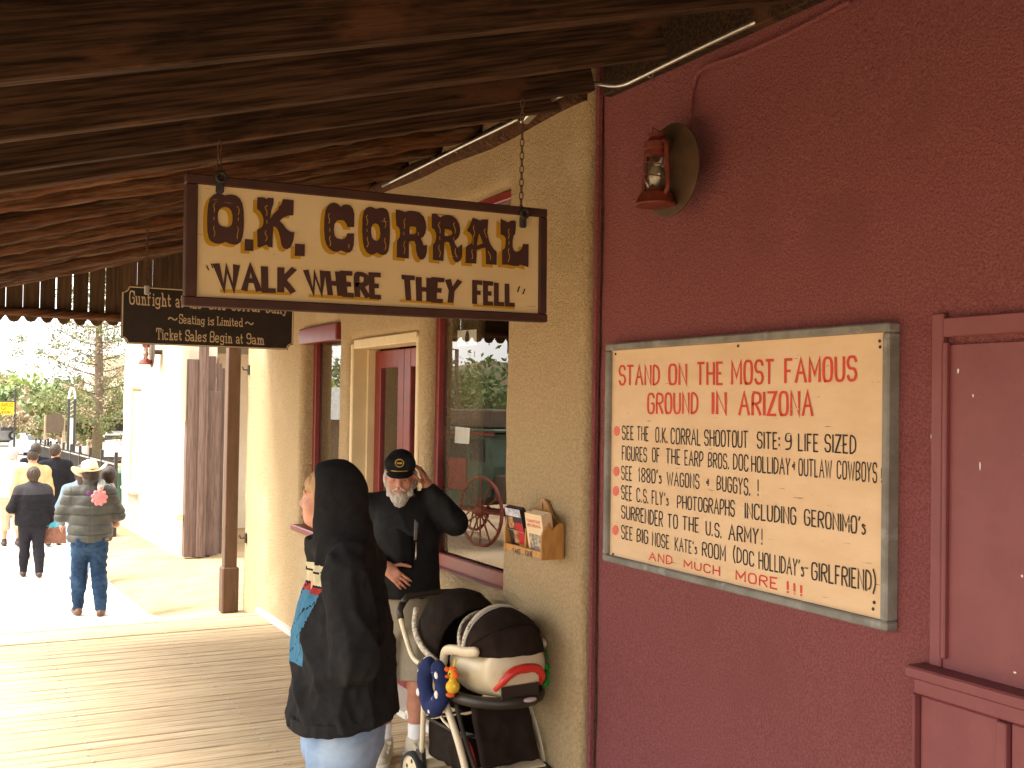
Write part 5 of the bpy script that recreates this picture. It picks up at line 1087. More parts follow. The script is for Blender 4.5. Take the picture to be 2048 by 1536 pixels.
s = SDF(cc + Vector((-.16, -.2, .2)), cc + Vector((.2, .2, .52)), .010); s.ell(cc + Vector((.02, -.01, .37)), (.084, .10, .10), k=0); s.ell(cc + Vector((.02, -.05, .33)), (.06, .06, .07), k=.02); put('hair', s.mesh('hair', m_hair_dk), ch)
# pink scalloped soft toy held in that hand
m_pink = mat('pink felt', (.66, .24, .24), (.58, .19, .19), 30, rough=.9, bump=.3, bscale=150)
pt = empty('pink_toy', c.root.matrix_basis @ Vector((.075, -.232, 1.285)), c.root.rotation_euler.z, 'pink scalloped soft toy hanging over the back of the grey quilted jacket', 'toy'); pt.scale = c.root.scale
s = SDF((-.12, -.05, -.12), (.12, .05, .12), .006); s.ell((0, 0, 0), (.07, .02, .075), k=0)
for k in range(9): a = k * .7 - .6; s.ell((.066 * math.cos(a), 0, .07 * math.sin(a)), (.02, .016, .02), k=.008)
put('body', s.mesh('body', m_pink), pt)

# --- the woman on the far side of him
def walker(px_, foot, head, H, label, stride=.12, rz=0.0, res=.014, swing=1):
    g, h_ = fit(px_, foot, head); f = Fig(g, R(rz), H, label, None, res); k = h_ / H; f.root.scale = (k,) * 3; j = f.j
    j['kneeR'] = (.056 * H, .05 * swing + .03, .285 * H); j['ankR'] = (.056 * H, stride * swing, .05 * H + (.0 if swing > 0 else .02)); j['kneeL'] = (-.056 * H, -.03 * swing + .03, .285 * H); j['ankL'] = (-.056 * H, -stride * swing, .05 * H + (.02 if swing > 0 else 0))
    f.lift = {'R': 0 if swing > 0 else .02, 'L': .02 if swing > 0 else 0}
    j['elR'] = (.155 * H, -.02 - .03 * swing, .635 * H); j['wrR'] = (.165 * H, .02 - .09 * swing, .49 * H); j['elL'] = (-.155 * H, -.02 + .03 * swing, .635 * H); j['wrL'] = (-.165 * H, .02 + .09 * swing, .49 * H); return f
m_ltjean = cloth('light blue denim', (.27, .37, .50), (.20, .29, .42), 20, .9, .3, 180); m_ltjean2 = cloth('faded sleeve denim', (.17, .22, .27), (.12, .16, .20), 20)
f = walker(158, 1162, 930, 1.60, 'woman in a faded denim jacket and light jeans just ahead of the straw hat man', .10, 2); f.j['elL'] = (-.27, .02, 1.03); f.j['wrL'] = (-.24, .10, .80); f.body(m_skin, False); f.jacket(m_ltjean2, .02, .01, .50); f.trousers(m_ltjean, .02); f.shoes(m_shoe_dk); f.hair(m_hair_br, .17, .014)
# --- the woman in the black fleece with a bag
m_blk = cloth('black fleece', (.012, .011, .013), (.018, .016, .019), 30, .95, .4, 140); m_gry = cloth('charcoal yoke', (.045, .042, .045)); m_blkt = cloth('black trousers', (.016, .014, .018), (.022, .02, .025))
f = walker(62, 1155, 935, 1.58, 'woman in a black fleece and black trousers walking with a bag', .15, 3, .012, -1); f.bulk = 1.22; f.rnd = 1.15; H = f.H; f.j['wrR'] = (.25, .10, .78); f.j['elR'] = (.27, -.03, .98); f.j['elL'] = (-.28, -.02, 1.0); f.j['wrL'] = (-.20, .16, .96)
f.body(m_skin, False); f.jacket([m_blk, m_gry], .026, .02, .475, .007, mat_fn=lambda C_: (C_[:, 2] > 1.20).astype(int)); f.trousers(m_blkt, .022); f.shoes(m_shoe_dk); f.hair(m_hair_br, .06, .022, .010); fw_ = f
MB().tube([(.155 * math.cos(a), .125 * math.sin(a), .765) for a in np.linspace(0, 6.283, 25)[:-1]], .012, 5, closed=True).build('belt', mat('brown belt', (.20, .08, .06)), f.root)
wpos = f.root.matrix_basis @ Vector((.33, .08, .62)); m_bag = mat('brown leather bag', (.24, .10, .06), (.18, .07, .04), 12, rough=.55); bag = empty('handbag', wpos, R(-8), 'brown handbag with a turquoise cloth hanging at the side of the woman in black', 'bag')
s = SDF((-.24, -.12, -.20), (.24, .12, .22), .010); s.rbox((0, 0, -.03), (.17, .055, .12), .04, k=0); s.ell((0, 0, -.02), (.15, .075, .10), k=.03); put('body', s.mesh('body', m_bag, fold=folds(.006, (10, 10, 10), 2)), bag)
s = SDF((-.18, -.12, -.02), (.18, .12, .22), .010); s.ell((-.05, 0, .09), (.09, .055, .07), k=0); s.ell((.01, 0, .12), (.05, .04, .05), k=.02); put('cloth', s.mesh('cloth', mat('turquoise cloth', (.10, .42, .48), (.07, .33, .40), 20), fold=folds(.01, (14, 14, 14), 5)), bag)
MB().tube(spline([(-.10, 0, .08), (-.07, 0, .22), (0, 0, .27), (.07, 0, .22), (.10, 0, .08)], 5), .008, 6).build('strap', m_bag, bag, smooth='all')
# --- the others further on
def placed(px_, dep, head, H, label, **k): p = at_depth(px_, head, dep); zg = walk_z(p.y); f = Fig(Vector((p.x, p.y, zg)), R(k.pop('rz', 2)), H, label, None, .015); kk = (p.z - zg) / H; f.root.scale = (kk,) * 3; st = k.get('stride', .12); f.j['ankR'] = (.056 * H, st, .05 * H); f.j['ankL'] = (-.056 * H, -st, .05 * H + .02); f.lift['L'] = .02; f.j['kneeL'] = (-.056 * H, .0, .28 * H); f.j['kneeR'] = (.056 * H, .07, .285 * H); return f
m_beige = cloth('beige sweater', (.52, .36, .19), (.46, .31, .16), 12, .95, .4, 120); f = placed(66, 17.0, 898, 1.72, 'man in a beige sweater and black cap walking in front of the woman in black'); f.bulk = 1.12; f.body(m_skin2, False); f.jacket(m_beige, .03, .02, .47, .008, 'sweater'); f.trousers(m_blkt, .02); f.shoes(m_shoe_dk)
s = SDF(np.array(f.j['head']) - .16, np.array(f.j['head']) + .18, .010); s.ell(np.array(f.j['head']) + np.array((0, -.012, .045)), (.085, .105, .092), k=0); s.cut(np.array(f.j['head']) + np.array((0, 0, .02)), (0, 0, -1)); put('cap', s.mesh('cap', m_blk), f.root); f.hair(m_hair_dk)
s = f.sdf(.012); s.cone(Vector(f.j['neck']) + Vector((0, 0, -.02)), Vector(f.j['neck']) + Vector((0, 0, .035)), .07, .066, k=.01); put('shirt_collar', s.mesh('shirt_collar', mat('white shirt', (.7, .7, .68))), f.root)
m_suit = cloth('black jacket cloth', (.010, .010, .014), (.015, .015, .019)); f = placed(112, 18.6, 888, 1.72, 'dark haired man in a black jacket nearest the fence'); f.bulk = 1.05; f.headF = frame3((.55, 1, 0)); f.body(m_skin2, False); f.jacket(m_suit, .024, .014, .45); f.trousers(m_blkt, .02); f.shoes(m_shoe_dk); f.hair(m_hair_dk, .02, .014)
f = placed(72, 20.2, 886, 1.72, 'dark haired person in black at the front of the walking group'); f.bulk = 1.1; f.body(m_skin2, False); f.jacket(m_suit, .024, .014, .45); f.trousers(m_blkt, .02); f.shoes(m_shoe_dk); f.hair(m_hair_dk, .05, .018)
m_wht = cloth('white cotton', (.74, .73, .70), (.66, .65, .62)); m_khk = cloth('pale khaki', (.46, .40, .29), (.40, .34, .24)); f = walker(22, 1093, 895, 1.62, 'person in a white shirt and pale shorts at the left edge of the walk', .11, 4, .014, -1); f.body(m_skin, False); f.jacket(m_wht, .022, .02, .50, name='shirt', cuff=.15); f.trousers(m_khk, .026, .25, name='shorts', gk=.03); f.shoes(m_shoe_dk); f.hair(m_grey, .02)
# --- the bearded man by the window
d = ray(798, 1492); g = d * (2.30 / d.x); g.z = 0; toc = Vector((-g.x, -g.y, 0)).normalized(); rz = math.atan2(-toc.x, toc.y)
bm = Fig(g, rz + R(4), 1.70, 'bearded man in a black jacket, cap and khaki shorts scratching behind his ear', res=.0075); bm.bulk = 1.14; bm.rnd = 1.12; H = bm.H; j = bm.j
mm = depth(g) / FPX; pxx = lambda a: -(a - 803) * mm      # photograph pixel to local x (he faces the viewer)
zz = lambda b_: CAM_H - (b_ - 808.0) * mm
j['head'] = (pxx(794), .09, zz(957)); j['neck'] = (pxx(797), .02, zz(1000)); j['shR'] = (pxx(738), .0, zz(1022)); j['shL'] = (pxx(860), .0, zz(1018)); j['chest'] = (pxx(800), .01, zz(1065)); j['waist'] = (pxx(798), .03, zz(1150)); j['pel'] = (pxx(800), .0, zz(1215))
j['elL'] = (pxx(905), .05, zz(1046)); j['wrL'] = (pxx(851), .055, zz(975)); j['elR'] = (pxx(722), .02, zz(1125)); j['wrR'] = (pxx(766), .225, zz(1124))
j['hipR'] = (pxx(772), 0, zz(1238)); j['hipL'] = (pxx(832), 0, zz(1238)); j['kneeR'] = (pxx(770), .02, zz(1370)); j['kneeL'] = (pxx(836), .03, zz(1370)); j['ankR'] = (pxx(772), -.01, .09); j['ankL'] = (pxx(836), .02, .09)
bm.headF = frame3((.12, 1, -.12)); bm.feet = {'R': (.12, 1, 0), 'L': (-.55, 1, 0)}; bm.hand = {'R': ((-.72, .35, -.62), (-.1, -1, -.2), 1, .38), 'L': ((.42, -.10, 1.0), (.75, -.25, -.1), 1, .55)}
bm.body(m_skin2); add_eyes(bm.root, j['head'], bm.headF, H / 1.78)
m_bjk = cloth('black jacket shell', (.010, .010, .011), (.014, .014, .015), 25, .6, .2, 150); m_bjl = cloth('grey jacket lining', (.16, .15, .135)); m_tee = cloth('black shirt', (.006, .006, .007))
bm.jacket(m_bjk, .024, .026, zz(1190) / H, .009, fs=(7, 7, 6), res=.008, cuff=.90)
# open front: shirt panel, turned lining edge, zip
def front_y(x, z, g_=.030):      # front of the jacket at (x, z)
    t = max(0, min(1, (z - j['pel'][2]) / (j['chest'][2] - j['pel'][2]))); rad = (.092 * H * 1.14 + .05) * (1 - t) + (.098 * H * 1.14 + .024) * t; cy = j['pel'][1] * (1 - t) + j['chest'][1] * t + .03 * math.sin(t * math.pi) * .6
    if z > j['chest'][2]: u = min(1, (z - j['chest'][2]) / (j['neck'][2] - j['chest'][2])); rad = rad * (1 - u) + .066 * u; cy = cy * (1 - u) + (j['neck'][1] + .006) * u
    cxx = j['chest'][0]; q = max(0.0, rad * rad - (x - cxx) ** 2); return cy + math.sqrt(q) / 1.35 + g_ * .3
def strip(name, P_, m, g_=.03, w0=.01, nseg=10, th=.006):
    b = MB(); n = len(P_); V = []
    for (xa, xb_, z) in P_:
        for x in np.linspace(xa, xb_, 5): V.append((x, front_y(x, z, g_), z))
    b.add(V, [(i * 5 + k, i * 5 + k + 1, (i + 1) * 5 + k + 1, (i + 1) * 5 + k) for i in range(n - 1) for k in range(4)]); o = b.build(name, m, bm.root, smooth='all'); md = o.modifiers.new('t', 'SOLIDIFY'); md.thickness = th; return o
xx = lambda a: pxx(a)
strip('shirt_front', [(xx(778), xx(822), zz(1000)), (xx(780), xx(822), zz(1015)), (xx(786), xx(820), zz(1045)), (xx(792), xx(818), zz(1085)), (xx(797), xx(819), zz(1130))], m_tee, .05)
strip('lining', [(xx(819), xx(829), zz(988)), (xx(821), xx(831), zz(1010)), (xx(821), xx(828), zz(1045)), (xx(820), xx(825), zz(1075))], m_bjl, .075, th=.008)
strip('zip', [(xx(823), xx(825.5), zz(1078)), (xx(823), xx(825.5), zz(1105)), (xx(822), xx(824.5), zz(1112))], M['steel'], .09, th=.004)
strip('chest_logo', [(xx(827), xx(841), zz(1020)), (xx(827), xx(841), zz(1025))], mat('white stitching', (.4, .4, .4), (.02, .02, .02), 90, lo=.48, hi=.52), .065, th=.003)
s = bm.sdf(.008); nk = Vector(j['neck']); s.cone(nk + Vector((-.01, -.02, -.01)), nk + Vector((-.01, -.03, .045)), .082, .086, k=.02); s.ell(nk + Vector((0, .09, .06)), (.06, .09, .09), k=.02, op='sub'); put('collar', s.mesh('collar', m_bjk, fold=folds(.004, (14, 14, 14), 2)), bm.root)
m_short = cloth('grey khaki twill', (.30, .265, .20), (.26, .225, .165), 14, .9, .25, 150); s = bm.sdf(.009); s.cone(j['pel'], (j['pel'][0], .01, zz(1170)), .196, .19, k=.04, flat=((0, 1, 0), 1.28))
for q in 'RL': a, e = Vector(j['hip' + q]), Vector(j['knee' + q]); s.cone(a, e + Vector((0, 0, -.03)), .105, .098, k=.025)
s.cut((0, 0, zz(1358)), (0, 0, -1)); put('shorts', s.mesh('shorts', m_short, fold=folds(.010, (8, 8, 4), 6)), bm.root)
m_snk = mat('beige leather sneaker', (.48, .42, .32), (.40, .34, .25), 14, rough=.6, bump=.1, bscale=60); m_sole = mat('off white sole', (.55, .51, .44), (.46, .42, .35), 10, rough=.7); m_sock = cloth('white sock', (.74, .74, .74), (.66, .66, .67), 60, .95, .4, 160)
for q in 'RL':
    a = Vector(j['ank' + q]); d = Vector(bm.feet[q]).normalized(); s = SDF(a + Vector((-.26, -.26, -.10)), a + Vector((.26, .30, .12)), .007); add_shoe(s, a, d, 1.12); s.cone(a + Vector((0, 0, -.02)), a + Vector((0, 0, .0)), .05, .052, k=.02); s.cut((0, 0, .024), (0, 0, -1)); sh2 = put('sneaker', s.mesh('sneaker', m_snk), bm.root)
    s = SDF(a + Vector((-.26, -.26, -.10)), a + Vector((.26, .30, .0)), .007); s.cone(a + d * -.05 + Vector((0, 0, .030 - a.z)), a + d * .19 + Vector((0, 0, .030 - a.z)), .054, .047, k=0); s.cut((0, 0, .034), (0, 0, 1)); s.cut((0, 0, .002), (0, 0, -1)); put('sole', s.mesh('sole', m_sole), sh2)
    r3 = Matrix(((d.y, d.x, 0), (-d.x, d.y, 0), (0, 0, 1)))
    for k in range(3): MB().box(a + d * (.055 + .038 * k) + Vector((0, 0, .100 - a.z - .013 * k)), (.098 - .008 * k, .026, .008), r3 @ Matrix.Rotation(R(-24), 3, 'X'), bev=.003).build('strap', m_snk, sh2)
    s = SDF(a + Vector((-.1, -.1, -.05)), a + Vector((.1, .1, .18)), .007); s.cone(a + Vector((0, 0, .0)), a + Vector((0, 0, .10)), .046, .047, k=0); s.cut(a + Vector((0, 0, .112)), (0, 0, 1)); put('sock', s.mesh('sock', m_sock), bm.root)
hc = np.array(j['head']); k_ = H / 1.78; P_ = hpnt(hc, bm.headF, k_)
s = SDF(hc - .2, hc + .18, .006); s.ell(P_(0, .042, -.092), np.array((.055, .052, .042)) * k_, bm.headF, k=0); s.ell(P_(0, .062, -.118), np.array((.036, .034, .042)) * k_, bm.headF, k=.03)
for sx in (-1, 1): s.cone(P_(sx * .066, .012, -.01), P_(sx * .056, .045, -.08), .012 * k_, .022 * k_, k=.015); s.cone(P_(sx * .010, .098, -.040), P_(sx * .036, .080, -.056), .007 * k_, .009 * k_, k=.006)
s.ell(P_(0, .112, -.060), np.array((.022, .02, .0085)) * k_, bm.headF, k=.006, op='sub'); put('beard', s.mesh('beard', m_grey, fold=folds(.006, (55, 55, 22), 1)), bm.root)
s = SDF(hc - .2, hc + .18, .007)
for sx in (-1, 1): s.ell(P_(sx * .080, -.03, .005), np.array((.018, .042, .05)) * k_, bm.headF, k=.01); s.ell(P_(sx * .07, -.06, -.03), np.array((.028, .04, .045)) * k_, bm.headF, k=.02)
s.ell(P_(0, -.085, -.02), np.array((.08, .04, .06)) * k_, bm.headF, k=.02); put('hair', s.mesh('hair', m_grey, fold=folds(.007, (50, 50, 20), 2)), bm.root)
for sx in (-1, 1): MB().tube(spline([P_(sx * .014, .094, .030), P_(sx * .034, .090, .036), P_(sx * .052, .078, .028)], 4), .006 * k_, 6).build('eyebrow', m_grey, bm.root, smooth='all')
m_cap = cloth('black cap cloth', (.010, .010, .012), (.015, .015, .018), 25, .85, .25, 200); m_gold = mat('gold embroidery', (.42, .27, .04), (.3, .18, .03), 80, rough=.6)
s = SDF(hc - .2, hc + .22, .006); s.ell(P_(0, -.010, .080), np.array((.088, .106, .092)) * k_, bm.headF, k=0); s.cone(P_(-.045, .055, .098), P_(.045, .055, .098), .045 * k_, k=.03); s.cut(P_(0, 0, .046), bm.headF @ np.array((0, -.12, -1))); cap = put('cap', s.mesh('cap', m_cap), bm.root)
b = MB(); rows = []
for i in range(6):
    for k in range(13): a = R(-78 + 13 * k); t = i / 5; rr = 1 + .62 * t * math.cos(a) ** 1.0; b.v.append(tuple(P_(.078 * math.sin(a) * (1 + .04 * t), .020 + .082 * math.cos(a) * (1 + .62 * t), .056 - .026 * t * math.cos(a) - .014 * abs(math.sin(a)) ** 2 * (1 - 0 * t))))
b.f = [[i * 13 + k, i * 13 + k + 1, (i + 1) * 13 + k + 1, (i + 1) * 13 + k] for i in range(5) for k in range(12)]; b.mi = [0] * len(b.f); o = b.build('visor', m_cap, bm.root, smooth='all'); md = o.modifiers.new('t', 'SOLIDIFY'); md.thickness = .005
MB().tube([P_(.024 * math.cos(a) + .0, .104 + .003 * math.cos(a) ** 2 * -1, .108 + .022 * math.sin(a)) for a in np.linspace(0, 6.283, 21)[:-1]], .0035, 5, closed=True).build('emblem_ring', m_gold, cap); MB().box(P_(0, .1045, .108), (.028, .006, .009), Matrix(bm.headF.tolist())).build('emblem_bar', m_gold, cap)
for sx in (-1, 1): MB().ball(P_(sx * .045, .090, .104), (.010, .006, .012), 8, 6).build('emblem', mat('cap badge', (.25, .12, .05), (.1, .1, .12), 60), cap)
MB().tube([P_(.068 * math.sin(R(a_)), .022 + .092 * math.cos(R(a_)) * 1.0, .062) for a_ in range(-70, 71, 14)], .003, 5).build('cap_braid', m_gold, cap)
# wrist watch
wv_ = Vector(j['wrL']); ev = Vector(j['elL']); d = (ev - wv_).normalized(); u_ = d.orthogonal().normalized(); v_ = d.cross(u_); wc = wv_ + d * .022
wt = MB().tube([wc + (u_ * math.cos(a) + v_ * math.sin(a)) * .0345 for a in np.linspace(0, 6.283, 17)[:-1]], .008, 5, closed=True).build('watch_strap', M['iron'], bm.root, smooth='all')
fc = (Vector((0, 1, 0)) - d * d.y).normalized(); MB().lathe([(0, 0), (.017, 0), (.018, .004), (.015, .007), (0, .0075)], wc + fc * .035, 16, fc.to_track_quat('Z', 'Y').to_matrix()).build('watch_face', mat('watch dial', (.5, .46, .38), rough=.3), wt, smooth=True)

# --- the young person in the black hoodie, nearest the viewer
DY = 4.2; g = at_depth(694, 1000, DY); g.z = 0; rz = math.atan2(CR.x, -CR.y) ; lft = -CR; rz = math.atan2(-lft.x, lft.y)
yo = Fig(g, rz + R(8), 1.72, 'young person in a black hoodie with the hood up and faded jeans, facing left', res=.0075); H = yo.H; j = yo.j; mm = DY / FPX
py_ = lambda a: (694 - a) * mm; pz = lambda b_: CAM_H - (b_ - 806.0) * mm
j['head'] = (0, py_(654), pz(1000)); j['neck'] = (0, py_(672), pz(1075)); j['chest'] = (0, py_(692), pz(1165)); j['waist'] = (0, py_(690), pz(1290)); j['pel'] = (0, py_(694), pz(1380)); j['shL'] = (-.195, py_(696), pz(1130)); j['shR'] = (.185, py_(694), pz(1130))
j['elL'] = (-.262, py_(716), pz(1285)); j['wrL'] = (-.135, py_(648), pz(1365)); j['elR'] = (.235, py_(712), pz(1290)); j['wrR'] = (.135, py_(648), pz(1365)); j['hipL'] = (-.09, py_(690), pz(1400)); j['hipR'] = (.09, py_(690), pz(1400)); j['kneeL'] = (-.10, py_(672), pz(1600)); j['kneeR'] = (.10, py_(690), pz(1600)); j['ankL'] = (-.10, py_(672), .086); j['ankR'] = (.10, py_(712), .086)
yo.headF = frame3((.19, 1, .02)); yo.hand = {'L': ((.9, .3, -.2), (0, -1, 0), -1, .5), 'R': ((-.9, .3, -.2), (0, -1, 0), 1, .5)}; yo.body(m_skin); add_eyes(yo.root, j['head'], yo.headF, H / 1.78)
m_hood = cloth('black hoodie fleece', (.012, .012, .0125), (.016, .016, .017), 30, .95, .4, 160); pr = [m_hood, cloth('print cream', (.50, .46, .30)), cloth('print red', (.28, .035, .03)), cloth('print blue', (.05, .16, .26))]
s = SDF((-.42, -.36, .55), (.42, .42, 1.86), .008); fl = lambda k: ((0, 1, 0), k)
s.cone((0, py_(692), pz(1185)), (0, py_(692), pz(1270)), .205, .240, k=.05, flat=fl(1.45)); s.cone((0, py_(692), pz(1270)), (0, py_(694), pz(1480)), .240, .278, k=.06, flat=fl(1.30)); s.cone((-.15, py_(700), pz(1115)), (.15, py_(700), pz(1115)), .085, k=.06); s.cone((0, py_(700), pz(1130)), (0, py_(676), pz(1070)), .13, .10, k=.06)
s2 = SDF((-.42, -.36, .55), (.42, .42, 1.86), .008)
for sx in (-1, 1):
    q = 'L' if sx < 0 else 'R'; a, e, w_ = Vector(j['sh' + q]), Vector(j['el' + q]), Vector(j['wr' + q]); s2.cone(a, e, .086, .084, k=.03); s2.cone(e, w_ + Vector((0, .03, 0)), .078, .062, k=.03)
hh = np.clip(.5 + .5 * (s.D - s2.D) / .014, 0, 1); s.D = s.D * (1 - hh) + s2.D * hh - .014 * hh * (1 - hh)
# hood
hcv = np.array(j['head']); s.ell(hcv + np.array((0, -.030, .035)), (.105, .118, .122), k=.04); s.cone(hcv + np.array((0, -.03, .02)), (0, py_(676), pz(1085)), .105, .115, k=.05); s.cone(hcv + np.array((0, -.075, -.02)), (0, py_(704), pz(1085)), .07, .075, k=.05)
s.ell(hcv + np.array((0, .115, -.015)), (.082, .085, .118), k=.012, op='sub'); s.ell(hcv + np.array((0, .02, -.005)), (.078, .098, .112), k=.0, op='sub'); s.rbox((0, py_(630) + .15, pz(990)), (.3, .15, .165), .01, k=.012, op='sub')
s.cut((0, 0, .800), (0, -.10, -1))
def prn(C_):
    x, y, z = C_[:, 0], C_[:, 1], C_[:, 2]; mi = np.zeros(len(C_)); fr_ = (y > py_(668)) & (np.abs(x) < .15) & (z < pz(1122)) & (z > pz(1312)); up_ = z > pz(1165); mi[fr_ & up_ & (np.abs(np.sin(z * 60)) > .25)] = 1
    lo_ = fr_ & ~up_; mi[lo_] = 3; mi[lo_ & ((x < -.15) | (z > pz(1178)))] = 2; mi[lo_ & (np.abs(np.sin(x * 38 + z * 22)) < .10)] = 0; return mi
hood_f = folds(.024, (7, 7, 4.5), 9); fine = folds(.007, (15, 15, 11), 5)
put('hoodie', s.mesh('hoodie', pr, fold=lambda V: (hood_f(V) + fine(V)) * np.clip((1.62 - V[:, 2]) / .2, .25, 1), mat_fn=prn), yo.root)
s = SDF((-.42, -.36, .55), (.42, .42, 1.0), .008); s.cone((0, py_(692), .85), (0, py_(692), .75), .270, .266, k=0, flat=fl(1.32)); s.cut((0, 0, .835), (0, .10, 1)); s.cut((0, 0, .785), (0, -.10, -1)); put('waistband', s.mesh('waistband', m_hood, fold=folds(.004, (20, 20, 2), 3)), yo.root)
m_fade = cloth('faded blue denim', (.20, .29, .43), (.14, .215, .34), 9, .92, .35, 160, c3=(.30, .39, .52)); s = SDF((-.42, -.36, .0), (.42, .42, .95), .009)
s.cone((0, py_(694), .80), (0, py_(694), .72), .215, .205, k=.04, flat=fl(1.3))
for q in 'LR': a, e, w_ = Vector(j['hip' + q]), Vector(j['knee' + q]), Vector(j['ank' + q]); s.cone(a + Vector((0, 0, -.05)), e, .125, .10, k=.02); s.cone(e, w_, .10, .085, k=.03)
put('jeans', s.mesh('jeans', m_fade, fold=folds(.012, (7, 7, 9), 3)), yo.root); yo.shoes(m_shoe_dk)
P_ = hpnt(hcv, yo.headF, H / 1.78); s = SDF(hcv - .2, hcv + .2, .006); s.ell(P_(0, -.010, .034), np.array((.080, .104, .096)) * (H / 1.78), yo.headF, k=0); s.ell(P_(0, .10, -.062), np.array((.10, .085, .115)) * (H / 1.78), yo.headF, k=.01, op='sub'); put('hair', s.mesh('hair', m_hair_bl, fold=folds(.005, (40, 40, 14), 2)), yo.root)
for sx in (-1, 1): MB().tube([P_(sx * .018, .089, .030), P_(sx * .036, .086, .034), P_(sx * .052, .074, .028)], .0042, 5).build('eyebrow', m_hair_bl, yo.root)
for (z_, r_) in ((-.0525, .0065), (-.0625, .007)): MB().ball(P_(0, .0875, z_), (.019, .010, r_), 10, 6).build('lip', m_lip, yo.root, smooth='all')
# ------------------------------------------------------------------ far end of the walk: fence, trees, signs, cars
FX = 2.72
fn = empty('iron_fence', (FX, 20.5, walk_z(20.5)), label='black iron picket fence along the right edge of the walk', cat='fence'); TF = Matrix.Translation(-Vector(fn.location))
bar_m = MB().box((0, 0, .74), (.018, .018, 1.34)).mesh('bar', M['iron'])
yy = 20.7; k = 0
while yy < 41:
    z = walk_z(yy)
    if k % 16 == 0: o = MB().box((0, 0, .78), (.06, .06, 1.6), bev=.006).build('post', M['iron'], fn, loc=(0, yy - 20.5, z - walk_z(20.5)))
    else: put('bar', bar_m, fn, (0, yy - 20.5, z - walk_z(20.5)))
    yy += .125; k += 1
for h_ in (.18, 1.36):
    o = MB().tube([(FX, y_, walk_z(y_) + h_) for y_ in (20.7, 24, 27, 30, 33, 36, 41)], .02, 4).build('rail', M['iron'] if h_ < 1 else M['steel'], fn); o.data.transform(TF)
m_bin = mat('green bin', (.02, .07, .05), (.03, .09, .06), 9, rough=.5)
tag(MB().lathe([(0, 0), (.26, 0), (.29, .75), (.31, .78), (.31, .84), (.2, .92), (0, .95)], (4.05, 28.6, walk_z(28.6) + .03), 18).build('waste_bin', m_bin, smooth=True), 'dark green waste bin behind the iron fence', 'bin')

m_bark = mat('grey brown bark', (.17, .125, .09), (.11, .08, .055), 8, (4, 4, 1), rough=.95, bump=.7, bscale=18, bvec=(6, 6, 1.5), bdist=.02)
m_leaf = [mat('conifer needles', (.12, .15, .055), (.18, .18, .08), 3, rough=.85), mat('fresh green leaves', (.22, .30, .08), (.30, .36, .12), 2, rough=.7), mat('dry pinkish twigs', (.36, .27, .19), (.27, .22, .13), 3, rough=.9), mat('dark green leaves', (.11, .16, .055), (.17, .21, .08), 2, rough=.75)]
def leaf_mesh(pts, size, n_each, spread, flat=1.0):
    P_ = np.repeat(np.asarray(pts, np.float32), n_each, 0); n = len(P_)
    P_ = P_ + RNG.normal(0, 1, (n, 3)).astype(np.float32) * np.array([spread, spread, spread * flat], np.float32)
    u = RNG.normal(0, 1, (n, 3)); u /= np.linalg.norm(u, axis=1)[:, None]; v = RNG.normal(0, 1, (n, 3)); v -= (v * u).sum(1)[:, None] * u; v /= np.linalg.norm(v, axis=1)[:, None]
    s_ = size * RNG.uniform(.6, 1.4, (n, 1)); u = u * s_; v = v * s_ * .45
    V = np.stack([P_ - u, P_ + v, P_ + u, P_ - v], 1).reshape(-1, 3)
    me = bpy.data.meshes.new('crown'); me.vertices.add(n * 4); me.vertices.foreach_set('co', V.astype(np.float32).ravel()); me.loops.add(n * 4); me.loops.foreach_set('vertex_index', np.arange(n * 4, dtype=np.int32))
    me.polygons.add(n); me.polygons.foreach_set('loop_start', np.arange(0, n * 4, 4, dtype=np.int32)); me.polygons.foreach_set('loop_total', np.full(n, 4, np.int32)); me.update(calc_edges=True); return me
def broad_tree(loc, hgt, rad, m, label, seed, dens=1.0, trunk_h=.35, name='tree', group='trees at the far end of the walk', size=.10):
    rnd = random.Random(seed); t = empty(name, loc, label=label, cat='tree' if name == 'tree' else 'shrub', group=group); b = MB(); tips = []
    b.tube([(0, 0, -.2), (.03 * hgt, 0, hgt * trunk_h * .6), (.02 * hgt, .01 * hgt, hgt * (trunk_h + .2))], [hgt * .032, hgt * .024, hgt * .012], 8)
    for k in range(11):
        a = rnd.uniform(0, 6.28); z0 = hgt * rnd.uniform(trunk_h * .7, trunk_h + .2); l = rad * rnd.uniform(.55, 1.0); zt = hgt * rnd.uniform(trunk_h + .1, .95)
        mid = Vector((math.cos(a) * l * .5, math.sin(a) * l * .5, (z0 + zt) / 2 + .05 * hgt)); end = Vector((math.cos(a) * l, math.sin(a) * l, zt))
        b.tube([(0.02 * hgt, 0, z0), mid, end], [hgt * .012, hgt * .008, hgt * .003], 5)
        for q in (mid, end, (mid + end) / 2):
            for _ in range(4): tips.append(q + Vector((rnd.gauss(0, rad * .17), rnd.gauss(0, rad * .17), rnd.gauss(0, hgt * .06))))
    b.build('trunk', m_bark, t, smooth='all'); me = leaf_mesh(tips, size, int(17 * dens), rad * .11, .8); me.materials.append(m); put('crown', me, t); return t
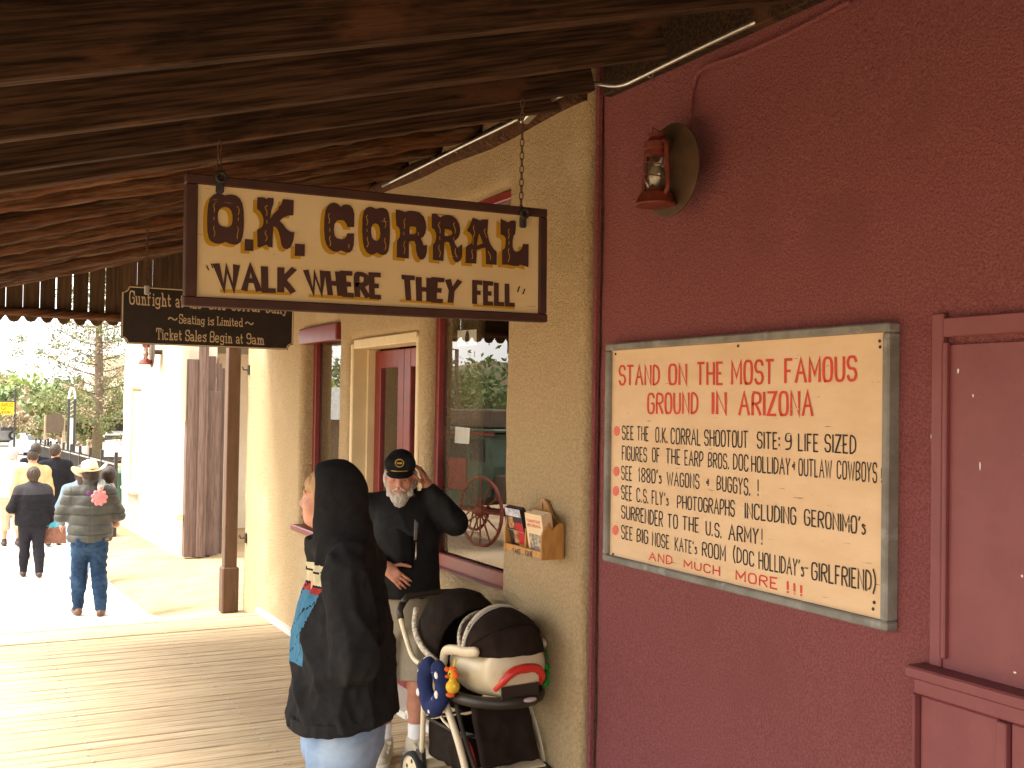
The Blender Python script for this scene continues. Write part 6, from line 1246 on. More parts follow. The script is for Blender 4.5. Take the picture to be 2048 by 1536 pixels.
def conifer(loc, hgt, label):
    rnd = random.Random(3); t = empty('conifer', loc, label=label, cat='tree'); b = MB(); b.tube([(0, 0, -.3), (.03, 0, hgt * .3), (-.05, .05, hgt * .65), (0, 0, hgt)], [.22, .185, .10, .02], 10); pts = []; pts2 = []
    for k in range(64):
        z0 = hgt * (.13 + .83 * (k / 64)); a = k * 2.4 + rnd.uniform(-.4, .4); l = (hgt - z0) * .34 * rnd.uniform(.55, 1.1) + .3; dr = rnd.uniform(-.12, .22); q = []
        for j in range(5): f = j / 4; q.append(Vector((math.cos(a + .1 * f) * l * f, math.sin(a + .1 * f) * l * f, z0 + l * (dr * f + .30 * f * f))))
        b.tube(q, [.035, .026, .018, .012, .006], 5)
        for j in range(1, 5):
            for s_ in (-1, 1):
                e = q[j] + Vector((math.cos(a + s_ * 1.0), math.sin(a + s_ * 1.0), .15)) * l * .28 * rnd.uniform(.5, 1); b.tube([q[j], e], [.012, .004], 4)
                (pts if (rnd.random() < .62) else pts2).extend([q[j].lerp(e, f) for f in (.25, .6, 1.0)])
    b.build('trunk', m_bark, t, smooth='all')
    me = leaf_mesh(pts, .06, 15, .11); me.materials.append(m_leaf[0]); put('crown', me, t); me = leaf_mesh(pts2, .05, 12, .11); me.materials.append(m_leaf[2]); put('dry_twigs', me, t); return t
def spot(px_, dep, lift=0.0):
    d = ray(px_, 800); p = CO + d * dep; return Vector((p.x, p.y, walk_z(p.y) - .06 + lift))
conifer(spot(196, 43), 11.5, 'tall thin conifer with bare trunk rising behind the fence')
TREES = [(140, 52, 3.9, 2.1, 0, 'olive green round tree left of the conifer trunk', 1.3), (95, 60, 3.2, 2.3, 2, 'dry pinkish bushy tree left of the brown plaque', .9), (60, 92, 5.0, 3.6, 3, 'green tree behind the parked silver car', 1.2), (12, 110, 6.2, 4.4, 1, 'fresh green tree beyond the yellow sign', 1.2), (-60, 120, 7, 5, 1, 'fresh green tree at the far left of the street', 1.0), (120, 75, 4.2, 2.8, 3, 'dark green tree between the plaque and the white pickup', 1.2), (250, 74, 4.6, 2.2, 1, 'light green tree in the gap beside the adobe corner', 1.0), (170, 84, 5.2, 3.4, 2, 'dry twiggy tree far behind the conifer', .9), (200, 120, 6.5, 4.5, 3, 'dark green tree behind the canopy shop', 1.1)]
for i, (px_, dp, hg, rd, mi, lb, dn) in enumerate(TREES): broad_tree(spot(px_, dp), hg, rd, m_leaf[mi], lb, 20 + i, dn, size=.0035 * dp)
# trees and sheds across the street, only seen mirrored in the windows
def mirror_spot(px_, vdep):
    d = ray(px_, 800); v = CO + d * vdep; return Vector((2 * (WALL + .14) - v.x, v.y, gz(2 * (WALL + .14) - v.x, v.y)))
for i, (px_, dp, hg, rd, mi, lb) in enumerate([(905, 46, 5.0, 3.4, 3, 'green mesquite across the street left of the stagecoach'), (640, 60, 4.5, 3.5, 1, 'bright green shrub across the street mirrored in the far window'), (960, 70, 5.2, 4.5, 3, 'green tree across the street behind the stagecoach'), (800, 52, 4.6, 3.2, 3, 'dark green tree across the street mirrored in the door glass'), (672, 90, 8, 5, 3, 'tall tree across the street far beyond the shed')]):
    broad_tree(mirror_spot(px_, dp), hg, rd, m_leaf[mi], lb, 60 + i, 1.1, group='trees across the street', size=.0035 * dp)
m_tin = mat('grey corrugated tin', (.36, .36, .34), (.27, .26, .24), 3, (8, 1, 1), rough=.55, metal=.4); m_shed = mat('brown shed boards', (.14, .095, .065), (.10, .07, .05), 4, (8, 8, .6), rough=.9)
p = mirror_spot(640, 48); sh = empty('tin_shed', p, R(20), 'brown board shed with a grey tin roof across the street', 'shed')
MB().box((0, 0, 1.3), (7, 4, 2.6)).build('wall', m_shed, sh); MB().prism([(-2.5, 2.5), (2.5, 2.5), (0, 3.9)], 7.6, (-3.8, 0, 0), (0, 1, 0), (0, 0, 1)).build('roof', m_tin, sh)

m_yellow = mat('yellow sign paint', (.80, .56, .01), (.75, .50, .01), 4, rough=.5); m_orange = mat('red sign lettering', (.55, .06, .01))
YY = 62.0; ysg = empty('yellow_sign', onY(31, 905, YY), label='yellow hanging street sign with red lettering at the left edge', cat='sign'); TY = Matrix.Translation(-Vector(ysg.location))
def yp(o): o.data.transform(TY); return o
a, c = onY(-42, 803, YY), onY(29, 830, YY); yp(MB().box(((a.x + c.x) / 2, YY, (a.z + c.z) / 2), (c.x - a.x, .06, a.z - c.z), bev=.02).build('board', m_yellow, ysg))
q0, q1 = onY(31, 772, YY), onY(31, 905, YY); yp(MB().tube([(q0.x, YY, walk_z(YY) - .3), (q0.x, YY, q0.z)], .05, 8).build('pole', M['iron'], ysg)); t0 = onY(-42, 802, YY); yp(MB().tube([(t0.x, YY, t0.z), (q0.x, YY, t0.z)], .035, 6).build('arm', M['iron'], ysg))
tbYs = board_map('Y', YY - .032, (0, YY, 0)); 
for (tx_, q_) in (('WELLS', [(-38, 806), (-10, 806), (-10, 813), (-38, 813)]), ('FARGO', [(-3, 806), (26, 806), (26, 813), (-3, 813)]), ('RV', [(-10, 815), (12, 815), (12, 820), (-10, 820)]), ('PARK', [(-20, 822), (24, 822), (24, 827), (-20, 827)])):
    b = MB(); word(b, tx_, q_, tbYs, (.75, .75), lift0=.004); yp(b.build('word', m_orange, ysg))

# brown plaque on two posts
m_plq = mat('dark brown plaque', (.10, .068, .048), (.08, .054, .038), 5, rough=.7); m_post = mat('bleached wooden post', (.34, .25, .16), (.26, .19, .12), 6, (5, 5, 1), rough=.85)
YQ = 38.0; pq = empty('plaque_sign', onY(110, 905, YQ), label='dark brown plaque with a rounded top on two wooden posts', cat='sign'); TQ = Matrix.Translation(-Vector(pq.location))
def qp(o): o.data.transform(TQ); return o
a, c = onY(94, 830, YQ), onY(128, 866, YQ); w_, h_ = c.x - a.x, a.z - c.z
qp(MB().prism([(0, 0), (w_ * .75, -.02), (w_ * .95, h_ * .2), (w_, h_ * .75), (w_ * .8, h_ * 1.05), (w_ * .45, h_ * 1.13), (0, h_)], -.06, (a.x, YQ, c.z), (1, 0, 0), (0, 0, 1)).build('board', m_plq, pq))
for px_ in (91.5, 128): o_ = onY(px_, 830, YQ + .08); qp(MB().tube([(o_.x, YQ + .08, walk_z(YQ) - .2), (o_.x, YQ + .08, o_.z)], .045, 8).build('post', m_post, pq))
# iron arch with a white banner
YA = 31.0; ia = empty('iron_arch', onY(143, 940, YA), label='narrow black iron arch with a pale ornate top beside the fence', cat='arch'); TIa = Matrix.Translation(-Vector(ia.location))
def ip(o): o.data.transform(TIa); return o
a, c = onY(138, 800, YA), onY(150, 800, YA); zt_ = onY(144, 776, YA).z; m_pale = mat('white painted iron', (.62, .61, .57), (.5, .49, .45), 9, rough=.5)
for x_ in (a.x, c.x): ip(MB().tube([(x_, YA, walk_z(YA) - .2), (x_, YA, onY(144, 798, YA).z)], .035, 8).build('post', M['iron'], ia))
hwid = (c.x - a.x) / 2; ip(MB().tube([((a.x + c.x) / 2 + hwid * math.cos(t), YA, onY(144, 798, YA).z + (zt_ - onY(144, 798, YA).z) * math.sin(t)) for t in np.linspace(0, math.pi, 13)], .028, 6).build('arch_bar', m_pale, ia))
for k in range(5): z_ = onY(144, 798 + k * 9, YA).z; ip(MB().tube([(a.x, YA, z_), (c.x, YA, z_ + .12)], .012, 5).build('lattice_bar', m_pale, ia))
z0_, z1_ = onY(144, 905, YA).z, onY(144, 836, YA).z; ip(MB().box(((a.x + c.x) / 2, YA, (z0_ + z1_) / 2), (hwid * 1.1, .02, z1_ - z0_)).build('banner', M['paper'], ia))
# canopy shop behind the conifer
YC = 62.0; a, c = onY(188, 822, YC), onY(262, 842, YC); cs_ = empty('canopy_shop', (a.x, YC, walk_z(YC)), label='pale shop with a dark canopy front behind the conifer', cat='building'); TCs = Matrix.Translation(-Vector(cs_.location))
def cp(o): o.data.transform(TCs); return o
cp(MB().box(((a.x + c.x) / 2 + .2, YC + 4, 1.2), (c.x - a.x, 6, 6.4)).build('wall', M['adobe'], cs_)); zc_ = onY(220, 836, YC).z
cp(MB().prism([(0, 0), (c.x - a.x, 0), (c.x - a.x, .9), (0, .45)], 2.6, (a.x + .2, YC + .9, zc_), (1, 0, 0), (0, 0, 1)).build('canopy', M['asphalt'], cs_)); cp(MB().box(((a.x + c.x) / 2 + .3, YC + 1.02, zc_ - 1.1), (c.x - a.x - .6, .1, 2.0)).build('shop_window', M['dark'], cs_))
m_rpil = mat('faded pink pillar', (.46, .30, .24), (.42, .27, .21), 4, rough=.8); p_ = onY(181, 845, YC - 1); cp(MB().box((p_.x, YC - 1, zc_ - 1.2), (.28, .28, 2.7)).build('pillar', m_rpil, cs_))

# ------------------------------------------------------------------ parked vehicles
m_tyre = mat('tyre rubber', (.02, .02, .02), (.03, .03, .03), 20, rough=.85); m_rim = mat('alloy rim', (.45, .45, .45), (.35, .35, .35), 10, rough=.35, metal=.6); m_carglass = mat('dark car glass', (.03, .035, .04), rough=.08, spec=.6); m_tail = mat('red tail light', (.45, .02, .015), rough=.25, spec=.5)
def car(name, loc, rz, L_, Wd, prof, glass, paint, label, cat, wheel_r=.31, wx=(.18, .80), rear=True, spare=False):
    """prof: side outline (x along the length from the rear, z); glass: list of side window outlines"""
    t = empty(name, loc, rz, label, cat); b = MB(); n = len(prof); V = []; secs = [(-.5, .0), (-.46, .03), (-.30, .05), (.30, .05), (.46, .03), (.5, .0)]
    zmax = max(p[1] for p in prof); belt = zmax * .60
    for (f, g) in secs:
        for (x, z) in prof:
            inset = max(0, (z - belt) / (zmax - belt)) * .13
            V.append((f * Wd * (1 - inset * (1.3 if abs(f) > .4 else .6)), x - L_ / 2, z + g * .35 * (1 if z > .35 * zmax else -.3)))
    F = [(i * n + k, i * n + (k + 1) % n, (i + 1) * n + (k + 1) % n, (i + 1) * n + k) for i in range(len(secs) - 1) for k in range(n)] + [tuple(range(n))[::-1], tuple((len(secs) - 1) * n + k for k in range(n))]
    b.add(V, F); b.build('body', paint, t, smooth=True)
    for s_ in (-1, 1):
        for g in glass:
            P_ = []
            for (x, z) in g: inset = max(0, (z - belt) / (zmax - belt)) * .13; P_.append((s_ * (.5 * Wd * (1 - inset * 1.3) + .006), x - L_ / 2, z))
            MB().add(P_, [tuple(range(len(P_)))]).build('side_window', m_carglass, t)
        for f in wx:
            w_ = MB().lathe([(0, -.10), (wheel_r * .62, -.10), (wheel_r * .95, -.10), (wheel_r, -.05), (wheel_r, .05), (wheel_r * .95, .10), (0, .10)], (s_ * (Wd / 2 - .11), f * L_ - L_ / 2, wheel_r), 18, Matrix.Rotation(R(90), 3, 'Y')).build('wheel', m_tyre, t, smooth=True)
            MB().lathe([(0, -.012), (wheel_r * .6, -.012), (wheel_r * .6, .012), (0, .012)], (s_ * (Wd / 2 - .005), f * L_ - L_ / 2, wheel_r), 14, Matrix.Rotation(R(90), 3, 'Y')).build('rim', m_rim, w_)
    return t
m_silver = mat('silver car paint', (.20, .21, .225), (.17, .18, .19), 3, rough=.35, metal=.1, spec=.5); m_white = mat('white car paint', (.78, .78, .76), (.72, .72, .7), 3, rough=.25, spec=.5); m_jeep = mat('pale jeep paint', (.24, .23, .22), (.2, .19, .18), 3, rough=.45)
sedan = [(0, .32), (-.02, .55), (.03, .80), (.12, .95), (.75, 1.02), (1.35, 1.40), (1.7, 1.46), (2.5, 1.46), (2.85, 1.36), (3.45, 1.0), (4.3, .88), (4.55, .75), (4.6, .5), (4.55, .28), (3.2, .22), (1.2, .22)]
t = car('silver_sedan', spot(66, 71, .06), R(10), 4.6, 1.8, sedan, [[(.95, 1.0), (1.45, 1.34), (2.05, 1.38), (2.05, 1.0)], [(2.1, 1.0), (2.1, 1.38), (2.7, 1.34), (3.2, 1.0)]], m_silver, 'silver saloon car parked with its tail to the walk', 'car')
for s_ in (-1, 1): MB().box((s_ * .68, -2.29, .80), (.34, .06, .16), bev=.02).build('tail_light', m_tail, t)
MB().box((0, -1.55, 1.22), (1.26, .5, .012), Matrix.Rotation(R(33), 3, 'X')).build('rear_window', m_carglass, t); MB().box((0, -2.33, .47), (1.6, .08, .16), bev=.03).build('bumper', m_silver, t)
suv = [(0, .42), (0, 1.0), (.06, 1.75), (.25, 1.84), (2.6, 1.84), (2.9, 1.15), (3.85, 1.08), (3.95, .95), (3.95, .45), (2.8, .38), (1.1, .38)]
t = car('jeep', spot(12, 92, .06), R(8), 3.95, 1.75, suv, [[(.2, 1.12), (.22, 1.68), (1.5, 1.70), (1.5, 1.12)], [(1.6, 1.12), (1.6, 1.70), (2.5, 1.70), (2.75, 1.12)]], m_jeep, 'boxy pale jeep with a spare wheel on its back', 'jeep', .36)
MB().box((0, -1.93, 1.42), (1.4, .03, .5), bev=.01).build('rear_window', m_carglass, t); sp_ = MB().lathe([(0, -.1), (.34, -.1), (.38, -.05), (.38, .05), (.34, .1), (0, .1)], (.25, -2.10, 1.0), 20, Matrix.Rotation(R(90), 3, 'X')).build('spare_wheel', m_tyre, t, smooth=True); MB().lathe([(0, -.012), (.2, -.012), (.2, .012), (0, .012)], (.25, -2.21, 1.0), 14, Matrix.Rotation(R(90), 3, 'X')).build('rim', m_rim, sp_)
MB().box((0, -2.0, .5), (1.7, .14, .16), bev=.02).build('bumper', M['iron'], t)
pick = [(0, .45), (0, 1.05), (1.9, 1.08), (2.0, 1.72), (2.3, 1.80), (3.3, 1.78), (4.0, 1.12), (5.1, 1.02), (5.25, .85), (5.25, .45), (4, .38), (1.2, .38)]
t = car('white_pickup', spot(136, 66, .05), R(-62), 5.25, 1.9, pick, [[(2.15, 1.15), (2.2, 1.68), (3.2, 1.68), (3.8, 1.15)]], m_white, 'white pickup truck parked behind the iron fence', 'pickup', .37)
van = [(0, .4), (0, 1.0), (.15, 1.6), (.4, 1.72), (3.0, 1.70), (3.9, 1.05), (4.6, .95), (4.7, .8), (4.7, .4), (3.5, .33), (1.2, .33)]
t = car('white_wagon', spot(219, 60, .05), R(4), 4.7, 1.85, van, [[(.25, 1.05), (.4, 1.58), (1.6, 1.6), (1.6, 1.05)], [(1.7, 1.05), (1.7, 1.6), (2.9, 1.58), (3.6, 1.05)]], m_white, 'white wagon parked by the canopy shop right of the conifer', 'car')
MB().box((0, -2.26, 1.33), (1.3, .03, .42), Matrix.Rotation(R(14), 3, 'X')).build('rear_window', m_carglass, t)
for s_ in (-1, 1): MB().box((s_ * .82, -2.33, .95), (.14, .05, .25), bev=.02).build('tail_light', m_tail, t)

# ------------------------------------------------------------------ stagecoach on the street (mirrored in the near window)
m_cgreen = mat('faded green coach paint', (.075, .11, .07), (.055, .08, .05), 5, rough=.6); m_cred = mat('faded red coach wood', (.26, .055, .03), (.19, .04, .022), 6, rough=.6)
cp_ = mirror_spot(972, 21.5); sc_ = empty('stagecoach', (cp_.x, cp_.y, cp_.z), R(80), 'old green and red stagecoach standing in the street', 'stagecoach')
def wheel(x, y, r_, n):
    w_ = MB().tube([(x + r_ * math.cos(k * math.pi / 16), y, r_ + r_ * math.sin(k * math.pi / 16) * .965) for k in range(32)], .034, 6, closed=True).build('wheel', m_cred, sc_, smooth='all'); MB().lathe([(0, -.14), (.06, -.14), (.09, -.05), (.09, .05), (.05, .13), (0, .14)], (x, y, r_), 12, Matrix.Rotation(R(90), 3, 'X')).build('hub', m_cred, w_, smooth=True)
    for k in range(n): a = 2 * math.pi * k / n; MB().tube([(x, y, r_), (x + r_ * .97 * math.cos(a), y, r_ + r_ * .94 * math.sin(a))], .018, 5).build('spoke', m_cred, w_)
for y_ in (-.75, .75): wheel(-1.05, y_, .66, 12); wheel(1.25, y_, .5, 10)
side = [(-1.15, .95), (-.6, .72), (.6, .72), (1.1, .95), (1.2, 1.5), (1.05, 2.1), (-1.1, 2.1), (-1.25, 1.5)]
MB().prism([(x, z) for x, z in side], 1.2, (0, .6, 0), (1, 0, 0), (0, 0, 1)).build('body', m_cgreen, sc_)
for y_ in (-.605, .605):
    for (x0_, x1_) in ((-.95, -.45), (-.35, .35), (.45, .9)): MB().box(((x0_ + x1_) / 2, y_, 1.78), (x1_ - x0_, .03, .42), bev=.01).build('window', M['dark'], sc_)
    MB().box((0, y_ * 1.01, 1.3), (.76, .03, .62), bev=.01).build('door_panel', m_cred, sc_); MB().box((0, y_ * 1.02, 2.1), (2.5, .04, .07)).build('roof_moulding', m_cred, sc_)
MB().box((0, 0, 2.16), (2.6, 1.35, .06), bev=.02).build('roof', m_cgreen, sc_); MB().box((-.3, 0, 2.38), (1.5, 1.1, .35), bev=.03).build('luggage_trunk', m_shed, sc_)
MB().box((1.5, 0, 1.55), (.7, 1.2, .08), bev=.02).build('driver_seat', m_shed, sc_); MB().box((1.85, 0, 1.2), (.08, 1.1, .8), Matrix.Rotation(R(-20), 3, 'Y')).build('foot_board', m_cred, sc_); MB().box((-1.45, 0, 1.1), (.55, 1.1, .5), bev=.03).build('boot', m_shed, sc_)
MB().box((.1, 0, .58), (2.9, .3, .09)).build('reach', m_cred, sc_); MB().tube([(-1.05, -.75, .66), (-1.05, .75, .66)], .04, 6).build('axle', m_cred, sc_); MB().tube([(1.25, -.75, .5), (1.25, .75, .5)], .04, 6).build('axle', m_cred, sc_)
# flag and street lamp mirrored in the far window
fp = mirror_spot(655, 34); fl = empty('flag_pole', fp, label='small flag with red and white stripes on a pole across the street', cat='flag')
MB().tube([(0, 0, 0), (0, 0, 2.6)], .025, 6).build('pole', M['steel'], fl); m_fr = mat('flag red', (.42, .03, .03)); m_fw = mat('flag white', (.75, .74, .7)); m_fb = mat('flag blue', (.03, .05, .2))
for k in range(7):
    z_ = 2.5 - .075 * k; MB().add([(x, .05 * math.sin(x * 6), z_ - .9 * x - dz) for dz in (0, .075) for x in np.linspace(.02, .62, 7)], [(i, i + 1, i + 8, i + 7) for i in range(6)]).build('stripe', m_fr if k % 2 == 0 else m_fw, fl)
MB().add([(x, .05 * math.sin(x * 6) - .006, 2.5 - .9 * x - dz) for dz in (0, .3) for x in np.linspace(.02, .27, 4)], [(i, i + 1, i + 5, i + 4) for i in range(3)]).build('canton', m_fb, fl)
lp = mirror_spot(918, 30); tag(MB().tube([(lp.x, lp.y, lp.z), (lp.x, lp.y, 3.5), (lp.x + .9, lp.y - .3, 3.5)], .06, 6).build('utility_pole', m_shed), 'plain wooden utility pole with an arm across the street', 'pole')
# ------------------------------------------------------------------ stroller with an infant carrier clipped on, its front towards the viewer
m_cplas = mat('cream plastic', (.62, .53, .36), (.57, .48, .32), 6, rough=.38, spec=.5); m_choc = cloth('dark brown stroller fabric', (.018, .012, .009), (.013, .009, .007), 18, .9, .3, 150); m_chocl = cloth('brown plush fabric', (.026, .016, .012), (.018, .011, .008), 10, .95, .4, 120); m_dpl = mat('dark brown plastic', (.030, .022, .017), rough=.45, spec=.45); m_ctube = mat('cream frame tube', (.66, .57, .40), (.6, .51, .35), 5, rough=.3, spec=.5); m_redp = mat('red plastic', (.60, .03, .02), (.55, .025, .018), 9, rough=.35, spec=.5); m_spot = mat('spotted trim', (.62, .56, .44), (.22, .13, .08), 34, rough=.9, lo=.58, hi=.60); m_stripe = mat('striped trim', (.60, .54, .43), (.34, .29, .22), 55, (1, 1, 1), rough=.9, lo=.45, hi=.55)
st = empty('stroller', (2.432, 4.95, 0), math.atan2(-.10, -.995), 'brown and cream baby stroller with an infant carrier clipped on, parked by the tan wall', 'stroller')
st.scale = (.88, .88, .88)
sp3 = lambda P_, n=5: spline(P_, n)
for sx in (1, -1):
    MB().tube(sp3([(sx * .235, -.555, 1.06), (sx * .262, -.545, 1.02), (sx * .268, -.50, .955), (sx * .268, -.43, .86), (sx * .268, -.35, .78), (sx * .268, -.23, .755)]), .0155, 10).build('handle_tube', m_ctube, st, smooth='all')
    MB().tube(sp3([(sx * .262, -.20, .80), (sx * .272, -.08, .73), (sx * .272, .07, .58), (sx * .265, .20, .40), (sx * .255, .30, .20)]), [.020] * 20 + [.020], 10).build('front_leg', m_ctube, st, smooth='all')
    MB().tube(sp3([(sx * .268, -.20, .67), (sx * .272, -.205, .52), (sx * .258, -.235, .38), (sx * .24, -.275, .24)]), .0155, 10).build('rear_leg', m_ctube, st, smooth='all')
    MB().box((sx * .238, -.28, .19), (.045, .06, .16), Matrix.Rotation(R(12), 3, 'X'), bev=.012).build('rear_leg_foot', m_dpl, st); MB().box((sx * .255, .315, .17), (.05, .075, .13), Matrix.Rotation(R(-25), 3, 'X'), bev=.015).build('front_leg_foot', m_dpl, st)
    for (y_, r_, xo) in ((-.335, .115, .262), (.37, .10, .25)):
        w_ = MB().lathe([(r_ * .80, -.024), (r_ * .95, -.024), (r_, -.012), (r_, .012), (r_ * .95, .024), (r_ * .80, .024)], (sx * xo, y_, r_ + .002), 26, Matrix.Rotation(R(90), 3, 'Y'), cap=False).build('wheel', m_tyre, st, smooth=True)
        MB().lathe([(0, -.018), (r_ * .22, -.02), (r_ * .28, -.012), (r_ * .74, -.012), (r_ * .80, -.022), (r_ * .80, .022), (r_ * .74, .012), (r_ * .28, .012), (r_ * .22, .02), (0, .018)], (sx * xo, y_, r_ + .002), 26, Matrix.Rotation(R(90), 3, 'Y')).build('rim', m_cplas, w_, smooth=True)
        for k in range(5): a = k * 1.2566 + .3; MB().ball((sx * (xo + .0125 * sx * sx), y_ + r_ * .52 * math.cos(a), r_ + .002 + r_ * .52 * math.sin(a)), (.0035, .013, .013), 8, 5).build('rim_opening', m_dpl, w_)
    MB().box((sx * .268, -.22, .76), (.05, .10, .075), Matrix.Rotation(R(35), 3, 'X'), bev=.02).build('hinge', m_dpl, st)
MB().tube([(-.235, -.555, 1.06)] + [(x, -.575 - .02 * math.cos(x * 6), 1.085 + .012 * math.cos(x * 6)) for x in np.linspace(-.19, .19, 9)] + [(.235, -.555, 1.06)], .021, 10).build('handle_grip', m_dpl, st, smooth='all')
MB().tube([(.235, -.556, 1.062), (.262, -.545, 1.02), (.268, -.512, .975)], .0205, 10).build('handle_grip', m_dpl, st, smooth='all'); MB().tube([(-.235, -.556, 1.062), (-.262, -.545, 1.02), (-.268, -.512, .975)], .0205, 10).build('handle_grip', m_dpl, st, smooth='all')
MB().box((0, -.30, .155), (.52, .075, .05), bev=.015).build('rear_axle', m_cplas, st); MB().box((0, .335, .24), (.50, .12, .05), Matrix.Rotation(R(-12), 3, 'X'), bev=.02).build('foot_bar', m_dpl, st); MB().box((0, .30, .275), (.42, .10, .012), Matrix.Rotation(R(-12), 3, 'X'), bev=.005).build('foot_rest', m_cplas, st)
MB().ball((.235, -.345, .17), (.02, .03, .022), 10, 8).build('brake_pedal', m_redp, st, smooth='all')
# stroller seat and its own hood, folded back behind the carrier
fo = folds(.010, (9, 9, 7), 3)
s = SDF((-.32, -.62, .40), (.32, .25, 1.22), .012); s.ell((0, -.26, .935), (.245, .26, .235), k=0); s.ell((0, -.02, .86), (.215, .30, .22), k=.03, op='sub'); s.cone((0, -.33, .85), (0, -.22, .60), .16, .14, k=.05, flat=((0, 1, 0), 1.8)); put('hood', s.mesh('hood', m_choc, fold=fo), st)
MB().tube(sp3([(.250, -.10, .80), (.268, -.24, .86), (.255, -.36, .95), (.215, -.42, 1.05)]), .018, 8).build('hood_trim', m_stripe, st, smooth='all')
s = SDF((-.28, -.30, .22), (.28, .48, .72), .011); s.rbox((0, .235, .465), (.185, .020, .185), .018, np.array(Matrix.Rotation(R(24), 3, 'X')), k=0); put('calf_rest', s.mesh('calf_rest', m_chocl, fold=folds(.007, (7, 7, 7), 8)), st)
s = SDF((-.30, -.40, .15), (.30, .28, .52), .011); s.rbox((0, -.05, .33), (.215, .22, .11), .04, k=0); s.rbox((0, -.05, .42), (.195, .20, .14), .03, k=.01, op='sub'); put('basket', s.mesh('basket', m_choc, fold=folds(.012, (9, 9, 9), 1)), st)
MB().tube([(.218 * cx_, -.05 + .222 * cy_, .44) for cx_, cy_ in ((-1, -1), (1, -1), (1, 1), (-1, 1))], .009, 6, closed=True).build('basket_rim', m_dpl, st); MB().box((.10, -.02, .33), (.16, .20, .10), Matrix.Rotation(.3, 3, 'Z'), bev=.02).build('basket_contents', mat('folded cloths', (.42, .42, .38), (.12, .14, .2), 12), st)
MB().tube(sp3([(.20, .12, .44), (.195, .20, .38), (.18, .24, .26)]), .011, 6).build('red_strap', m_redp, st, smooth='all'); MB().tube(sp3([(.225, -.10, .62), (.228, -.08, .50), (.222, .02, .455)]), .009, 6).build('side_bar', m_ctube, st, smooth='all'); MB().tube(sp3([(.225, .07, .62), (.22, .16, .46), (.205, .28, .27)]), .013, 6).build('seat_tube', m_dpl, st, smooth='all'); MB().tube(sp3([(-.225, .07, .62), (-.22, .16, .46), (-.205, .28, .27)]), .013, 6).build('seat_tube', m_dpl, st, smooth='all')
# tray ring that the carrier clips into
b = MB(); ring = [(.245 * math.cos(a), .12 + .27 * math.sin(a), .655) for a in np.linspace(0, 6.283, 33)[:-1]]; b.tube(ring, .034, 8, closed=True); o = b.build('tray', m_dpl, st, smooth='all'); MB().ball((-.045, .415, .668), (.045, .018, .013), 14, 8).build('tray_badge', mat('pale badge', (.5, .42, .44)), o)
# infant carrier
s = SDF((-.30, -.32, .60), (.30, .50, 1.02), .009); s.ell((0, .10, .80), (.212, .315, .175), k=0); s.ell((0, .33, .84), (.19, .095, .165), k=.06); s.ell((0, .02, .93), (.175, .30, .19), k=.02, op='sub'); s.cut((0, 0, .665), (0, 0, -1)); s.rbox((0, .43, .715), (.125, .05, .040), .015, k=.015, op='sub'); s.rbox((0, .455, .80), (.13, .05, .045), .03, k=.02, op='sub'); shell = put('carrier_shell', s.mesh('carrier_shell', m_cplas), st)
MB().box((0, .385, .715), (.24, .01, .07)).build('rear_recess', m_dpl, shell)
b = MB(); b.tube(sp3([(.145, .36, .735), (.125, .415, .79), (.075, .432, .838), (0, .437, .848), (-.075, .432, .838), (-.125, .415, .79), (-.145, .36, .735)]), [.014] * 4 + [.020] * 4 + [.024] * 6 + [.026] * 3 + [.024] * 6 + [.020] * 5 + [.014] * 5, 10); b.build('release_handle', m_redp, shell, smooth='all')
MB().box((0, .440, .842), (.05, .012, .028), bev=.005).build('release_catch', m_redp, shell)
for sx in (1, -1):
    MB().ball((sx * .196, .10, .75), (.012, .026, .034), 12, 8).build('side_button', m_cplas, shell, smooth='all')
    s = SDF((-.30, -.3, .72), (.30, .5, 1.05), .009); P_ = sp3([(sx * .228, -.06, .80), (sx * .240, -.02, .875), (sx * .244, .08, .905), (sx * .238, .20, .915), (sx * .222, .28, .93)], 4)
    for i in range(len(P_) - 1): s.cone(P_[i], P_[i + 1], .027, .027, k=.010, flat=((1, 0, 0), 1.4))
    put('carrier_handle', s.mesh('carrier_handle', m_cplas), shell)
s = SDF((-.32, -.24, .84), (.32, .52, 1.26), .009); s.ell((0, .17, .90), (.235, .275, .235), k=0); s.ell((0, .12, .87), (.212, .30, .215), k=.0, op='sub'); s.cut((0, .17, .885), (0, .12, -1)); s.cut((0, -.06, .9), (0, -1, -.35)); cano = put('carrier_canopy', s.mesh('carrier_canopy', m_chocl, fold=folds(.008, (7, 7, 7), 5)), shell)
def hoop(beta, m, nm_, r_=.012, f=1.012):
    P_ = []; rho = 1 / math.sqrt((math.sin(beta) / .275) ** 2 + (math.cos(beta) / .235) ** 2)
    for a in np.linspace(6, 174, 25): P_.append((.235 * f * math.cos(R(a)), .17 + rho * f * math.sin(R(a)) * math.sin(beta), .90 + rho * f * math.sin(R(a)) * math.cos(beta)))
    MB().tube(P_, r_, 8).build(nm_, m, cano, smooth='all')
hoop(R(-47), m_stripe, 'canopy_edge', .013); hoop(R(-6), m_spot, 'canopy_piping', .013); hoop(R(2), mat('grey piping', (.4, .4, .38)), 'canopy_piping', .005); hoop(R(48), m_choc, 'canopy_seam', .005)
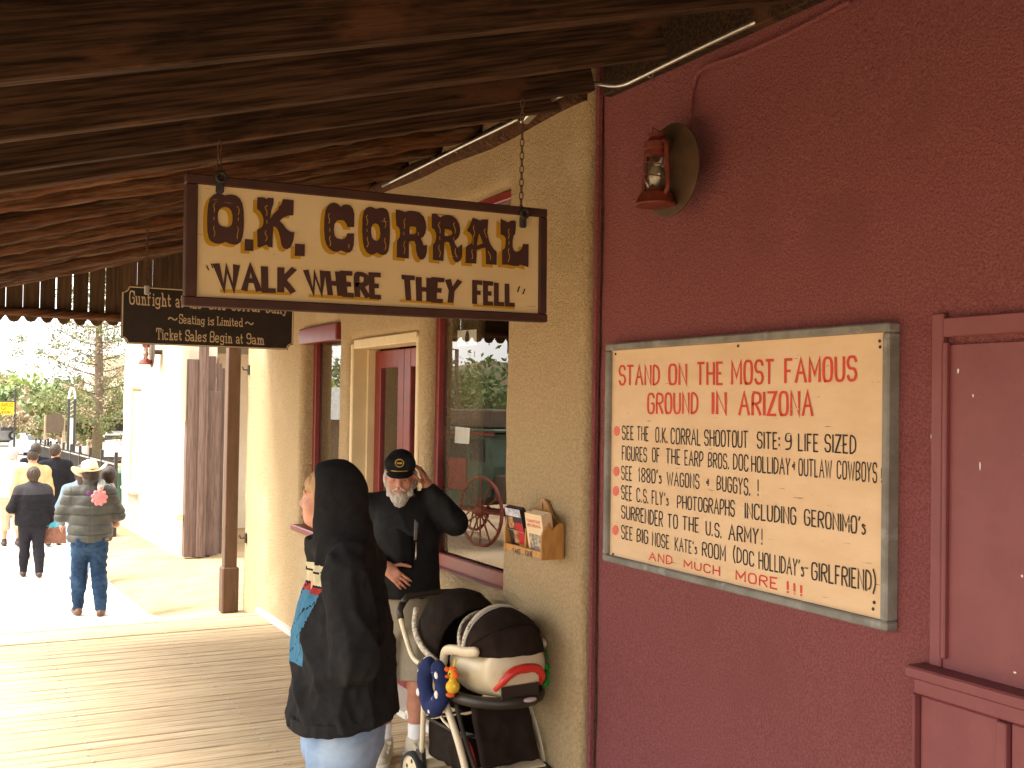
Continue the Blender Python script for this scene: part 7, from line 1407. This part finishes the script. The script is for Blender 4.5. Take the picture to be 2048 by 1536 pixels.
# things hung on the stroller
def on_stroller(name, p, label, cat): return empty(name, st.matrix_basis @ Vector(p), st.rotation_euler.z, label, cat)
m_navy = mat('navy fleece with prints', (.012, .022, .09), (.010, .018, .075), 20, rough=.95, bump=.4, bscale=150, col3=(.62, .58, .55), scale3=24, lo3=.665, hi3=.685)
np_ = on_stroller('neck_pillow', (.315, -.02, .705), 'navy baby neck pillow printed with baseballs hanging on the stroller', 'pillow'); s = SDF((-.07, -.17, -.2), (.09, .17, .2), .008); P_ = [Vector((0, .085 * math.sin(a) * (1.0 if abs(a) < 2 else .8), -.115 * math.cos(a) + .0)) for a in np.linspace(-2.3, 2.3, 16)]
for i in range(15): s.cone(P_[i], P_[i + 1], .046, .046, k=.01, flat=((1, 0, 0), 1.3))
put('cushion', s.mesh('cushion', m_navy, fold=folds(.005, (14, 14, 14), 2)), np_); m_ball = mat('printed baseball', (.70, .66, .63), (.55, .12, .12), 60, lo=.60, hi=.64)
for (y_, z_) in ((.085, .06), (-.085, .045), (-.095, -.06), (.02, -.118), (.09, -.03)): MB().ball((.033, y_, z_), (.006, .017, .020), 10, 6).build('baseball_print', m_ball, np_, smooth='all')
m_duck = mat('yellow plush', (.72, .48, .04), (.65, .40, .03), 20, rough=.95, bump=.4, bscale=160); m_oran = mat('orange plush', (.72, .13, .02), (.65, .10, .015), 20, rough=.95, bump=.4, bscale=160)
dk = on_stroller('plush_bird', (.285, .145, .755), 'small yellow and orange plush bird clipped to the carrier', 'toy'); s = SDF((-.07, -.07, -.09), (.07, .07, .10), .005); s.ell((0, 0, -.03), (.034, .036, .034), k=0); s.ell((0, 0, .028), (.026, .028, .028), k=.012); put('body', s.mesh('body', m_duck), dk)
for (p, r_) in (((.01, .045, .035), (.014, .022, .016)), ((.01, -.04, .045), (.014, .022, .014)), ((.0, .0, .055), (.016, .03, .012)), ((.012, .0, -.068), (.022, .026, .012)), ((.03, .0, .022), (.012, .013, .008))): MB().ball(p, r_, 10, 8).build('trim', m_oran, dk, smooth='all')
for s_ in (-1, 1): MB().ball((.01, s_ * .042, -.018), (.012, .014, .010), 8, 6).build('wing', m_duck, dk, smooth='all')
for s_ in (-1, 1): MB().ball((.025, s_ * .010, .036), .0045, 8, 6).build('eye', m_iris, dk)
MB().tube([(0, 0, .055), (-.01, .01, .10)], .006, 6).build('clip_cord', m_duck, dk)
m_frog = mat('green plush', (.03, .30, .04), (.02, .22, .03), 20, rough=.95, bump=.4, bscale=160); fr = on_stroller('plush_frog', (-.262, .30, .765), 'small green plush frog hanging on the wall side of the carrier', 'toy'); s = SDF((-.08, -.08, -.1), (.08, .08, .1), .006); s.ell((0, 0, 0), (.030, .03, .036), k=0)
for (p, q) in (((0, 0, .02), (.05, .02, .045)), ((0, 0, .02), (-.04, .02, .05)), ((0, 0, -.02), (.045, .02, -.05)), ((0, 0, -.02), (-.04, .02, -.055))): s.cone(p, q, .015, .013, k=.01)
put('body', s.mesh('body', m_frog), fr); MB().tube([(0, 0, .03), (.03, 0, .11)], .004, 5).build('cord', m_frog, fr); MB().ball((0, .026, -.002), (.016, .008, .018), 8, 6).build('belly', mat('lime plush', (.35, .45, .05)), fr, smooth='all')
